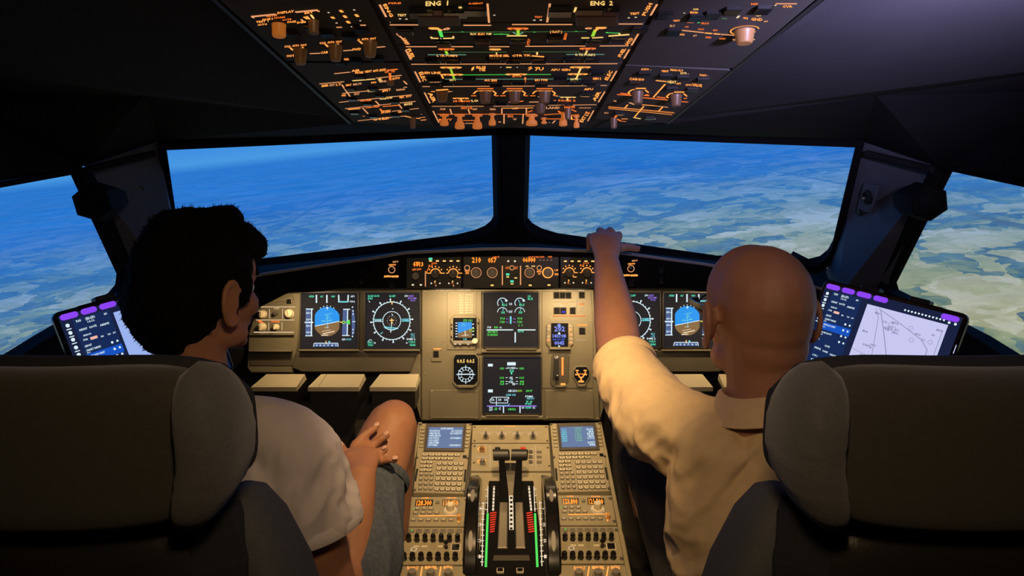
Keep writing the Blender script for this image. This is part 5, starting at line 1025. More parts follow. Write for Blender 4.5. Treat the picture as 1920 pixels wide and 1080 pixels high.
litO(m, [('L', (831, 157.5), (1100, 156), w1, LN), ('L', (792, 157.5), (806, 157.5), w1, LN), ('L', (818, 164.5), (840, 163), 0.006, A), ('D', (809, 167), 0.0018, LN), ('D', (847, 167), 0.0018, LN), ('L', (809, 167), (816, 167), w1, A), ('L', (840, 167), (845, 167), w1, A),
 ('C', (852, 180), (876, 180), 0.0075, A), ('T', 'HI FLOW', (850, 187.5), (882, 187.5), 4, OR), ('L', (864, 182), (867, 186), w1, A), ('T', 'LO', (884, 186.5), (897, 186.5), 4, YE), ('L', (932, 187), (950, 187), 0.003, YE), ('L', (954, 187), (959, 187), 0.003, OR),
 ('L', (796, 169), (806, 189), w1, LN), ('T', 'AIR', (802, 170), (812, 188), (7, -2), A), ('L', (1134, 167), (1122, 187), w1, LN), ('T', 'AIR', (1116, 186), (1127, 168), (-6, -2), A), ('C', (1053, 178), (1077, 178), 0.0070, YE), ('T', 'PACK 2', (1047, 186), (1079, 186), 3.6, OR), ('L', (1064, 180), (1064, 184), w1, YE),
 ('T', 'APU', (1095, 164.5), (1112, 164.5), 3.8, A), ('T', 'BLEED', (1089, 177), (1107, 177), 4, LN), ('L', (1031, 186), (1042, 184), 0.004, A), ('L', (992, 187), (1010, 186.5), w2, LN), ('L', (973, 186), (981, 185), w2, OR), ('D', (1010, 177), 0.0017, 'e_cream'), ('D', (1028, 177), 0.0017, 'e_cream'), ('L', (1126, 155.5), (1138, 155.5), w1, LN), ('L', (1043, 176), (1050, 176), 0.0009, 'e_palegreen')]
 + [it for cx in (910, 965, 1021) for it in (('L', (cx-15, 161.5), (cx+15, 161.5), 0.0055, OR), ('L', (cx-12, 165.5), (cx+12, 165.5), w1, A), ('L', (cx-18, 167), (cx-14, 165.5), w1, A), ('L', (cx-22, 171), (cx-18, 167), w1, A), ('L', (cx-27, 175), (cx-17, 175), w2, OR), ('L', (cx+14, 165.5), (cx+20, 170), w1, A), ('L', (cx+18, 175), (cx+25, 175), w2, OR), ('L', (cx+20, 170), (cx+17, 174), w1, A))])
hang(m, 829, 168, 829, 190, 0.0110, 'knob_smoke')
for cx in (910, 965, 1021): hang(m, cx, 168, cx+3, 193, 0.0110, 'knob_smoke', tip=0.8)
for x, y in ((866, 191), (1063, 190), (1100, 172), (940, 190), (1035, 188)): obutton(m, x, y-2, 0.024, 0.016, 0.006)
m = mods['C', 193]
its = [('L', (810, 195), (907, 195), w1, LN), ('L', (925, 195), (1003, 194), w1, LN), ('L', (1028, 193), (1118, 192), w1, LN), ('L', (820, 210), (1005, 210), w1, OR), ('L', (812, 204), (823, 226), w1, LN), ('L', (844, 200), (847, 210), w1, LN), ('L', (878, 201), (881, 209), w1, LN),
 ('L', (941, 199), (941, 209), w1, LN), ('L', (945, 210), (945, 228), w1, LN), ('L', (987, 199), (987, 209), w1, LN), ('L', (981, 210), (980, 228), w1, LN), ('T', 'STROBE', (825, 202), (835, 202), 3, LN), ('T', 'ANTI ICE', (864, 200.5), (885, 200.5), 4, OR), ('T', 'NAV', (886, 202), (895, 202), 3, LN), ('T', 'WING', (918, 202.5), (929, 202.5), 3.4, LN),
 ('L', (942, 198.5), (1000, 198), w1, A), ('T', 'ENG', (952, 216), (962, 216), 4, OR), ('L', (868, 222), (892, 222), w2, OR), ('L', (872, 227.5), (890, 227.5), w2, LN), ('L', (865, 221), (862, 226), w1, LN), ('D', (937, 225), 0.0035, A), ('T', 'RWY', (823, 223), (848, 222.5), 4, OR),
 ('T', 'LAND', (1024, 200), (1050, 200), 4, LN), ('T', 'NOSE', (1058, 199), (1078, 198), 4, OR), ('L', (1066, 198), (1080, 205), 0.003, OR), ('L', (1086, 198), (1108, 198), w1, LN), ('L', (1047, 204), (1057, 212), w2, OR), ('L', (1020, 211), (1052, 209), 0.0034, OR), ('L', (1014, 219), (1054, 219), w2, OR), ('L', (1041, 222), (1036, 227), w1, LN), ('D', (1030, 226), 0.0016, 'e_cream'),
 ('L', (1072, 212), (1086, 211), w2, OR), ('L', (1072, 220), (1086, 220), w2, OR), ('L', (1070, 212), (1072, 220), w2, A), ('L', (1113, 203), (1102, 223), w1, LN), ('T', 'EXT LT', (1092, 226), (1106, 207), (-6, -2), A), ('T', 'OFF', (960, 201), (972, 201), 3.6, LN), ('T', 'TAXI', (962, 221), (968, 221), 3, LN), ('L', (998, 203), (990, 206), w1, OR), ('T', 'ON', (1097, 210), (1106, 209), 3, OR)]
litO(m, its)
def toggle(par, x, y, y1, r, mat='knob_amber'):
    base = O.at(x, y, 0.004); n = O.n
    L_ = 0.001 * min(range(4, 60), key=lambda k: abs(proj(base + n*k*0.001)[1] - y1)); M = O.M(x, y, 0.004); mb = MB()
    mb.cyl(M, [(r*1.3, 0), (r*1.3, 0.002), (r*0.55, 0.004), (r*0.7, L_*0.45), (r*1.15, L_*0.62), (r*1.25, L_*0.95), (r*1.0, L_)], mat, 12); return ob('toggle_switch', mb, par, True)
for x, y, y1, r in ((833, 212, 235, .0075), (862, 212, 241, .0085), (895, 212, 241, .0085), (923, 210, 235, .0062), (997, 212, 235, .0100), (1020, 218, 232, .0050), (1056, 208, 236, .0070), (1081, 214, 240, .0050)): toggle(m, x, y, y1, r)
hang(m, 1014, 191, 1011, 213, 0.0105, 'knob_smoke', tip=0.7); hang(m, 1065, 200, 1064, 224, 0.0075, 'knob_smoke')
# --- right column
m = mods['R', -70]
litO(m, [('T', 'RCDR', (1300, 12.5), (1310, 12.5), 3.4, YE), ('T', 'FIR', (1294, 20), (1311, 21), 5, A), ('D', (1283, 18), 0.0014, 'e_cream'), ('L', (1322, 21), (1325, 18), w1, 'e_cream'), ('L', (1353, 28), (1363, 28.5), w1, 'e_dimgreen'), ('T', 'CKPT', (1262, 34), (1275, 34), 3, A), ('T', 'SERV', (1288, 36.5), (1302, 37), 3.6, OR), ('D', (1310, 36), 0.0022, 'e_green'), ('T', 'INT', (1315, 39), (1330, 40), 3.4, OR),
 ('T', 'ELT', (1256, 44), (1266, 44), 3.4, LN), ('T', 'ON', (1284, 45.5), (1291, 45.5), 2.8, OR), ('T', 'CALLS', (1308, 50), (1320, 50), 2.8, OR), ('T', 'MECH', (1337, 52), (1345, 52), 2.8, OR), ('L', (1274, 50), (1320, 55), w1, LN), ('L', (1322, 55.5), (1335, 56.8), 0.003, A), ('L', (1338, 57), (1350, 58), 0.003, A), ('L', (1352, 58.3), (1378, 60), w1, LN),
 ('T', 'ALL', (1246, 60.5), (1256, 60.5), 2.8, OR), ('T', 'FWD', (1272, 60.5), (1284, 60.5), 3.2, A), ('T', 'AFT', (1299, 62.5), (1307, 62.5), 3, LN), ('T', 'EMER', (1323, 65.5), (1334, 66), 3, OR), ('T', 'RAIN', (1349, 68), (1360, 68), 3, OR), ('T', 'RPL', (1374, 70), (1383, 70.5), 3, LN),
 ('T', 'TEST', (1416, 24), (1428, 24), 5, YE), ('L', (1382, 27), (1386, 23), w1, 'e_cream'), ('T', 'ON', (1393, 29), (1402, 30), 4, A), ('T', 'GND', (1408, 32), (1430, 33), 5, A), ('L', (1432, 34), (1440, 33), w1, LN), ('T', 'RMP', (1408, 2.5), (1422, 2.5), 3.6, OR), ('T', 'CVR', (1467, 7.5), (1486, 7.5), 4, A), ('D', (1454, 3.5), 0.0016, 'e_cream'), ('D', (1413, 68.5), 0.0022, YE), ('L', (1454, 0), (1494, 0), w1, LN)])
g = MB(); g.ring(O.M(1396, 50), 0.0175, 0.0195, 'e_amber', 0.0046, 32, 200-180, 160+180-0); ob('lit_ring', g, m, label='glowing amber ring')
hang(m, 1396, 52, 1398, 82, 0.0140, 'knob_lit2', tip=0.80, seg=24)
for x, y in ((1262, 52), (1305, 24), (1335, 20), (1372, 12), (1430, 10), (1246, 20)): obutton(m, x, y, 0.020, 0.022, 0.006)
m = mods['R', 120]
its = [('T', 'AUDIO', (1202, 126.5), (1217, 126.5), 3.4, A), ('D', (1220, 126), 0.0013, LN), ('T', 'VENT', (1240, 130), (1254, 130.5), 3.6, A), ('T', 'MAN FLT', (1257, 127.5), (1281, 129.5), 3.6, A), ('T', 'EXTR', (1276, 134), (1288, 134), 3.4, YE), ('D', (1291, 133.5), 0.0013, LN), ('T', 'FAN', (1312, 137.5), (1324, 138), 3.4, A), ('D', (1327, 137), 0.0013, LN),
 ('T', 'CARGO', (1180, 145), (1208, 146.5), 4.2, A), ('L', (1230, 146), (1250, 148), 0.0036, A), ('T', 'HEAT', (1252, 151), (1268, 152), 5, YE), ('T', 'AFT', (1268, 153.5), (1277, 154), 3.2, A), ('T', 'ISOL', (1286, 156), (1298, 156), 3.2, A), ('T', 'VALVE', (1298, 156.5), (1316, 158.5), 5, A), ('L', (1247, 153), (1225, 178), w1, A),
 ('L', (1205, 178.5), (1252, 183), w2, OR), ('L', (1232, 177), (1248, 179.5), w2, OR), ('L', (1157, 172.5), (1184, 174.5), w2, OR), ('L', (1164, 170), (1178, 172), w2, OR), ('L', (1204, 192), (1228, 194), w1, A), ('L', (1228, 194), (1252, 197), w1, LN), ('L', (1271, 185.5), (1290, 187), w2, OR), ('L', (1208, 174), (1217, 175), w2, OR),
 ('L', (1141, 197), (1264, 208.5), 0.0040, 'e_knobglow'), ('L', (1141, 195.6), (1264, 207), 0.0014, A), ('L', (1141, 199), (1260, 211), 0.0014, A), ('L', (1177, 192), (1171, 199), w1, A), ('L', (1207, 195), (1190, 215), w1, A), ('L', (1243, 196), (1235, 204), w1, A), ('L', (1188, 216), (1201, 219), w2, YE), ('L', (1213, 219), (1229, 219), w1, 'e_cream'),
 ('L', (1153, 217), (1156, 212), w2, OR), ('L', (1156, 212), (1168, 212), w2, OR), ('L', (1153, 217), (1164, 223), w2, OR), ('L', (1165, 219), (1177, 219), w1, A), ('L', (1163, 223), (1174, 224), w1, OR), ('T', 'COLD', (1150, 186), (1156, 187), 3, LN), ('L', (1180, 188), (1189, 191.5), w2, LN), ('D', (1135, 208), 0.0014, LN), ('T', 'HOT', (1133, 209), (1141, 209), 2.5, LN)]
for cx, cy in ((1196, 165), (1268, 172)):
    its += [('L', (cx-4, cy-4), (cx+15, cy-4), 0.0060, A), ('L', (cx-18, cy+4), (cx-12, cy-1), w1, A), ('L', (cx-12, cy-1), (cx-6, cy-2), w1, A), ('L', (cx+14, cy-1), (cx+20, cy+4), w1, A), ('L', (cx-18, cy+4), (cx-15, cy+7), w1, A), ('L', (cx+14, cy+8), (cx+20, cy+8), w2, OR)]
litO(m, its)
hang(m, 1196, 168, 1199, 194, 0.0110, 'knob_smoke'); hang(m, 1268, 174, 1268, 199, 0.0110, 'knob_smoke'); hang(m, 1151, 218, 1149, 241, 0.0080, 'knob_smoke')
for x, y in ((1208, 131), (1248, 136), (1280, 139), (1318, 143), (1190, 149), (1260, 160), (1298, 162), (1162, 207), (1218, 216)): obutton(m, x, y, 0.022, 0.014, 0.006)
# frame rail along the right edge, catching the cold lamp
mb = MB(); mb.poly(O, [(xr(-30)+14, -30), (xr(-30)+48, -30), (xr(60)+26, 60), (xr(60)+10, 60)], -0.002, 0.004, 'ceiling_lining', 0.001); ob('side_rail', mb, oh)
for s_, f in ((1, xr), (-1, xl)):
    fr = MB()
    a = O.at(f(-70)+s_*3, -70); b = O.at(f(228)+s_*3, 228)
    fr.line(O, (f(-70)+s_*4, -70), (f(228)+s_*4, 228), 0.006, 0.0, 'black_plastic', 0.005)
    ob('frame_rail', fr, oh)

# ================================================================ PEDESTAL
D = PED
pd = thing('centre_pedestal', 'olive-grey centre pedestal between the seats carrying keypads, radios and thrust levers', 'console', (0, 1.6, 0))
def xpl(y): return 786 - (y - 797) * 0.187
def xpr(y): return 1126 + (y - 797) * 0.194
mb = MB(); top_ = [D.at(xpl(795), 795), D.at(xpr(795), 795), D.at(xpr(1200), 1200), D.at(xpl(1200), 1200)]
mb.loop([[V((p.x*0.97, p.y, 0.0)) for p in top_], [p - D.n*0.004 for p in top_]], 'panel_dark'); ob('console_body', mb, pd)
for f, nm in ((xpl, -1), (xpr, 1)):
    mb = MB(); mb.poly(D, [(f(795)-nm*-2, 795), (f(795)-nm*5, 795), (f(1200)-nm*7, 1200), (f(1200)-nm*-3, 1200)], -0.006, 0.008, 'pedestal_grey', 0.002); ob('side_rail', mb, pd)
def plate(pix, h=0.004, mat='pedestal_grey', nm='panel_plate', par=None, h0=-0.004, ch=0.001):
    mb = MB(); mb.poly(D, pix, h0, h, mat, ch); return ob(nm, mb, par or pd)
def dz(x0, x1, y): return (x0, y), (x1, y)
def cxl(y): return 886 - (y-797)*0.035        # inner edge of the left bank
def cxr(y): return 1028 + (y-797)*0.058
def lk(p, a, b, inset=0): return [(xpl(a)+6+inset, a), (cxl(a)-3, a), (cxl(b)-3, b), (xpl(b)+7+inset, b)]
def rk(p, a, b): return [(cxr(a)+3, a), (xpr(a)-6, a), (xpr(b)-7, b), (cxr(b)+3, b)]
def fast(par, x, y, r=0.0030):
    mb = MB(); mb.cyl(D.M(x, y, 0.004), [(r, 0), (r, 0.0016), (r*.7, 0.0022)], 'knob_dark', 10); return ob('fastener', mb, par)
# key meshes, shared
def keymesh(nm, wx, wy, mark):
    mb = MB(); I = Matrix.Identity(4); mb.box(I, wx + .0026, wy + .0026, 0, 0.0008, 'groove', min(wx, wy)*.25); mb.box(I, wx, wy, 0.0008, 0.0035, 'key_cream', min(wx, wy)*.2, 0.0006)  # dark border plate paints in the shadow round each key
    mb.box(I, wx*0.52, wy*0.50, 0.0035, 0.0038, 'knob_grey'); me = mb.mesh(nm); mb.fix(me); return me
KR = keymesh('key', 0.0098, 0.0098, True); KW = keymesh('key', 0.0135, 0.0078, True); KS = keymesh('key', 0.0080, 0.0050, True)
mbk = MB(); mbk.cyl(Matrix.Identity(4), [(0.0052, 0), (0.0052, 0.003), (0.004, 0.0036)], 'knob_grey', 12); mbk.disc(Matrix.Identity(4), 0.0026, 'key_mark', 0.0039, 8); KC = mbk.mesh('key'); mbk.fix(KC)
def keypad(label, tl, tr, br, bl, pages):
    q = Quad(D, tl, tr, br, bl); t = thing('keypad_display_unit', label, 'keypad', q.at(.5, .9), 'keypad units on the pedestal')
    mb = MB(); mb.poly(D, [tl, tr, br, bl], -0.003, 0.010, 'pedestal_grey', 0.0015); ob('body', mb, t)
    H = 0.0100
    class QQ:
        n = D.n
        def at(s, a, b, h=0): return q.at(a, b, H + h)
        def M(s, a, b, h=0, rot=0): return q.M(a, b, H + h, rot)
    z = QQ()
    mb = MB(); P_ = [z.at(*p) for p in ((.17, .04), (.86, .04), (.87, .39), (.17, .39))]; P2 = [z.at(*p) for p in ((.13, .02), (.90, .02), (.91, .41), (.13, .41))]; n = D.n
    mb.loop([[p - n*.002 for p in P2], [p + n*.004 for p in P2], [p + n*.004 for p in [a.lerp(b, .5) for a, b in zip(P2, P_)]], [p + n*0.0015 for p in P_]], 'knob_dark', True, True); ob('screen_frame', mb, t)
    mb = MB(); mb.add([z.at(*p, .0021) for p in ((.19, .065), (.845, .065), (.85, .365), (.185, .365))], [(0, 1, 2, 3)], 'e_mcdu'); sc = ob('screen', mb, t)
    mb = MB()
    for s_, a, b, y, m in pages: mb.text(z, s_, (a, y), (b, y), (0, -0.026), .0027, m)
    ob('symbology', mb, sc)
    for i in range(6):
        for x in (0.075, 0.945):
            link('key', KS, t, z.M(x, 0.085 + i*0.052))
    for r_ in range(2):
        for c in range(6):
            if r_ == 1 and c == 5: continue
            link('key', KW, t, z.M(0.17 + c*0.122, 0.462 + r_*0.053))
    for r_ in range(3):
        for c in range(2): link('key', KW, t, z.M(0.15 + c*0.115, 0.572 + r_*0.056))
    for r_ in range(4):
        for c in range(3): link('key', KC, t, z.M(0.13 + c*0.102, 0.745 + r_*0.068))
    for r_ in range(6):
        for c in range(5): link('key', KR, t, z.M(0.455 + c*0.107, 0.588 + r_*0.073))
    mb = MB(); mb.box(z.M(0.93, 0.48), 0.010, 0.012, 0, .0012, 'gloss_black'); ob('annunciator', mb, t)
    for x in (0.03, 0.975):
        mb = MB(); mb.box(z.M(x, 0.75), 0.005, 0.050, 0, .0012, 'groove', .001); ob('side_slot', mb, t)
    for x, y in ((.02, .02), (.98, .02), (.01, .5), (.99, .5), (.02, .97), (.98, .97)): mb = MB(); mb.cyl(z.M(x, y), [(0.0042, 0), (0.0042, 0.0022), (0.003, 0.003)], 'knob_dark', 10); ob('fastener', mb, t)
    for k in range(4): mb = MB(); mb.box(z.M(0.3 + k*.13, -0.0 + .012), 0.011, 0.003, 0, .0008, 'groove'); ob('annunciator', mb, t)
    return t
random.seed(11)
pgL = [('DATA INDEX', .42, .66, .10, 'e_white')]
wl = ['POSITION', 'IRS MON', 'GPS MON', 'A/C STATUS', 'CLOSEST', 'EQUITIME', 'STORED', 'ROUTES', 'WPT', 'NAVAIDS']
for k in range(7):
    y = .135 + k*.034
    pgL += [('<' + wl[k], .205, .38 + random.random()*.05, y, 'e_white')]
    if k in (0, 1, 3, 6): pgL += [(wl[k+3] + '>', .62 - .02*(k % 3), .835, y, 'e_white')]
pgR = [('F-PLN', .47, .62, .10, 'e_palegreen')]
for k in range(8):
    y = .125 + k*.032
    if k < 6: pgR += [(['TOU', 'AGN01', 'LMG', 'BALAN', 'VERAC', 'DISAK'][k], .205, .31, y, 'e_cyan'), (['1412', '1419', '1426', '1431', '1438', '1444'][k], .47, .60, y, 'e_palegreen')]
    if k not in (5,): pgR += [(['/FL390', '.82', '250/', '280/FL', 'UTC', 'SPD', 'DIST', '442'][k], .70 + .02*(k % 2), .84, y, 'e_white')]
keypad('left keypad unit with small blue screen, on the pedestal nearest the bare knee', (787, 799), (885, 799), (871, 931), (775, 929), pgL)
keypad('right keypad unit with small blue screen, on the pedestal beneath the raised arm', (1031, 799), (1125, 797), (1144, 926), (1043, 928), pgR)
# radio panels
def seven(q, s_, a, b, up, h, mb): mb.text(q, s_, a, b, up, h, 'e_hot')
def radio(label, pix, lf, digits):
    t = thing('radio_panel', label, 'radio', D.at(pix[3][0]+40, pix[3][1]), 'radio panels on the pedestal')
    mb = MB(); mb.poly(D, pix, -0.003, 0.006, 'pedestal_grey', 0.001); ob('face_plate', mb, t)
    q = Quad(D, *pix)
    class QQ:
        n = D.n
        def at(s, a, b, h=0): return q.at(a, b, .006 + h)
        def M(s, a, b, h=0, rot=0): return q.M(a, b, .006 + h, rot)
    z = QQ()
    for k, x in enumerate((.13, .57)):
        mb = MB(); mb.add([z.at(x, .10, .0004), z.at(x+.29, .10, .0004), z.at(x+.29, .32, .0004), z.at(x, .32, .0004)], [(0, 1, 2, 3)], 'gloss_black'); sc = ob('display_window', mb, t)
        mb = MB(); mb.text(z, digits[k], (x+.02, .30), (x+.27, .30), (0, -.17), .0008, 'e_hot'); ob('digits', mb, sc)
    mb = MB(); mb.text(z, 'ACTIVE', (.22, .065), (.34, .065), (0, -.04), .0006, 'e_amber'); mb.text(z, 'STBY/CRS', (.64, .065), (.80, .065), (0, -.04), .0006, 'e_amber'); mb.line(z, (.22, .66), (.84, .645), .0024, .0006, 'e_amber')
    mb.line(z, (.86, .60), (.86, .88), .003, .0006, 'e_amber'); ob('lettering', mb, t)
    for y, xs in ((.42, (.18, .29, .40)), (.56, (.16, .28, .39, .50)), (.80, (.14, .26, .38, .50, .62, .74))):
        for x in xs: mb = MB(); mb.box(z.M(x, y), .013, .0085, 0, .003, 'knob_grey', .002, .001); mb.box(z.M(x, y), .008, .0035, .003, .0033, 'key_mark'); ob('push_button', mb, t)
    mb = MB(); mb.disc(z.M(.115, .42), .0018, 'e_green', .001, 8); ob('indicator_lamp', mb, t, label='green indicator lamp')
    mb = MB(); mb.cyl(z.M(.72, .48), [(.0145, 0), (.0145, .004), (.0095, .005), (.009, .020), (.0072, .022)], 'key_cream', 20); kb = ob('tuning_knob', mb, t, True)
    mb = MB(); mb.ring(z.M(.72, .48), .0148, .0165, 'e_panelprint', .0006); ob('lit_ring', mb, kb)
    mb = MB(); mb.cyl(z.M(.50, .20), [(.005, 0), (.005, .003), (.003, .004)], 'knob_grey', 12); ob('push_button', mb, t, True)
    mb = MB(); mb.cyl(z.M(.87, .80), [(.004, 0), (.003, .010), (.0055, .014), (.004, .016)], 'knob_lit', 10); ob('toggle_switch', mb, t, True)
    for x, y in ((.03, .12), (.97, .12), (.03, .88), (.97, .88)): mb = MB(); mb.cyl(z.M(x, y), [(.0042, 0), (.0042, .002), (.003, .0028)], 'knob_dark', 10); ob('fastener', mb, t)
radio('left radio panel with two amber frequency windows, below the left keypad', lk(0, 935, 990), 0, ('128.300', '118.850')); radio('right radio panel with two amber frequency windows, below the right keypad', rk(0, 932, 988), 0, ('123.800', '121.500'))
def audio(label, pix):
    t = thing('audio_panel', label, 'control panel', D.at(pix[3][0]+40, pix[3][1]), 'audio panels on the pedestal')
    mb = MB(); mb.poly(D, pix, -0.003, 0.006, 'pedestal_grey', 0.001); ob('face_plate', mb, t)
    q = Quad(D, *pix); z = lambda a, b: q.M(a, b, .006)
    for k in range(7): mb = MB(); mb.box(z(.14 + k*.122, .10), .015, .011, 0, .003, 'knob_grey', .002, .001); mb.box(z(.14 + k*.122, .10), .009, .006, .003, .0033, 'panel_beige'); ob('push_button', mb, t)
    for k in range(7):
        x = .13 + k*.122; mb = MB(); mb.cyl(z(x, .36), [(.0062, 0), (.0062, .003), (.0052, .004), (.0060, .016), (.0045, .019)], 'gloss_black', 12); ob('volume_knob', mb, t, True)
        x = .10 + k*.124; mb = MB(); mb.cyl(z(x, .86), [(.0070, 0), (.0070, .003), (.0056, .004), (.0066, .015), (.005, .018)], 'gloss_black', 12); ob('volume_knob', mb, t, True)
    for k in (1, 2, 4): mb = MB(); mb.box(z(.13 + k*.122, .53), .013, .005, 0, .0025, 'key_cream', .001); ob('push_button', mb, t)
    mb = MB(); mb.ring(z(.22, .60), .0050, .0072, 'e_panelprint', .0006); mb.box(z(.22, .70), .003, .008, 0, .0006, 'e_panelprint'); ob('lettering', mb, t)
    mb = MB(); mb.box(z(.84, .56), .022, .022, 0, .002, 'key_mark', .001); mb.box(z(.84, .56), .017, .017, .002, .004, 'gloss_black', .001); ob('push_button', mb, t)
    mb = MB(); mb.cyl(z(.70, .56), [(.004, 0), (.003, .012), (.006, .018), (.004, .021)], 'gloss_black', 10); ob('toggle_switch', mb, t, True)
    mb = MB(); mb.disc(z(.15, .10), .0022, 'e_green', .0036, 8); ob('indicator_lamp', mb, t, label='green indicator lamp')
    for x, y in ((.03, .10), (.97, .10), (.03, .88), (.97, .88)): mb = MB(); mb.cyl(z(x, y), [(.0042, 0), (.0042, .002), (.003, .0028)], 'knob_dark', 10); ob('fastener', mb, t)
audio('left audio panel with two rows of black volume knobs, below the left radio', lk(0, 993, 1062)); audio('right audio panel with two rows of black volume knobs, below the right radio', rk(0, 991, 1060))
for pix, nm in ((lk(0, 1065, 1120), 0), (rk(0, 1063, 1120), 1)):
    pl_ = plate(pix, 0.006); f = (lambda x: x) if nm == 0 else (lambda x: x + 312 + (x-765)*.02)
    mb = MB()
    for a, b, y, s_ in ((764, 785, 1072, 'FLOOD LT'), (797, 820, 1071, 'MAIN PNL'), (832, 848, 1071, 'INTEG')):
        mb.text(D, s_, (f(a), y), (f(b), y), (0, -6), .0065, 'e_amber')
    mb.line(D, (f(792), 1066), (f(789), 1085), .0028, .0064, 'e_amber'); mb.line(D, (f(827), 1066), (f(824), 1085), .0028, .0064, 'e_amber'); ob('lettering', mb, pl_)
    for x in (773, 808, 841): mb = MB(); mb.cyl(D.M(f(x), 1083, .006), [(.012, 0), (.012, .003), (.009, .004), (.008, .014)], 'knob_grey', 16); ob('rotary_knob', mb, pl_, True)
# centre: switching panel + engine panel
def cc(a, b): return [(cxl(a), a), (cxr(a), a), (cxr(b), b), (cxl(b), b)]
p1 = plate(cc(799, 832)); p2 = plate(cc(834, 885)); p3 = plate(cc(888, 1200), 0.003)
mb = MB(); mb.line(D, (947, 801.5), (966, 801.5), .0022, .0044, 'e_amber')
for x in (911, 941, 970, 999):
    M = D.M(x, 819); mb.ring(M, .0105, .0128, 'e_panelprint', .0044, 20, 10, 170); mb.ring(M, .0150, .0168, 'e_panelprint', .0044, 20, 25, 155)
    for dx in (-11, 11): mb.line(D, (x+dx-2.5, 813), (x+dx+2.5, 813), .0022, .0044, 'e_panelprint')
    mb.line(D, (x-4, 806.5), (x+4, 806.5), .0020, .0044, 'e_panelprint')
ob('lettering', mb, p1)
for x in (911, 941, 970, 999): mb = MB(); M = D.M(x, 823, .004); mb.cyl(M, [(.0085, 0), (.0085, .003), (.0065, .004), (.006, .012)], 'knob_grey', 14); mb.box(M, .005, .016, .004, .016, 'knob_dark', .001); ob('rotary_knob', mb, p1, True)
mb = MB()
for y in (843, 866):
    M = D.M(904, y+2); mb.ring(M, .0100, .0125, 'e_amber', .0044, 20, 20, 340); mb.line(D, (893, y-6), (914, y-6), .0018, .0044, 'e_panelprint')
for k in range(4): mb.line(D, (995, 845+k*10), (1001, 845+k*10), .0026, .0044, 'e_panelprint'); mb.line(D, (1007, 842+k*9.5), (1017, 842+k*9.5), .0012, .0044, 'e_panelprint')
mb.line(D, (919, 838), (919, 880), .0014, .0044, 'e_panelprint'); mb.line(D, (1004, 838), (1005, 880), .0014, .0044, 'e_panelprint'); ob('lettering', mb, p2)
for x, y, m in ((904, 847, 'knob_lit2'), (905, 871, 'knob_grey')): mb = MB(); M = D.M(x, y, .004); mb.cyl(M, [(.0085, 0), (.0085, .003), (.0065, .004), (.006, .014)], m, 14); ob('rotary_knob', mb, p2, True)
for k in range(3): 
    mb = MB(); mb.box(D.M(995, 850 + k*9.5, .004), .010, .010, 0, .004, 'knob_dark', .001, .0008); ob('push_button', mb, p2)
    mb = MB(); mb.box(D.M(1011, 850 + k*9.5, .004), .014, .010, 0, .0015, 'panel_beige', .001, .0005); ob('blank_button', mb, p2)
for p, pts in ((p1, ((890, 803), (890, 829), (1024, 803), (1026, 829))), (p2, ((890, 839), (889, 870), (1027, 842), (1030, 876)))): [fast(p, *q_) for q_ in pts]
for x, y in ((915, 893), (901, 893), (1000, 893), (1014, 894)): screw(p3, D, x, y, .003, .0022)
# quadrant: dark slot field with scales
qd_ = MB(); qd_.poly(D, [(917, 905), (1000, 905), (1024, 1080), (1030, 1150), (890, 1150), (893, 1080)], .003, .007, 'black_rubber', .002); qf = ob('quadrant_plate', qd_, pd)
def H7(x): return x
mb = MB(); hq = .0073
mb.line(D, (926.5, 916), (924.5, 962), .0045, hq, 'e_cream'); mb.line(D, (991.5, 916), (996, 962), .0045, hq, 'e_cream')
for x0, x1 in ((919, 931), (987, 998)):
    for k in range(9):
        y = 965 + k*4.4; mb.line(D, (x0 + (0 if x0 < 950 else k*.5), y+2), (x1 - (k*.5 if x0 < 950 else 0) + (k*.5 if x0 > 950 else 0), y), .0040, hq, 'e_red')
# ladders of light squares either side of the levers
for k in range(7):
    y = 918 + k*6.4
    mb.line(D, (923, y), (929, y), .0024, hq + .0004, 'groove'); mb.line(D, (990, y), (996, y), .0024, hq + .0004, 'groove')
ob('thrust_scale', mb, qf)
for a, b in (((914.5, 967), (911, 1068)), ((1003, 967), (1007.5, 1068))): mb = MB(); mb.line(D, a, b, .0052, hq, 'e_green'); ob('green_band', mb, qf, label='bright green trim band')
mb = MB(); mb.line(D, (915, 916), (914, 966), .0022, hq, 'e_cream'); mb.line(D, (1001, 916), (1003, 964), .0022, hq, 'e_cream'); mb.line(D, (906, 946), (904, 1066), .0022, hq, 'e_cream'); mb.line(D, (1012, 944), (1016, 1066), .0022, hq, 'e_cream')
for k in range(12):
    y = 922 + k*12.5
    if y < 966: mb.line(D, (910, y), (915, y+1), .0020, hq, 'e_cream'); mb.line(D, (1001, y), (1006, y-1), .0020, hq, 'e_cream')
    mb.line(D, (903-(k*.2), 948 + k*10), (909-(k*.2), 948.5 + k*10), .0020, hq, 'e_cream'); mb.line(D, (1010+(k*.3), 948 + k*10), (1016+(k*.3), 947.5 + k*10), .0020, hq, 'e_cream')
    if k % 3 == 1: mb.text(D, str(4 - k//3), (899.5 - k*.2, 951 + k*10), (903.5-(k*.2), 951 + k*10), (0, -6), hq, 'e_cream'); mb.text(D, str(4 - k//3), (1017 + k*.3, 951 + k*10), (1021+(k*.3), 951 + k*10), (0, -6), hq, 'e_cream')
ob('trim_scale', mb, qf)
mb = MB(); mb.line(D, (958, 924), (959, 998), .0105, hq, 'e_cream')
for k in range(9): mb.line(D, (958.5, 928 + k*8.2), (958.5, 932.2 + k*8.2), .0062, hq + .0004, 'groove')
ob('centre_ladder', mb, qf, label='white ladder scale between the thrust levers')
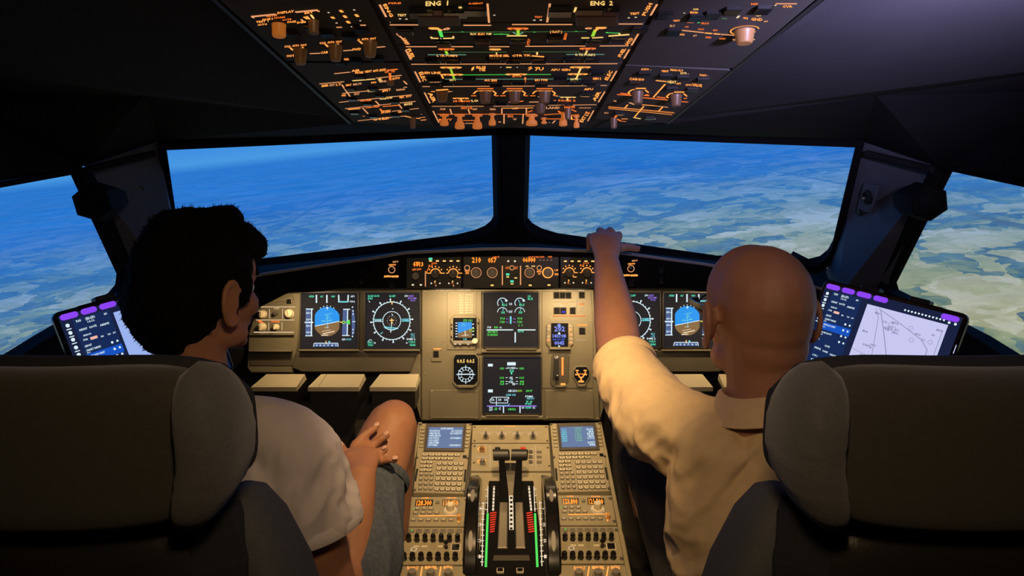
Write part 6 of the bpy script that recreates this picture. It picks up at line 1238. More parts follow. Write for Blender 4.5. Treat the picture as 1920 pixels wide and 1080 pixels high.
for a in ([(937, 948), (952, 948), (951, 1034), (933, 1034)], [(966, 948), (980, 948), (985, 1034), (967, 1034)]):
    mb = MB(); mb.poly(D, a, .006, .012, 'lever_steel', .002); ob('slot_cover', mb, qf)
mb = MB(); mb.poly(D, [(926, 1046), (992, 1046), (994, 1056), (924, 1056)], .006, .009, 'panel_dark', .001); ob('slot_cover', mb, qf)
mb = MB(); mb.box(D.M(938, 1076, .006), .016, .014, 0, .006, 'key_mark', .002, .001); mb.box(D.M(938, 1076, .006), .012, .010, .006, .0066, 'gloss_black'); ob('push_button', mb, qf)
mb = MB(); mb.box(D.M(975, 1076, .006), .016, .014, 0, .006, 'key_mark', .002, .001); mb.box(D.M(975, 1076, .006), .012, .010, .006, .0066, 'gloss_black'); ob('push_button', mb, qf)
# thrust levers
for x, xf, lab in ((940, 947, 'left black thrust lever'), (974, 969, 'right black thrust lever with a red lit button')):
    f0 = D.at(xf, 945, .006); hd = PY(x, 853, 1.735)
    t = thing('thrust_lever', lab, 'lever', f0)
    d = (hd - f0); u = d.normalized(); sx = V((1, 0, 0)); k = u.cross(sx).normalized()
    mb = MB(); w_ = .0085; rings = []
    for s_, ww, off in ((0, .010, 0), (.3, .010, .004), (.65, .0085, .004), (.9, .0075, 0)):
        c = f0 + d*s_ + k*off; rings.append([c + sx*ww + k*.010, c - sx*ww + k*.010, c - sx*ww - k*.010, c + sx*ww - k*.010])
    mb.loop(rings, 'black_rubber'); ob('arm', mb, t)
    mb = MB(); Mx = Matrix((sx, k, u)).transposed().to_4x4(); Mx.translation = hd
    mb.box(Mx @ Matrix.Rotation(math.pi/2, 4, 'Y') , .028, .032, -.021, .021, 'black_plastic', .009, .003); ob('grip', mb, t, True)
    mb = MB(); mb.box(Mx @ Matrix.Rotation(math.pi/2, 4, 'Y') @ Matrix.Translation((0, 0, .0)), .028, .005, -.012, .012, 'knob_dark'); ob('grip_rib', mb, t)
    mb = MB(); mb.cyl(Mx @ Matrix.Translation((.008 if x > 957 else -.008, 0, .0145)), [(.0065, 0), (.0065, .004), (.005, .005)], 'e_red' if x > 957 else 'black_plastic', 14); ob('disconnect_button', mb, t, True, label='glowing red button' if x > 957 else None)
mb = MB(); mb.loop([[D.at(950, 930, .006), D.at(966, 930, .006), D.at(966, 936, .006), D.at(950, 936, .006)], [PY(951, 890, 1.77), PY(966, 890, 1.77), PY(966, 890, 1.755), PY(951, 890, 1.755)], [PY(944, 868, 1.77), PY(975, 868, 1.77), PY(975, 868, 1.76), PY(944, 868, 1.76)]], 'lever_steel'); ob('lever_gate', mb, qf)
# trim wheels
for sg, (xa, ya), (xb, yb), lab in ((-1, (890, 905), (884, 1075), 'left'), (1, (1026, 905), (1040, 1075), 'right')):
    A = D.at(xa, ya); B = D.at(xb, yb); mid = (A + B)/2; mid.x = (A.x + B.x)/2; ch_ = (B - A).length/2; dp = .14; R_ = math.sqrt(ch_*ch_ + dp*dp) + .012
    c = mid - D.n*dp; t = thing('trim_wheel', 'black %s trim wheel standing edge-on out of the pedestal beside the thrust levers' % lab, 'wheel', c)
    Mw = Matrix.Translation(c) @ Matrix.Rotation(math.pi/2, 4, 'Y')
    hw = .0155; mb = MB(); mb.cyl(Mw, [(R_*.80, -hw), (R_-.004, -hw), (R_, -hw+.004), (R_, hw-.004), (R_-.004, hw), (R_*.80, hw)], 'gloss_black', 96); ob('rim', mb, t, True)
    for ang in (2, 34, -30):
        a = math.radians(ang); mb = MB(); n_ = 8; rr_ = []
        up = D.n; fw = D.n.cross(V((1, 0, 0))).normalized()
        for i in range(n_+1):
            aa = a + math.radians(-6 + 12*i/n_); p = c + (up*math.cos(aa) + fw*math.sin(aa))*(R_+.0008); o_ = (up*math.cos(aa) + fw*math.sin(aa))
            wv = .0045*math.sqrt(max(0.04, 1 - ((i/n_)*2-1)**4)); rr_.append([p - V((wv, 0, 0)) - o_*.002, p + V((wv, 0, 0)) - o_*.002, p + V((wv, 0, 0)), p - V((wv, 0, 0))])
        mb.loop(rr_, 'marker_grey'); ob('index_mark', mb, t)
for pts in ([(872, 897), (897, 893), (901, 905), (897, 1150), (868, 1150)], [(1015, 893), (1043, 897), (1053, 1150), (1020, 1150)]): mb = MB(); mb.poly(D, pts, .003, .005, 'black_plastic', .001); ob('wheel_slot', mb, pd)
# ================================================================ TABLETS
def tablet(label, tl, tr, bl, Ya, Yb, Yc, mirror):
    A, B, Cc = PY(*tl, Ya), PY(*tr, Yb), PY(*bl, Yc)
    ex = (B - A); W_ = ex.length; ex.normalize(); ey = (A - Cc); ey = (ey - ex*ey.dot(ex)).normalized(); n = ex.cross(ey); H_ = W_*0.70
    if n.dot(CAM - A) < 0: raise Exception('tablet faces away')
    M = Matrix((ex, ey, n)).transposed().to_4x4(); M.translation = A
    class TQ:
        def at(s, a, b, h=0): return M @ V((a*W_, -b*H_, h))
        def M(s, a, b, h=0, rot=0): return M @ Matrix.Translation((a*W_, -b*H_, h))
    q = TQ(); q.n = n
    t = thing('tablet', label, 'tablet', q.at(.5, 1, 0)); L = 0.0012
    mb = MB(); mb.box(q.M(.5, .5), W_+.016, H_+.016, -.008, 0, 'gloss_black', .012, .002); ob('case', mb, t)
    R_ = lambda mb, a, b, c, d, h, m: mb.add([q.at(a, b, h), q.at(c, b, h), q.at(c, d, h), q.at(a, d, h)], [(0, 1, 2, 3)], m)
    mb = MB(); R_(mb, 0, 0, 1, 1, .0006, 'e_tabdark'); sc = ob('screen', mb, t)
    mb = MB(); h = .0010
    R_(mb, .07, .06, .31, .97, h, 'e_tabnavy'); R_(mb, .36 if not mirror else .33, .10, .93, .98, h, 'e_chart' if not mirror else 'e_chartblue'); R_(mb, .08, .40, .31, .48, h+.0003, 'e_tabblue')
    for a, b in ((0.0, .125), (.13, .245), (.25, .375), (.38, .50), (.86, .99)):
        y = .02 if a < .8 else .03; k = MB()
        mb.line(q, (a+.026, y), (b-.024, y), .0105, h, 'e_purple', .0003)
        for e in (a+.026, b-.024): mb.disc(q.M(e, y), .00525, 'e_purple', h+.0003, 12)
    for i, y in enumerate((.10, .17, .235, .31, .38)):
        m_ = 'e_white'; mb.disc(q.M(.035, y), .0035, m_, h, 8); mb.line(q, (.020, y+.035), (.050, y+.035), .0016, h, m_)
    tx = [('PLAN', .09, .12, .095, .02), ('LFBO-LFPO', .15, .21, .10, .025), ('14:12', .155, .20, .125, .015), ('INFO', .27, .29, .10, .018), ('DEPART', .09, .14, .18, .018), ('ROUTE', .155, .20, .18, .018), ('ARRIVE', .22, .28, .19, .018), ('SEARCH', .10, .15, .235, .014), ('STAR', .09, .12, .275, .016), ('SID', .20, .22, .29, .014), ('TAXI', .245, .265, .29, .014), ('APT', .28, .30, .29, .014),
          ('AIRPORT', .085, .13, .335, .018), ('CHART INDEX', .085, .18, .375, .018), ('10-1', .085, .105, .395, .014), ('APPROACH CHART', .09, .19, .435, .018), ('11-1', .09, .11, .46, .014), ('GROUND LAYOUT', .085, .18, .52, .018), ('10-9', .085, .11, .545, .018), ('WX', .085, .10, .60, .018), ('NOTES', .16, .20, .65, .018), ('FREQ', .085, .14, .70, .018), ('TOWER', .155, .20, .71, .018), ('RADAR', .22, .27, .72, .018), ('118.1', .09, .13, .78, .018), ('121.9', .09, .14, .83, .018), ('129.3', .09, .17, .87, .018), ('MINIMA', .09, .19, .93, .018)]
    for s_, a, b, y, hh in tx: mb.text(q, s_, (a, y), (b, y + (b-a)*0), (0, -hh), h+.0006, 'e_white')
    for y in (.365, .43, .495, .56): mb.disc(q.M(.255, y), .0024, 'e_white', h+.0006, 6); mb.disc(q.M(.29, y), .0022, 'e_white', h+.0006, 6)
    R_(mb, .135, .26, .18, .285, h+.0006, 'e_rose')
    for k in range(12): mb.disc(q.M(.63 + k*.024, .065), .0020, 'e_white', h, 6)
    for a in (.93, .97): mb.disc(q.M(a, .075), .0026, 'e_white', h, 6)
    R_(mb, .0, .965, .09, 1.0, h, 'e_white')
    # line chart
    def PL(pts, w_=.0007): mb.pline(q, pts, w_, h+.0004, 'e_chartline')
    PL([(.43, .12), (.47, .20), (.52, .60), (.545, .93)]); PL([(.47, .13), (.55, .35), (.64, .62), (.70, .72), (.78, .70), (.86, .55)], .0011); PL([(.45, .115), (.62, .20), (.80, .30), (.86, .38), (.86, .45), (.80, .58)], .0010)
    PL([(.55, .88), (.63, .84), (.70, .80), (.76, .66)], .0011); PL([(.86, .45), (.92, .70), (.93, .78)]); PL([(.78, .72), (.84, .80), (.92, .88)]); PL([(.37, .58), (.47, .60), (.46, .80), (.37, .78)]); PL([(.37, .89), (.46, .91), (.58, .95), (.93, .97)]); PL([(.91, .16), (.91, .95)])
    rnd = random.Random(4)
    for k in range(22):
        cx_, cy_ = rnd.uniform(.39, .90), rnd.uniform(.16, .93); w_ = rnd.uniform(.02, .05)
        mb.text(q, rnd.choice(['ILS', 'NDB 357', 'VOR', '3000', 'MDA', 'TOU', 'D12', 'FAF']), (cx_, cy_), (cx_+w_, cy_), (0, -.02), h+.0004, 'e_chartline')
    for cx_, cy_ in ((.60, .27), (.57, .24), (.74, .33), (.86, .30), (.42, .70), (.40, .68), (.44, .72), (.66, .70), (.71, .22)): mb.ring(q.M(cx_, cy_), .0035, .0042, 'e_chartline', h+.0004, 14)
    ob('screen_content', mb, sc)
    mb = MB(); mb.box(q.M(1.018, .30), .0012, .016, 0, .0004, 'e_chart'); ob('side_light', mb, t)
    # bracket behind the tablet and arm down to the wall
    side_ = -1 if A.x < 0 else 1
    mb = MB(); mb.box(q.M(.5, .08), W_*.72, .05, -.026, -.008, 'black_plastic', .006, .002); ob('bracket', mb, t)
    for a in (.30, .36, .66, .72): mb = MB(); mb.box(q.M(a, -.045), .022, .016, -.020, -.002, 'black_plastic', .003, .002); ob('clamp', mb, t)
    c0 = q.at(.5, .5, -.008); c1 = V((side_*1.00, c0.y + .06, .95)); mb = MB(); d = (c1-c0).normalized(); s1 = d.cross(V((0, 0, 1))).normalized(); s2 = d.cross(s1)
    mb.loop([[p + s1*.014*math.cos(i*math.pi/4) + s2*.014*math.sin(i*math.pi/4) for i in range(8)] for p in (c0, c1)], 'black_plastic'); ob('mounting_arm', mb, t, True)
    return t
tablet('tablet with a lit white chart beside the bald man, by the right side window', (1550, 532), (1806, 596), (1528, 655), 1.50, 1.27, 1.46, False)
tablet('tablet with a blue menu, half hidden behind the dark-haired head', (108, 594), (372, 522), (120, 700), 1.24, 1.47, 1.21, True)
# ================================================================ SEATS
def superring(cx, cy, z, hx, hy, p=3.5, n=28):
    out = []
    for i in range(n):
        a = 2*math.pi*i/n; c, s_ = math.cos(a), math.sin(a)
        out.append(V((cx + hx*math.copysign(abs(c)**(2/p), c), cy + hy*math.copysign(abs(s_)**(2/p), s_), z)))
    return out
def loftz(mb, secs, mat, p=3.5, n=28):
    """secs: (z, cx, cy, hx, hy)"""
    return mb.loop([superring(cx, cy, z, hx, hy, p, n) for z, cx, cy, hx, hy in secs], mat)
def loftx(mb, secs, mat, p=3.0, n=24):
    """secs along x: (x, y0, y1, z0, z1)"""
    rings = []
    for x, y0, y1, z0, z1 in secs:
        r = []
        for i in range(n):
            a = 2*math.pi*i/n; c, s_ = math.cos(a), math.sin(a)
            r.append(V((x, (y0+y1)/2 + (y1-y0)/2*math.copysign(abs(c)**(2/p), c), (z0+z1)/2 + (z1-z0)/2*math.copysign(abs(s_)**(2/p), s_))))
        rings.append(r)
    return mb.loop(rings, mat)
def seat(sx, label):
    X = sx*0.50; t = thing('pilot_seat', label, 'seat', (X, 0.85, 0.0), 'pilot seats')
    # headrest: rear cushion, rounded side wings, darker front pad
    Y = 0.725; mb = MB(); s_ = []
    for i in range(17):
        k = -1 + 2*i/16; e = math.sqrt(max(0.0, 1 - abs(k)**5)); zt = 1.358 + 0.010*k*k - (1-e)*0.03; zb = 1.182 + 0.012*k*k + (1-e)*0.03
        s_.append((X + k*0.178, Y - 0.030 - 0.008*(1-k*k), Y + 0.045, zb, zt))
    loftx(mb, s_, 'seat_fabric', 3.4); hr = ob('headrest_cushion', mb, t, True)
    for q in (-1, 1):
        mb = MB(); secs = []
        for i in range(19):
            u = i/18; zz = 1.182 + 0.184*u; w_ = 0.033*math.sqrt(max(0.0008, 1 - abs(2*u-1)**2.6)); bul = 0.166 + 0.030*math.sin(math.pi*min(1, 0.12 + u*0.72))**0.8
            if u < .5: bul -= 0.020*(1 - u*2)**1.5
            secs.append((zz, X + q*(bul - 0.006), Y + 0.006, w_, 0.058*math.sqrt(max(0.01, 1 - abs(2*u-1)**3))))
        loftz(mb, secs, 'seat_fabric_side', 2.6)
        # soft wrinkles across the wing
        vs = []
        for v in mb.v:
            k_ = 0.0016*math.sin(v[2]*260 + v[0]*40)*max(0, 1 - abs((v[2]-1.27)/0.08)); vs.append((v[0] + q*k_, v[1] - k_, v[2]))
        mb.v = vs; w_ = ob('side_wing', mb, hr, True)
    mb = MB(); s_ = []
    for i in range(17):
        k = -1 + 2*i/16; e = math.sqrt(max(0.0, 1 - abs(k)**4)); s_.append((X + k*0.200, Y + 0.040 + 0.03*k*k*0, Y + 0.100, 1.18 + (1-e)*0.04, 1.352 + 0.010*k*k - (1-e)*0.05))
    loftx(mb, s_, 'seat_fabric_dark', 3.0); ob('front_pad', mb, hr, True)
    for q in (-1, 1):
        mb = MB(); mb.cyl(Matrix.Translation((X + q*0.07, Y + 0.02, 1.10)), [(0.008, 0), (0.008, 0.12)], 'steel_dim', 12); ob('headrest_post', mb, t, True)
    # backrest: black rear shell, grey side bolsters, front cushion
    mb = MB(); loftz(mb, [(0.50, X, 0.84, 0.21, 0.05), (0.62, X, 0.83, 0.225, 0.07), (0.90, X, 0.79, 0.215, 0.07), (1.06, X, 0.775, 0.190, 0.065), (1.14, X, 0.772, 0.165, 0.058), (1.175, X, 0.775, 0.140, 0.045), (1.190, X, 0.78, 0.10, 0.025)], 'seat_leather', 3.2, 40); ob('backrest_shell', mb, t, True)
    mb = MB(); loftz(mb, [(0.50, X, 0.91, 0.20, 0.05), (0.70, X, 0.90, 0.215, 0.06), (1.00, X, 0.87, 0.205, 0.055), (1.13, X, 0.855, 0.180, 0.045), (1.18, X, 0.85, 0.15, 0.03)], 'seat_fabric_dark', 3.2, 40); ob('backrest_cushion', mb, t, True)
    for q in (-1, 1):
        mb = MB(); loftz(mb, [(0.52, X + q*0.235, 0.845, 0.030, 0.075), (0.80, X + q*0.240, 0.825, 0.034, 0.080), (0.98, X + q*0.236, 0.81, 0.035, 0.070), (1.08, X + q*0.218, 0.805, 0.034, 0.060), (1.145, X + q*0.198, 0.805, 0.030, 0.050), (1.175, X + q*0.186, 0.81, 0.020, 0.036), (1.184, X + q*0.182, 0.812, 0.010, 0.02)], 'seat_bolster', 3.0, 28)
        ob('side_bolster', mb, t, True)
        mb = MB(); a = V((X + q*0.205, 0.752, 1.135)); mb.loop([[V((X + q*0.150, 0.735, 1.175)), V((X + q*0.192, 0.745, 1.19)), V((X + q*0.192, 0.775, 1.19)), V((X + q*0.150, 0.765, 1.175))], [V((X + q*0.150, 0.728, 1.120)), V((X + q*0.205, 0.742, 1.13)), V((X + q*0.205, 0.775, 1.13)), V((X + q*0.150, 0.765, 1.12))], [V((X + q*0.165, 0.728, 1.06)), V((X + q*0.203, 0.742, 1.06)), V((X + q*0.203, 0.775, 1.06)), V((X + q*0.165, 0.765, 1.06))]], 'seat_fabric_dark'); ob('shoulder_strap', mb, t)
    mb = MB(); loftz(mb, [(0.40, X, 1.10, 0.22, 0.24), (0.44, X, 1.10, 0.235, 0.255), (0.53, X, 1.10, 0.235, 0.255), (0.57, X, 1.10, 0.20, 0.22)], 'seat_fabric_dark', 4, 36); ob('seat_cushion', mb, t, True)
    mb = MB(); loftz(mb, [(0.0, X, 1.02, 0.19, 0.24), (0.05, X, 1.02, 0.19, 0.24), (0.08, X, 1.02, 0.11, 0.13), (0.40, X, 1.02, 0.11, 0.13)], 'black_plastic', 5, 24); ob('seat_base', mb, t, True)
    for q in (-1, 1):
        mb = MB(); mb.box(Matrix.Translation((X + q*0.275, 1.02, 0.74)), 0.05, 0.30, 0, 0.045, 'seat_leather', 0.02, 0.012); ob('armrest', mb, t, True)
seat(-1, 'left grey fabric pilot seat seen from behind, in front of the dark-haired man')
seat(1, 'right grey fabric pilot seat seen from behind, in front of the bald man')
# ================================================================ PEOPLE
def orient(t, ref):
    t = t.normalized(); s_ = t.cross(ref)
    if s_.length < 1e-4: s_ = t.cross(V((0.3, 1, 0.2)))
    s_.normalize(); return s_, s_.cross(t).normalized()
def tube(mb, pts, rad, ref=V((0, 1, 0)), seg=16, cap=True, mat='skin_left', sub=4):
    """smooth tapering tube; rad entries are r or (ra, rb): ra across (t x ref), rb along ref"""
    P = [V(p) for p in pts]; Rr = [(r, r) if isinstance(r, (int, float)) else r for r in rad]
    # catmull-rom resample
    def cr(a, b, c, d, t): return 0.5*((2*b) + (c-a)*t + (2*a - 5*b + 4*c - d)*t*t + (-a + 3*b - 3*c + d)*t*t*t)
    pp, rr_ = [], []
    for i in range(len(P)-1):
        a, b, c, d = P[max(0, i-1)], P[i], P[i+1], P[min(len(P)-1, i+2)]
        for k in range(sub):
            t = k/sub; pp.append(cr(a, b, c, d, t)); ra = [cr(V((*Rr[max(0, i-1)], 0)), V((*Rr[i], 0)), V((*Rr[i+1], 0)), V((*Rr[min(len(P)-1, i+2)], 0)), t)][0]; rr_.append((max(.001, ra.x), max(.001, ra.y)))
    pp.append(P[-1]); rr_.append(Rr[-1]); n = len(pp); rings = []
    if cap:
        t = (pp[0]-pp[1]).normalized(); m = min(rr_[0]); s_, u = orient(-t, ref)
        for a in (80, 55, 28): rings.append([pp[0] + t*m*math.sin(math.radians(a)) + (s_*rr_[0][0]*math.cos(b) + u*rr_[0][1]*math.sin(b))*math.cos(math.radians(a)) for b in [2*math.pi*i/seg for i in range(seg)]])
    for i in range(n):
        t = pp[min(n-1, i+1)] - pp[max(0, i-1)]; s_, u = orient(t, ref)
        rings.append([pp[i] + s_*rr_[i][0]*math.cos(b) + u*rr_[i][1]*math.sin(b) for b in [2*math.pi*j/seg for j in range(seg)]])
    if cap:
        t = (pp[-1]-pp[-2]).normalized(); m = min(rr_[-1]); s_, u = orient(t, ref)
        for a in (28, 55, 80): rings.append([pp[-1] + t*m*math.sin(math.radians(a)) + (s_*rr_[-1][0]*math.cos(b) + u*rr_[-1][1]*math.sin(b))*math.cos(math.radians(a)) for b in [2*math.pi*i/seg for i in range(seg)]])
    return mb.loop(rings, mat)
def ell(mb, M, c, r, mat='skin_left', seg=18, rot=None):
    R_ = M @ Matrix.Translation(c)
    if rot: R_ = R_ @ rot
    rings = []
    for a in range(-80, 81, 16):
        ca, sa = math.cos(math.radians(a)), math.sin(math.radians(a))
        rings.append([R_ @ V((r[0]*ca*math.cos(b), r[1]*ca*math.sin(b), r[2]*sa)) for b in [2*math.pi*i/seg for i in range(seg)]])
    return mb.loop(rings, mat)
def melt(mb, voxel, smooth=4, mat='skin_left', disp=None, factor=0.5):
    me = mb.mesh('m'); mb.fix(me); o = bpy.data.objects.new('m', me); C.objects.link(o)
    r = o.modifiers.new('r', 'REMESH'); r.mode = 'VOXEL'; r.voxel_size = voxel; r.use_smooth_shade = True
    if smooth: s_ = o.modifiers.new('s', 'SMOOTH'); s_.iterations = smooth; s_.factor = factor
    dg = bpy.context.evaluated_depsgraph_get(); dg.update()
    out = bpy.data.meshes.new_from_object(o.evaluated_get(dg)); bpy.data.objects.remove(o)
    out.materials.clear(); out.materials.append(MAT[mat])
    if disp:
        ns = [v.normal.copy() for v in out.vertices]
        for v, n_ in zip(out.vertices, ns): v.co += n_*disp(v.co, n_)
    for p in out.polygons: p.use_smooth = True; p.material_index = 0
    out.update(); return out
def facing(c, yaw, pitch=0, roll=0):
    return Matrix.Translation(c) @ Matrix.Rotation(-yaw, 4, 'Z') @ Matrix.Rotation(pitch, 4, 'X') @ Matrix.Rotation(roll, 4, 'Y')
def head(mb, M, neck_to, wide=1.0, neck_r=0.056):
    e = lambda c, r, rot=None: ell(mb, M, V(c), r, rot=rot)
    e((0, -.012, .024), (.0755*wide, .097, .092)); e((0, -.035, -.005), (.067*wide, .068, .070)); e((0, .035, -.020), (.062, .060, .080)); e((0, .030, -.070), (.051, .056, .040))
    e((0, .074, -.098), (.022, .018, .017)); e((0, .060, -.060), (.040, .030, .030)); e((0, .080, .022), (.050, .014, .012)); e((0, .050, .045), (.056, .038, .045)); e((0, .026, .034), (.070*wide, .075, .080))
    for q in (-1, 1):
        e((q*.040, .062, -.030), (.022, .024, .022)); e((q*.048, .020, -.075), (.016, .040, .022)); e((q*.011, .097, -.036), (.009, .010, .007))
    tube(mb, [M @ V((0, .088, .014)), M @ V((0, .099, -.012)), M @ V((0, .111, -.034))], [(.008, .008), (.009, .010), (.012, .010)], seg=10)
    e((0, .091, -.060), (.023, .010, .006)); e((0, .089, -.070), (.019, .011, .007))
    for q in (-1, 1):     # ears: helix, back plate, lobe
        pts = []
        for k in range(11):
            a = math.radians(-60 + 300*k/10*0.92); pts.append(M @ V((q*(.080*wide + .010 + .005*math.sin(a)), -.006 - .020*math.sin(a), -.012 + .036*math.cos(a))))
        tube(mb, pts, [.0055]*11, ref=V((1, 0, 0)), seg=8, sub=2)
        e((q*(.083*wide + .001), -.006, -.010), (.0055, .017, .030), Matrix.Rotation(q*math.radians(-18), 4, 'Z')); e((q*(.083*wide), .002, -.038), (.0055, .008, .010)); e((q*(.078*wide), .008, -.010), (.008, .006, .010))
    a = M @ V((0, -.022, -.035)); b = V(neck_to); tube(mb, [a, a.lerp(b, .35), a.lerp(b, .7), b], [(neck_r, neck_r), (neck_r*.98, neck_r), (neck_r*1.05, neck_r*1.05), (neck_r*1.5, neck_r*1.2)])
def hand_fingers(mb, root, chains, radii):
    for ch, r in zip(chains, radii): tube(mb, ch, [r*1.08, r, r*.97, r*.86][:len(ch)], ref=V((0, 0.2, 1)), seg=10, sub=3)

# ---------------------------------------------------------------- young man, left seat
man = thing('person', 'young dark-haired man in white t-shirt, seated left, looking right, hand on knee', 'person', (-0.45, 1.08, 0.55))
HL = facing(V((-.494, 1.150, 1.352)), math.radians(31), math.radians(-4)) @ Matrix.Scale(0.93, 4)
mb = MB(); neck = V((-.500, 1.112, 1.160))
head(mb, HL, neck, 1.0, .052)
tube(mb, [(-.49, 1.04, .60), (-.485, 1.05, .75), (-.48, 1.08, .92), (-.475, 1.10, 1.04), (-.478, 1.11, 1.135)], [(.155, .110), (.140, .100), (.150, .105), (.150, .095), (.09, .065)], ref=V((0, 1, 0)), seg=24)
# arms
RS, RE, RW = PY(545, 838, 1.10), PY(632, 1165, 1.09), PY(676, 893, 1.29)
tube(mb, [(-.44, 1.105, 1.115), RS, RS.lerp(RE, .5), RE], [.055, .058, .050, .043]); tube(mb, [RE, RE.lerp(RW, .3), RE.lerp(RW, .75), RW], [.043, .047, .036, (.030, .024)], ref=V((0, 0, 1)))
LS, LE, LW = V((-.635, 1.10, 1.125)), V((-.74, 1.12, .83)), V((-.66, 1.36, .83)); tube(mb, [(-.54, 1.105, 1.135), LS, LS.lerp(LE, .5), LE], [.055, .058, .050, .043]); tube(mb, [LE, LE.lerp(LW, .3), LW], [.043, .045, .028])
# right hand: palm, four fingers, thumb
kn = [PY(664, 836, 1.375), PY(674, 842, 1.370), PY(684, 853, 1.360), PY(690, 866, 1.345)]
pal = MB(); tube(mb, [RW, PY(673, 872, 1.325), PY(675, 850, 1.360)], [(.030, .022), (.038, .017), (.040, .013)], ref=V((0, -.35, 1)))
tube(mb, [PY(664, 878, 1.320), PY(652, 860, 1.340)], [(.020, .016), (.018, .014)])
fing = [[kn[0], PY(683, 817, 1.396), PY(697, 807, 1.408), PY(706, 800, 1.414)], [kn[1], PY(700, 834, 1.393), PY(715, 823, 1.398), PY(725, 816, 1.400)], [kn[2], PY(702, 850, 1.373), PY(714, 845, 1.370), PY(722, 843, 1.366)], [kn[3], PY(712, 866, 1.353), PY(728, 862, 1.348), PY(741, 862, 1.343)],
        [PY(656, 866, 1.330), PY(646, 853, 1.350), PY(641, 843, 1.358), PY(640, 836, 1.362)]]
hand_fingers(mb, RW, fing, [.0092, .0095, .0090, .0082, .0105])
# other hand, simple relaxed fist of five fingers on the far thigh
for k in range(4): b0 = LW + V((.025 - .017*k, .075, .012)); tube(mb, [LW + V((.022 - .015*k, .02, .005)), b0, b0 + V((0, .028, -.006)), b0 + V((0, .045, -.022))], [.012, .0095, .009, .0078], seg=10)
tube(mb, [LW + V((.02, .01, 0)), LW + V((.045, .035, -.004)), LW + V((.050, .065, -.008))], [.014, .011, .009], seg=10)
# legs
KN = PY(734, 802, 1.49); AN = V((-.36, 1.74, .20)); tube(mb, [(-.40, 1.06, .66), PY(655, 1075, 1.20), PY(684, 945, 1.36), PY(718, 842, 1.46), KN], [.082, .075, .068, .062, .056], ref=V((0, 0, 1)), seg=20)
tube(mb, [KN, KN.lerp(AN, .12) + V((0, .012, 0)), KN.lerp(AN, .4) + V((0, -.015, 0)), KN.lerp(AN, .8), AN], [.056, .054, .056, .036, .032]); ell(mb, Matrix.Identity(4), KN + V((.004, .015, .012)), (.046, .042, .044))
K2 = V((-.66, 1.50, .86)); A2 = V((-.62, 1.74, .20)); tube(mb, [(-.58, 1.06, .64), (-.62, 1.28, .78), K2], [.088, .078, .056], ref=V((0, 0, 1))); tube(mb, [K2, K2.lerp(A2, .35), A2], [.054, .055, .032])
me = melt(mb, .0042, 5, 'skin_left'); link('body', me, man, None)
for a in (AN, A2):
    mb = MB(); b = a + V((0, 0, -.10)); tube(mb, [b + V((0, -.06, 0)), b + V((0, .04, .004)), b + V((0, .17, -.02))], [(.042, .045), (.045, .045), (.042, .026)], ref=V((0, 0, 1)), mat='black_rubber'); link('shoe', melt(mb, .006, 4, 'black_rubber'), man)
for f in fing:     # nails
    d = (f[-1] - f[-2]).normalized(); up = V((0, -.5, .85)); s_ = d.cross(up).normalized(); up = s_.cross(d); mb = MB(); Mx = Matrix((s_, d, up)).transposed().to_4x4(); Mx.translation = f[-1] + up*.0068 + d*.002; ell(mb, Mx, V((0, 0, 0)), (.0050, .0065, .0016), 'nail', 10); ob('fingernail', mb, man, True)
def folds(freq, amp, ax):
    """cloth relief: stretched ridged noise along a fold direction"""
    ax = V(ax).normalized(); b = ax.cross(V((0.31, 0.9, 0.2))).normalized(); c = ax.cross(b)
    def f(p, n_):
        q = V((p.dot(ax)*freq*.28, p.dot(b)*freq, p.dot(c)*freq)); r = noise.noise(q); r2 = noise.noise(q*2.3 + V((3, 1, 7)))
        return amp*((1 - abs(r)*2.6)*.8 + r2*.35)
    return f
def sleeve(mb, a, b, c, ra, rb, rc, mat='shirt_white', cuff=.012):
    """sleeve with an open, turned-in hem at c"""
    d = (c - b).normalized(); tube(mb, [a, b, b.lerp(c, .5), c], [ra, rb, (rb+rc)/2, rc], cap=True, seg=24, ref=V((0, 1, .2)))
mb = MB(); X_ = .011
tube(mb, [(-.49, 1.03, .62), (-.485, 1.045, .75), (-.48, 1.075, .92), (-.475, 1.095, 1.04), (-.478, 1.105, 1.12)], [(.170, .128), (.158, .122), (.160, .120), (.156, .108), (.10, .075)], seg=28)
HEM = PY(590, 990, 1.09)
tube(mb, [PY(430, 808, 1.105), PY(490, 812, 1.10), RS, RS.lerp(HEM, .5), HEM], [.056, .058, .064, .072, .076], ref=V((0, 1, 0)), seg=24, cap=False)
tube(mb, [(-.52, 1.105, 1.145), (-.59, 1.10, 1.150), LS, LS.lerp(LE, .30), LS.lerp(LE, .55)], [.062, .068, .072, .070, .072], seg=24, cap=False)
ff = folds(24, .0100, (0.30, 0, 1)); f2 = folds(50, .0028, (0.5, 0, 1))
def wob(p, n_):
    k = 1.0 if p.z < 1.10 else max(0.15, 1 - (p.z-1.10)/.06); return (ff(p, n_) + f2(p, n_))*k
sh = link('t_shirt', melt(mb, .0050, 7, 'shirt_white', wob), man)
def hemring(parent, c, d, ra, rb, mat, w=.012, th=.0035, name='sleeve_hem', ref=V((0, 1, 0))):
    s_, u = orient(d, ref); d = d.normalized(); mb = MB(); rings = []
    for off, k in ((-w, 0.0), (-w*.5, th), (0, th*1.1), (w*.35, th*.5), (w*.3, -th*1.3), (-w*.4, -th*2.2)):
        rings.append([c + d*off + s_*(ra+k)*math.cos(a) + u*(rb+k)*math.sin(a) for a in [2*math.pi*i/36 for i in range(36)]])
    mb.loop(rings, mat, False, False); return ob(name, mb, parent, True)
hemring(sh, HEM - (HEM-RS).normalized()*.002, HEM - RS, .0775, .0775, 'shirt_white', .016)
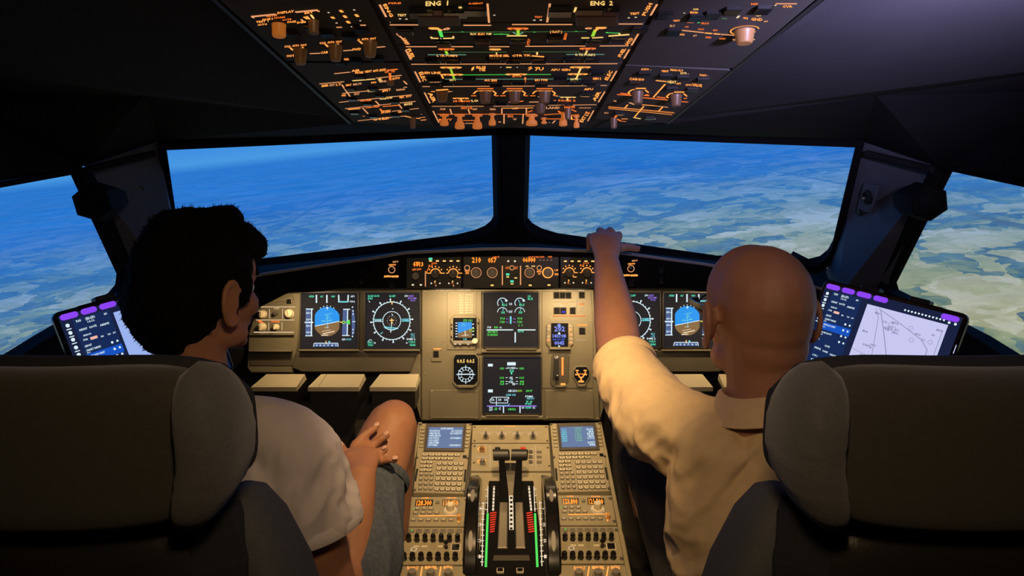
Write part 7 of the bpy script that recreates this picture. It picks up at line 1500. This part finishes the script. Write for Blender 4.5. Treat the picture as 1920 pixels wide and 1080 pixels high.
mb = MB(); hemring(sh, V((-.500, 1.110, 1.180)), V((0, .10, 1)), .066, .062, 'shirt_white', .010, .003, 'neck_band')
# shorts
mb = MB(); tube(mb, [(-.40, 1.06, .68), PY(655, 1080, 1.19), PY(682, 955, 1.34), PY(697, 898, 1.40)], [(.110, .105), (.088, .088), (.078, .078), (.072, .072)], ref=V((0, 0, 1)), seg=24, cap=False); tube(mb, [(-.57, 1.06, .66), (-.61, 1.25, .77), (-.64, 1.38, .82)], [.11, .095, .085], ref=V((0, 0, 1)), seg=24, cap=False)
tube(mb, [(-.52, 1.05, .58), (-.50, 1.04, .70)], [(.17, .13), (.165, .125)], seg=24); so = link('denim_shorts', melt(mb, .006, 6, 'denim', folds(20, .004, (.2, 1, .6))), man)
hemring(so, PY(698, 895, 1.402), PY(698, 895, 1.402) - PY(682, 955, 1.34), .0745, .0745, 'denim', .014, .003, 'trouser_hem', V((0, 0, 1)))
# hair
mb = MB(); e = lambda c, r, rot=None: ell(mb, HL, V(c), r, rot=rot)
e((0, -.012, .036), (.088, .104, .096)); e((0, -.052, -.015), (.082, .076, .080)); e((0, .046, .082), (.070, .062, .044)); e((.01, .082, .070), (.050, .038, .036)); e((-.02, .01, .10), (.070, .085, .040)); e((0, -.066, -.055), (.058, .042, .050)); e((-.004, -.028, .012), (.088, .082, .084))
for q in (-1, 1): e((q*.072, .022, .010), (.016, .026, .034)); e((q*.072, .014, -.022), (.008, .008, .020))
e((.02, .03, .128), (.040, .036, .016)); e((.030, .045, .136), (.014, .014, .010))
hm = melt(mb, .0045, 3, 'hair_black', lambda p, n_: .0035*noise.noise(p*55) + .002*noise.noise(p*130))
rnd = random.Random(3); strands = MB(); HI = HL.inverted()
vs_ = [v for v in hm.vertices]
for k in range(2000):
    v = rnd.choice(vs_); n_ = v.normal; lp = HI @ v.co
    if lp.y > .06 and lp.z < .045: continue
    up = lp.z > .08; tdir = HL.to_3x3() @ V((rnd.uniform(-.3, .3), -.3 + (0.9 if up and lp.y > -.02 else 0), .4 if up else -.7))
    d = (n_*(.8 if up else .45) + tdir*.55 + V((rnd.uniform(-.3, .3), rnd.uniform(-.3, .3), rnd.uniform(-.2, .2)))).normalized(); L_ = rnd.uniform(.004, .009) * (1.15 if up else 1)
    s_, u = orient(d, V((0, 0, 1))); r = .0011; b = v.co - n_*.002
    strands.add([b + s_*r, b - s_*r*.5 + u*r*.8, b - s_*r*.5 - u*r*.8, b + d*L_], [(0, 1, 3), (1, 2, 3), (2, 0, 3)], 'hair_black')
ho = link('hair', hm, man); ob('loose_hair', strands, ho, kind='stuff', fix=False)
pbr('eye_white', (0.7, 0.68, 0.65), 0.2); pbr('iris', (0.04, 0.025, 0.015), 0.2)
def eyes(par, H):
    for q in (-1, 1):
        mb = MB(); ell(mb, H, V((q*.030, .074, .000)), (.0125, .0125, .0125), 'eye_white', 14); eo = ob('eye', mb, par, True)
        mb = MB(); ell(mb, H, V((q*.030, .0835, .000)), (.0055, .0040, .0055), 'iris', 12); ob('iris', mb, eo, True)
eyes(man, HL)
mb = MB(); tube(mb, [HL @ V((-.05, .080, .026)), HL @ V((-.028, .094, .033)), HL @ V((-.010, .095, .028))], [.003, .004, .003], mat='hair_black', seg=8); tube(mb, [HL @ V((.05, .080, .026)), HL @ V((.028, .094, .033)), HL @ V((.010, .095, .028))], [.003, .004, .003], mat='hair_black', seg=8); ob('eyebrows', mb, man, True, kind='stuff')

# ---------------------------------------------------------------- bald man, right seat
ba = thing('person', 'bald man in beige polo shirt, seated right, left arm raised onto the glareshield', 'person', (0.44, 1.10, 0.55))
HR = facing(V((.396, 1.150, 1.312)), math.radians(-10), math.radians(-3)) @ Matrix.Scale(0.97, 4)
mb = MB(); head(mb, HR, V((.412, 1.112, 1.150)), 1.04, .062)
ell(mb, HR, V((0, -.05, -.045)), (.060, .045, .055))
tube(mb, [(.46, 1.04, .60), (.455, 1.05, .75), (.45, 1.08, .92), (.44, 1.10, 1.03), (.43, 1.11, 1.12)], [(.165, .120), (.155, .112), (.160, .110), (.150, .098), (.095, .070)], seg=24)
S1, E1, W1 = PY(1262, 800, 1.19), PY(1163, 660, 1.48), PY(1137, 486, 1.79)
tube(mb, [(.36, 1.12, 1.10), S1, S1.lerp(E1, .5), E1], [.050, .056, .052, .046]); tube(mb, [S1.lerp(E1, .85), E1, E1.lerp(W1, .28), E1.lerp(W1, .7), W1], [.047, .047, (.048, .047), (.037, .036), (.030, .025)], ref=V((0, 0, 1)), seg=20)
S2, E2, W2 = V((.60, 1.10, 1.12)), V((.70, 1.12, .84)), V((.62, 1.38, .80)); tube(mb, [(.50, 1.11, 1.13), S2, S2.lerp(E2, .5), E2], [.058, .062, .052, .045]); tube(mb, [E2, E2.lerp(W2, .3), W2], [.044, .045, .028])
for k in range(4): b0 = W2 + V((-.025 + .017*k, .075, .012)); tube(mb, [W2 + V((-.022 + .015*k, .02, .005)), b0, b0 + V((0, .028, -.006)), b0 + V((0, .045, -.022))], [.012, .0095, .009, .0078], seg=10)
tube(mb, [W2 + V((-.02, .01, 0)), W2 + V((-.045, .035, -.004)), W2 + V((-.050, .065, -.008))], [.014, .011, .009], seg=10)
# raised left hand, knuckles up, fingers curling over onto the glareshield top, thumb along its edge
pc = PY(1136, 455, 1.86)
tube(mb, [W1, PY(1137, 468, 1.83), PY(1134, 450, 1.875), PY(1134, 444, 1.905)], [(.029, .024), (.036, .022), (.042, .018), (.042, .015)], ref=V((0, -.3, 1)), seg=16)
zt = 1.270
kk = [PY(1160, 444, 1.905), PY(1146, 436, 1.915), PY(1129, 436, 1.915), PY(1112, 446, 1.905)]
fr_ = []
for k, (p, L1) in enumerate(zip(kk, (.040, .046, .042, .032))):
    a = p + V((.004*(1.5-k), L1, .000)); b = a + V((.002, .024, -.022)); c = V((b.x, b.y + .010, max(zt + .008, b.z - .016))); fr_.append([p, a, b, c])
th_ = [PY(1150, 470, 1.85), PY(1168, 464, 1.885), PY(1183, 464, 1.915), PY(1195, 467, 1.93)]
hand_fingers(mb, W1, fr_ + [th_], [.0100, .0102, .0098, .0088, .0112]); tube(mb, [PY(1142, 478, 1.82), PY(1154, 468, 1.86)], [.018, .015])
K3 = PY(1216, 862, 1.50); A3 = V((.38, 1.74, .20)); tube(mb, [(.40, 1.06, .64), (.36, 1.27, .76), K3], [.09, .08, .058], ref=V((0, 0, 1))); tube(mb, [K3, K3.lerp(A3, .35), A3], [.056, .056, .034])
K4 = V((.62, 1.50, .82)); A4 = V((.60, 1.74, .20)); tube(mb, [(.54, 1.06, .64), (.60, 1.27, .74), K4], [.09, .08, .058], ref=V((0, 0, 1))); tube(mb, [K4, K4.lerp(A4, .35), A4], [.056, .056, .034])
link('body', melt(mb, .0042, 5, 'skin_right'), ba)
for a in (A3, A4):
    mb = MB(); b = a + V((0, 0, -.10)); tube(mb, [b + V((0, -.06, 0)), b + V((0, .04, .004)), b + V((0, .17, -.02))], [(.042, .045), (.045, .045), (.042, .026)], ref=V((0, 0, 1)), mat='black_rubber'); link('shoe', melt(mb, .006, 4, 'black_rubber'), ba)
for f in fr_ + [th_]:
    d = (f[-1] - f[-2]).normalized(); up = V((0, -.1, 1)); s_ = d.cross(up).normalized(); up = s_.cross(d); mb = MB(); Mx = Matrix((s_, d, up)).transposed().to_4x4(); Mx.translation = f[-1] + up*.0072 + d*.002; ell(mb, Mx, V((0, 0, 0)), (.0055, .0068, .0016), 'nail', 10); ob('fingernail', mb, ba, True)
mb = MB()
tube(mb, [(.46, 1.03, .62), (.455, 1.045, .75), (.45, 1.075, .92), (.44, 1.095, 1.04), (.43, 1.105, 1.11)], [(.190, .140), (.182, .135), (.184, .130), (.172, .116), (.115, .082)], seg=28)
SH = PY(1172, 685, 1.39); SM = PY(1200, 738, 1.30)
tube(mb, [(.40, 1.12, 1.112), (.335, 1.135, 1.105), PY(1255, 800, 1.20), SM, SH], [.060, .068, (.072, .074), (.066, .066), (.060, .059)], ref=V((0, 0, 1)), seg=24, cap=False)
tube(mb, [(.33, 1.10, 1.10), (.31, 1.08, 1.0), (.33, 1.07, .9)], [.065, .06, .06], seg=16)
tube(mb, [(.48, 1.11, 1.135), (.55, 1.10, 1.135), S2, S2.lerp(E2, .3), S2.lerp(E2, .55)], [.066, .074, .076, .074, .076], seg=24, cap=False)
f3 = folds(16, .0105, (.75, .2, .5)); f4 = folds(38, .0034, (.6, .2, .6))
po = link('polo_shirt', melt(mb, .0050, 7, 'polo_beige', lambda p, n_: (f3(p, n_) + f4(p, n_))*(1.0 if p.z < 1.13 else max(.2, 1 - (p.z-1.13)/.05))), ba)
hemring(po, SH + (SH-SM).normalized()*.003, SH - SM, .0615, .0605, 'polo_beige', .020, .003, 'sleeve_hem', V((0, 0, 1)))
# collar: stand and folded fall
mb = MB(); c0 = V((.412, 1.112, 1.172)); axd = V((-.02, .22, 1)).normalized(); s_, u = orient(axd, V((0, 1, 0))); rings = []
for h_, ra, rb in ((-.012, .072, .070), (.016, .070, .067), (.022, .073, .070), (.018, .079, .076), (-.006, .090, .088), (-.020, .098, .095), (-.022, .094, .091), (-.004, .084, .082)):
    rings.append([c0 + axd*(h_ + .004*math.sin(3*a)) + s_*ra*math.cos(a) + u*rb*math.sin(a) for a in [2*math.pi*i/44 for i in range(44)]])
mb.loop(rings, 'polo_beige', False, False); ob('collar', mb, po, True)
# trousers
mb = MB(); tube(mb, [(.41, 1.06, .64), (.37, 1.27, .76), K3, K3.lerp(A3, .35), A3], [.105, .088, .066, .062, .052], ref=V((0, 0, 1)), seg=20); tube(mb, [(.54, 1.06, .64), (.60, 1.27, .74), K4, K4.lerp(A4, .35), A4], [.11, .095, .072, .068, .055], ref=V((0, 0, 1)), seg=20); tube(mb, [(.47, 1.05, .58), (.47, 1.04, .70)], [(.18, .13), (.175, .128)], seg=24)
link('trousers', melt(mb, .007, 5, 'trousers_dark', folds(18, .004, (.1, .6, 1))), ba)
eyes(ba, HR)
# glasses
gw = MB()
for q in (-1, 1):
    gw.loop([[HR @ V((q*.031 + r*math.cos(a), .106 + dy, .000 + r*.75*math.sin(a))) for a in [2*math.pi*i/24 for i in range(24)]] for r, dy in ((.024, 0), (.0265, 0), (.0265, .003), (.024, .003))] , 'gloss_black', False, False)
    gw.loop([[HR @ V((q*x + i*.0012*dx, y, .010 + dz)) for dx, dz in ((-1, -.004), (1, -.004), (1, .004), (-1, .004))] for i, x, y in ((1, .057, .106), (1, .078, .095), (1, .082, .05), (1, .085, .004), (1, .082, -.012))], 'gloss_black')
gw.loop([[HR @ V((x, .110 + a*.002, .004 + b*.002)) for a, b in ((-1, -1), (1, -1), (1, 1), (-1, 1))] for x in (-.008, 0, .008)], 'gloss_black')
g_ = ob('glasses', gw, None, True); tag(g_, 'dark-framed glasses worn by the bald man', 'glasses')
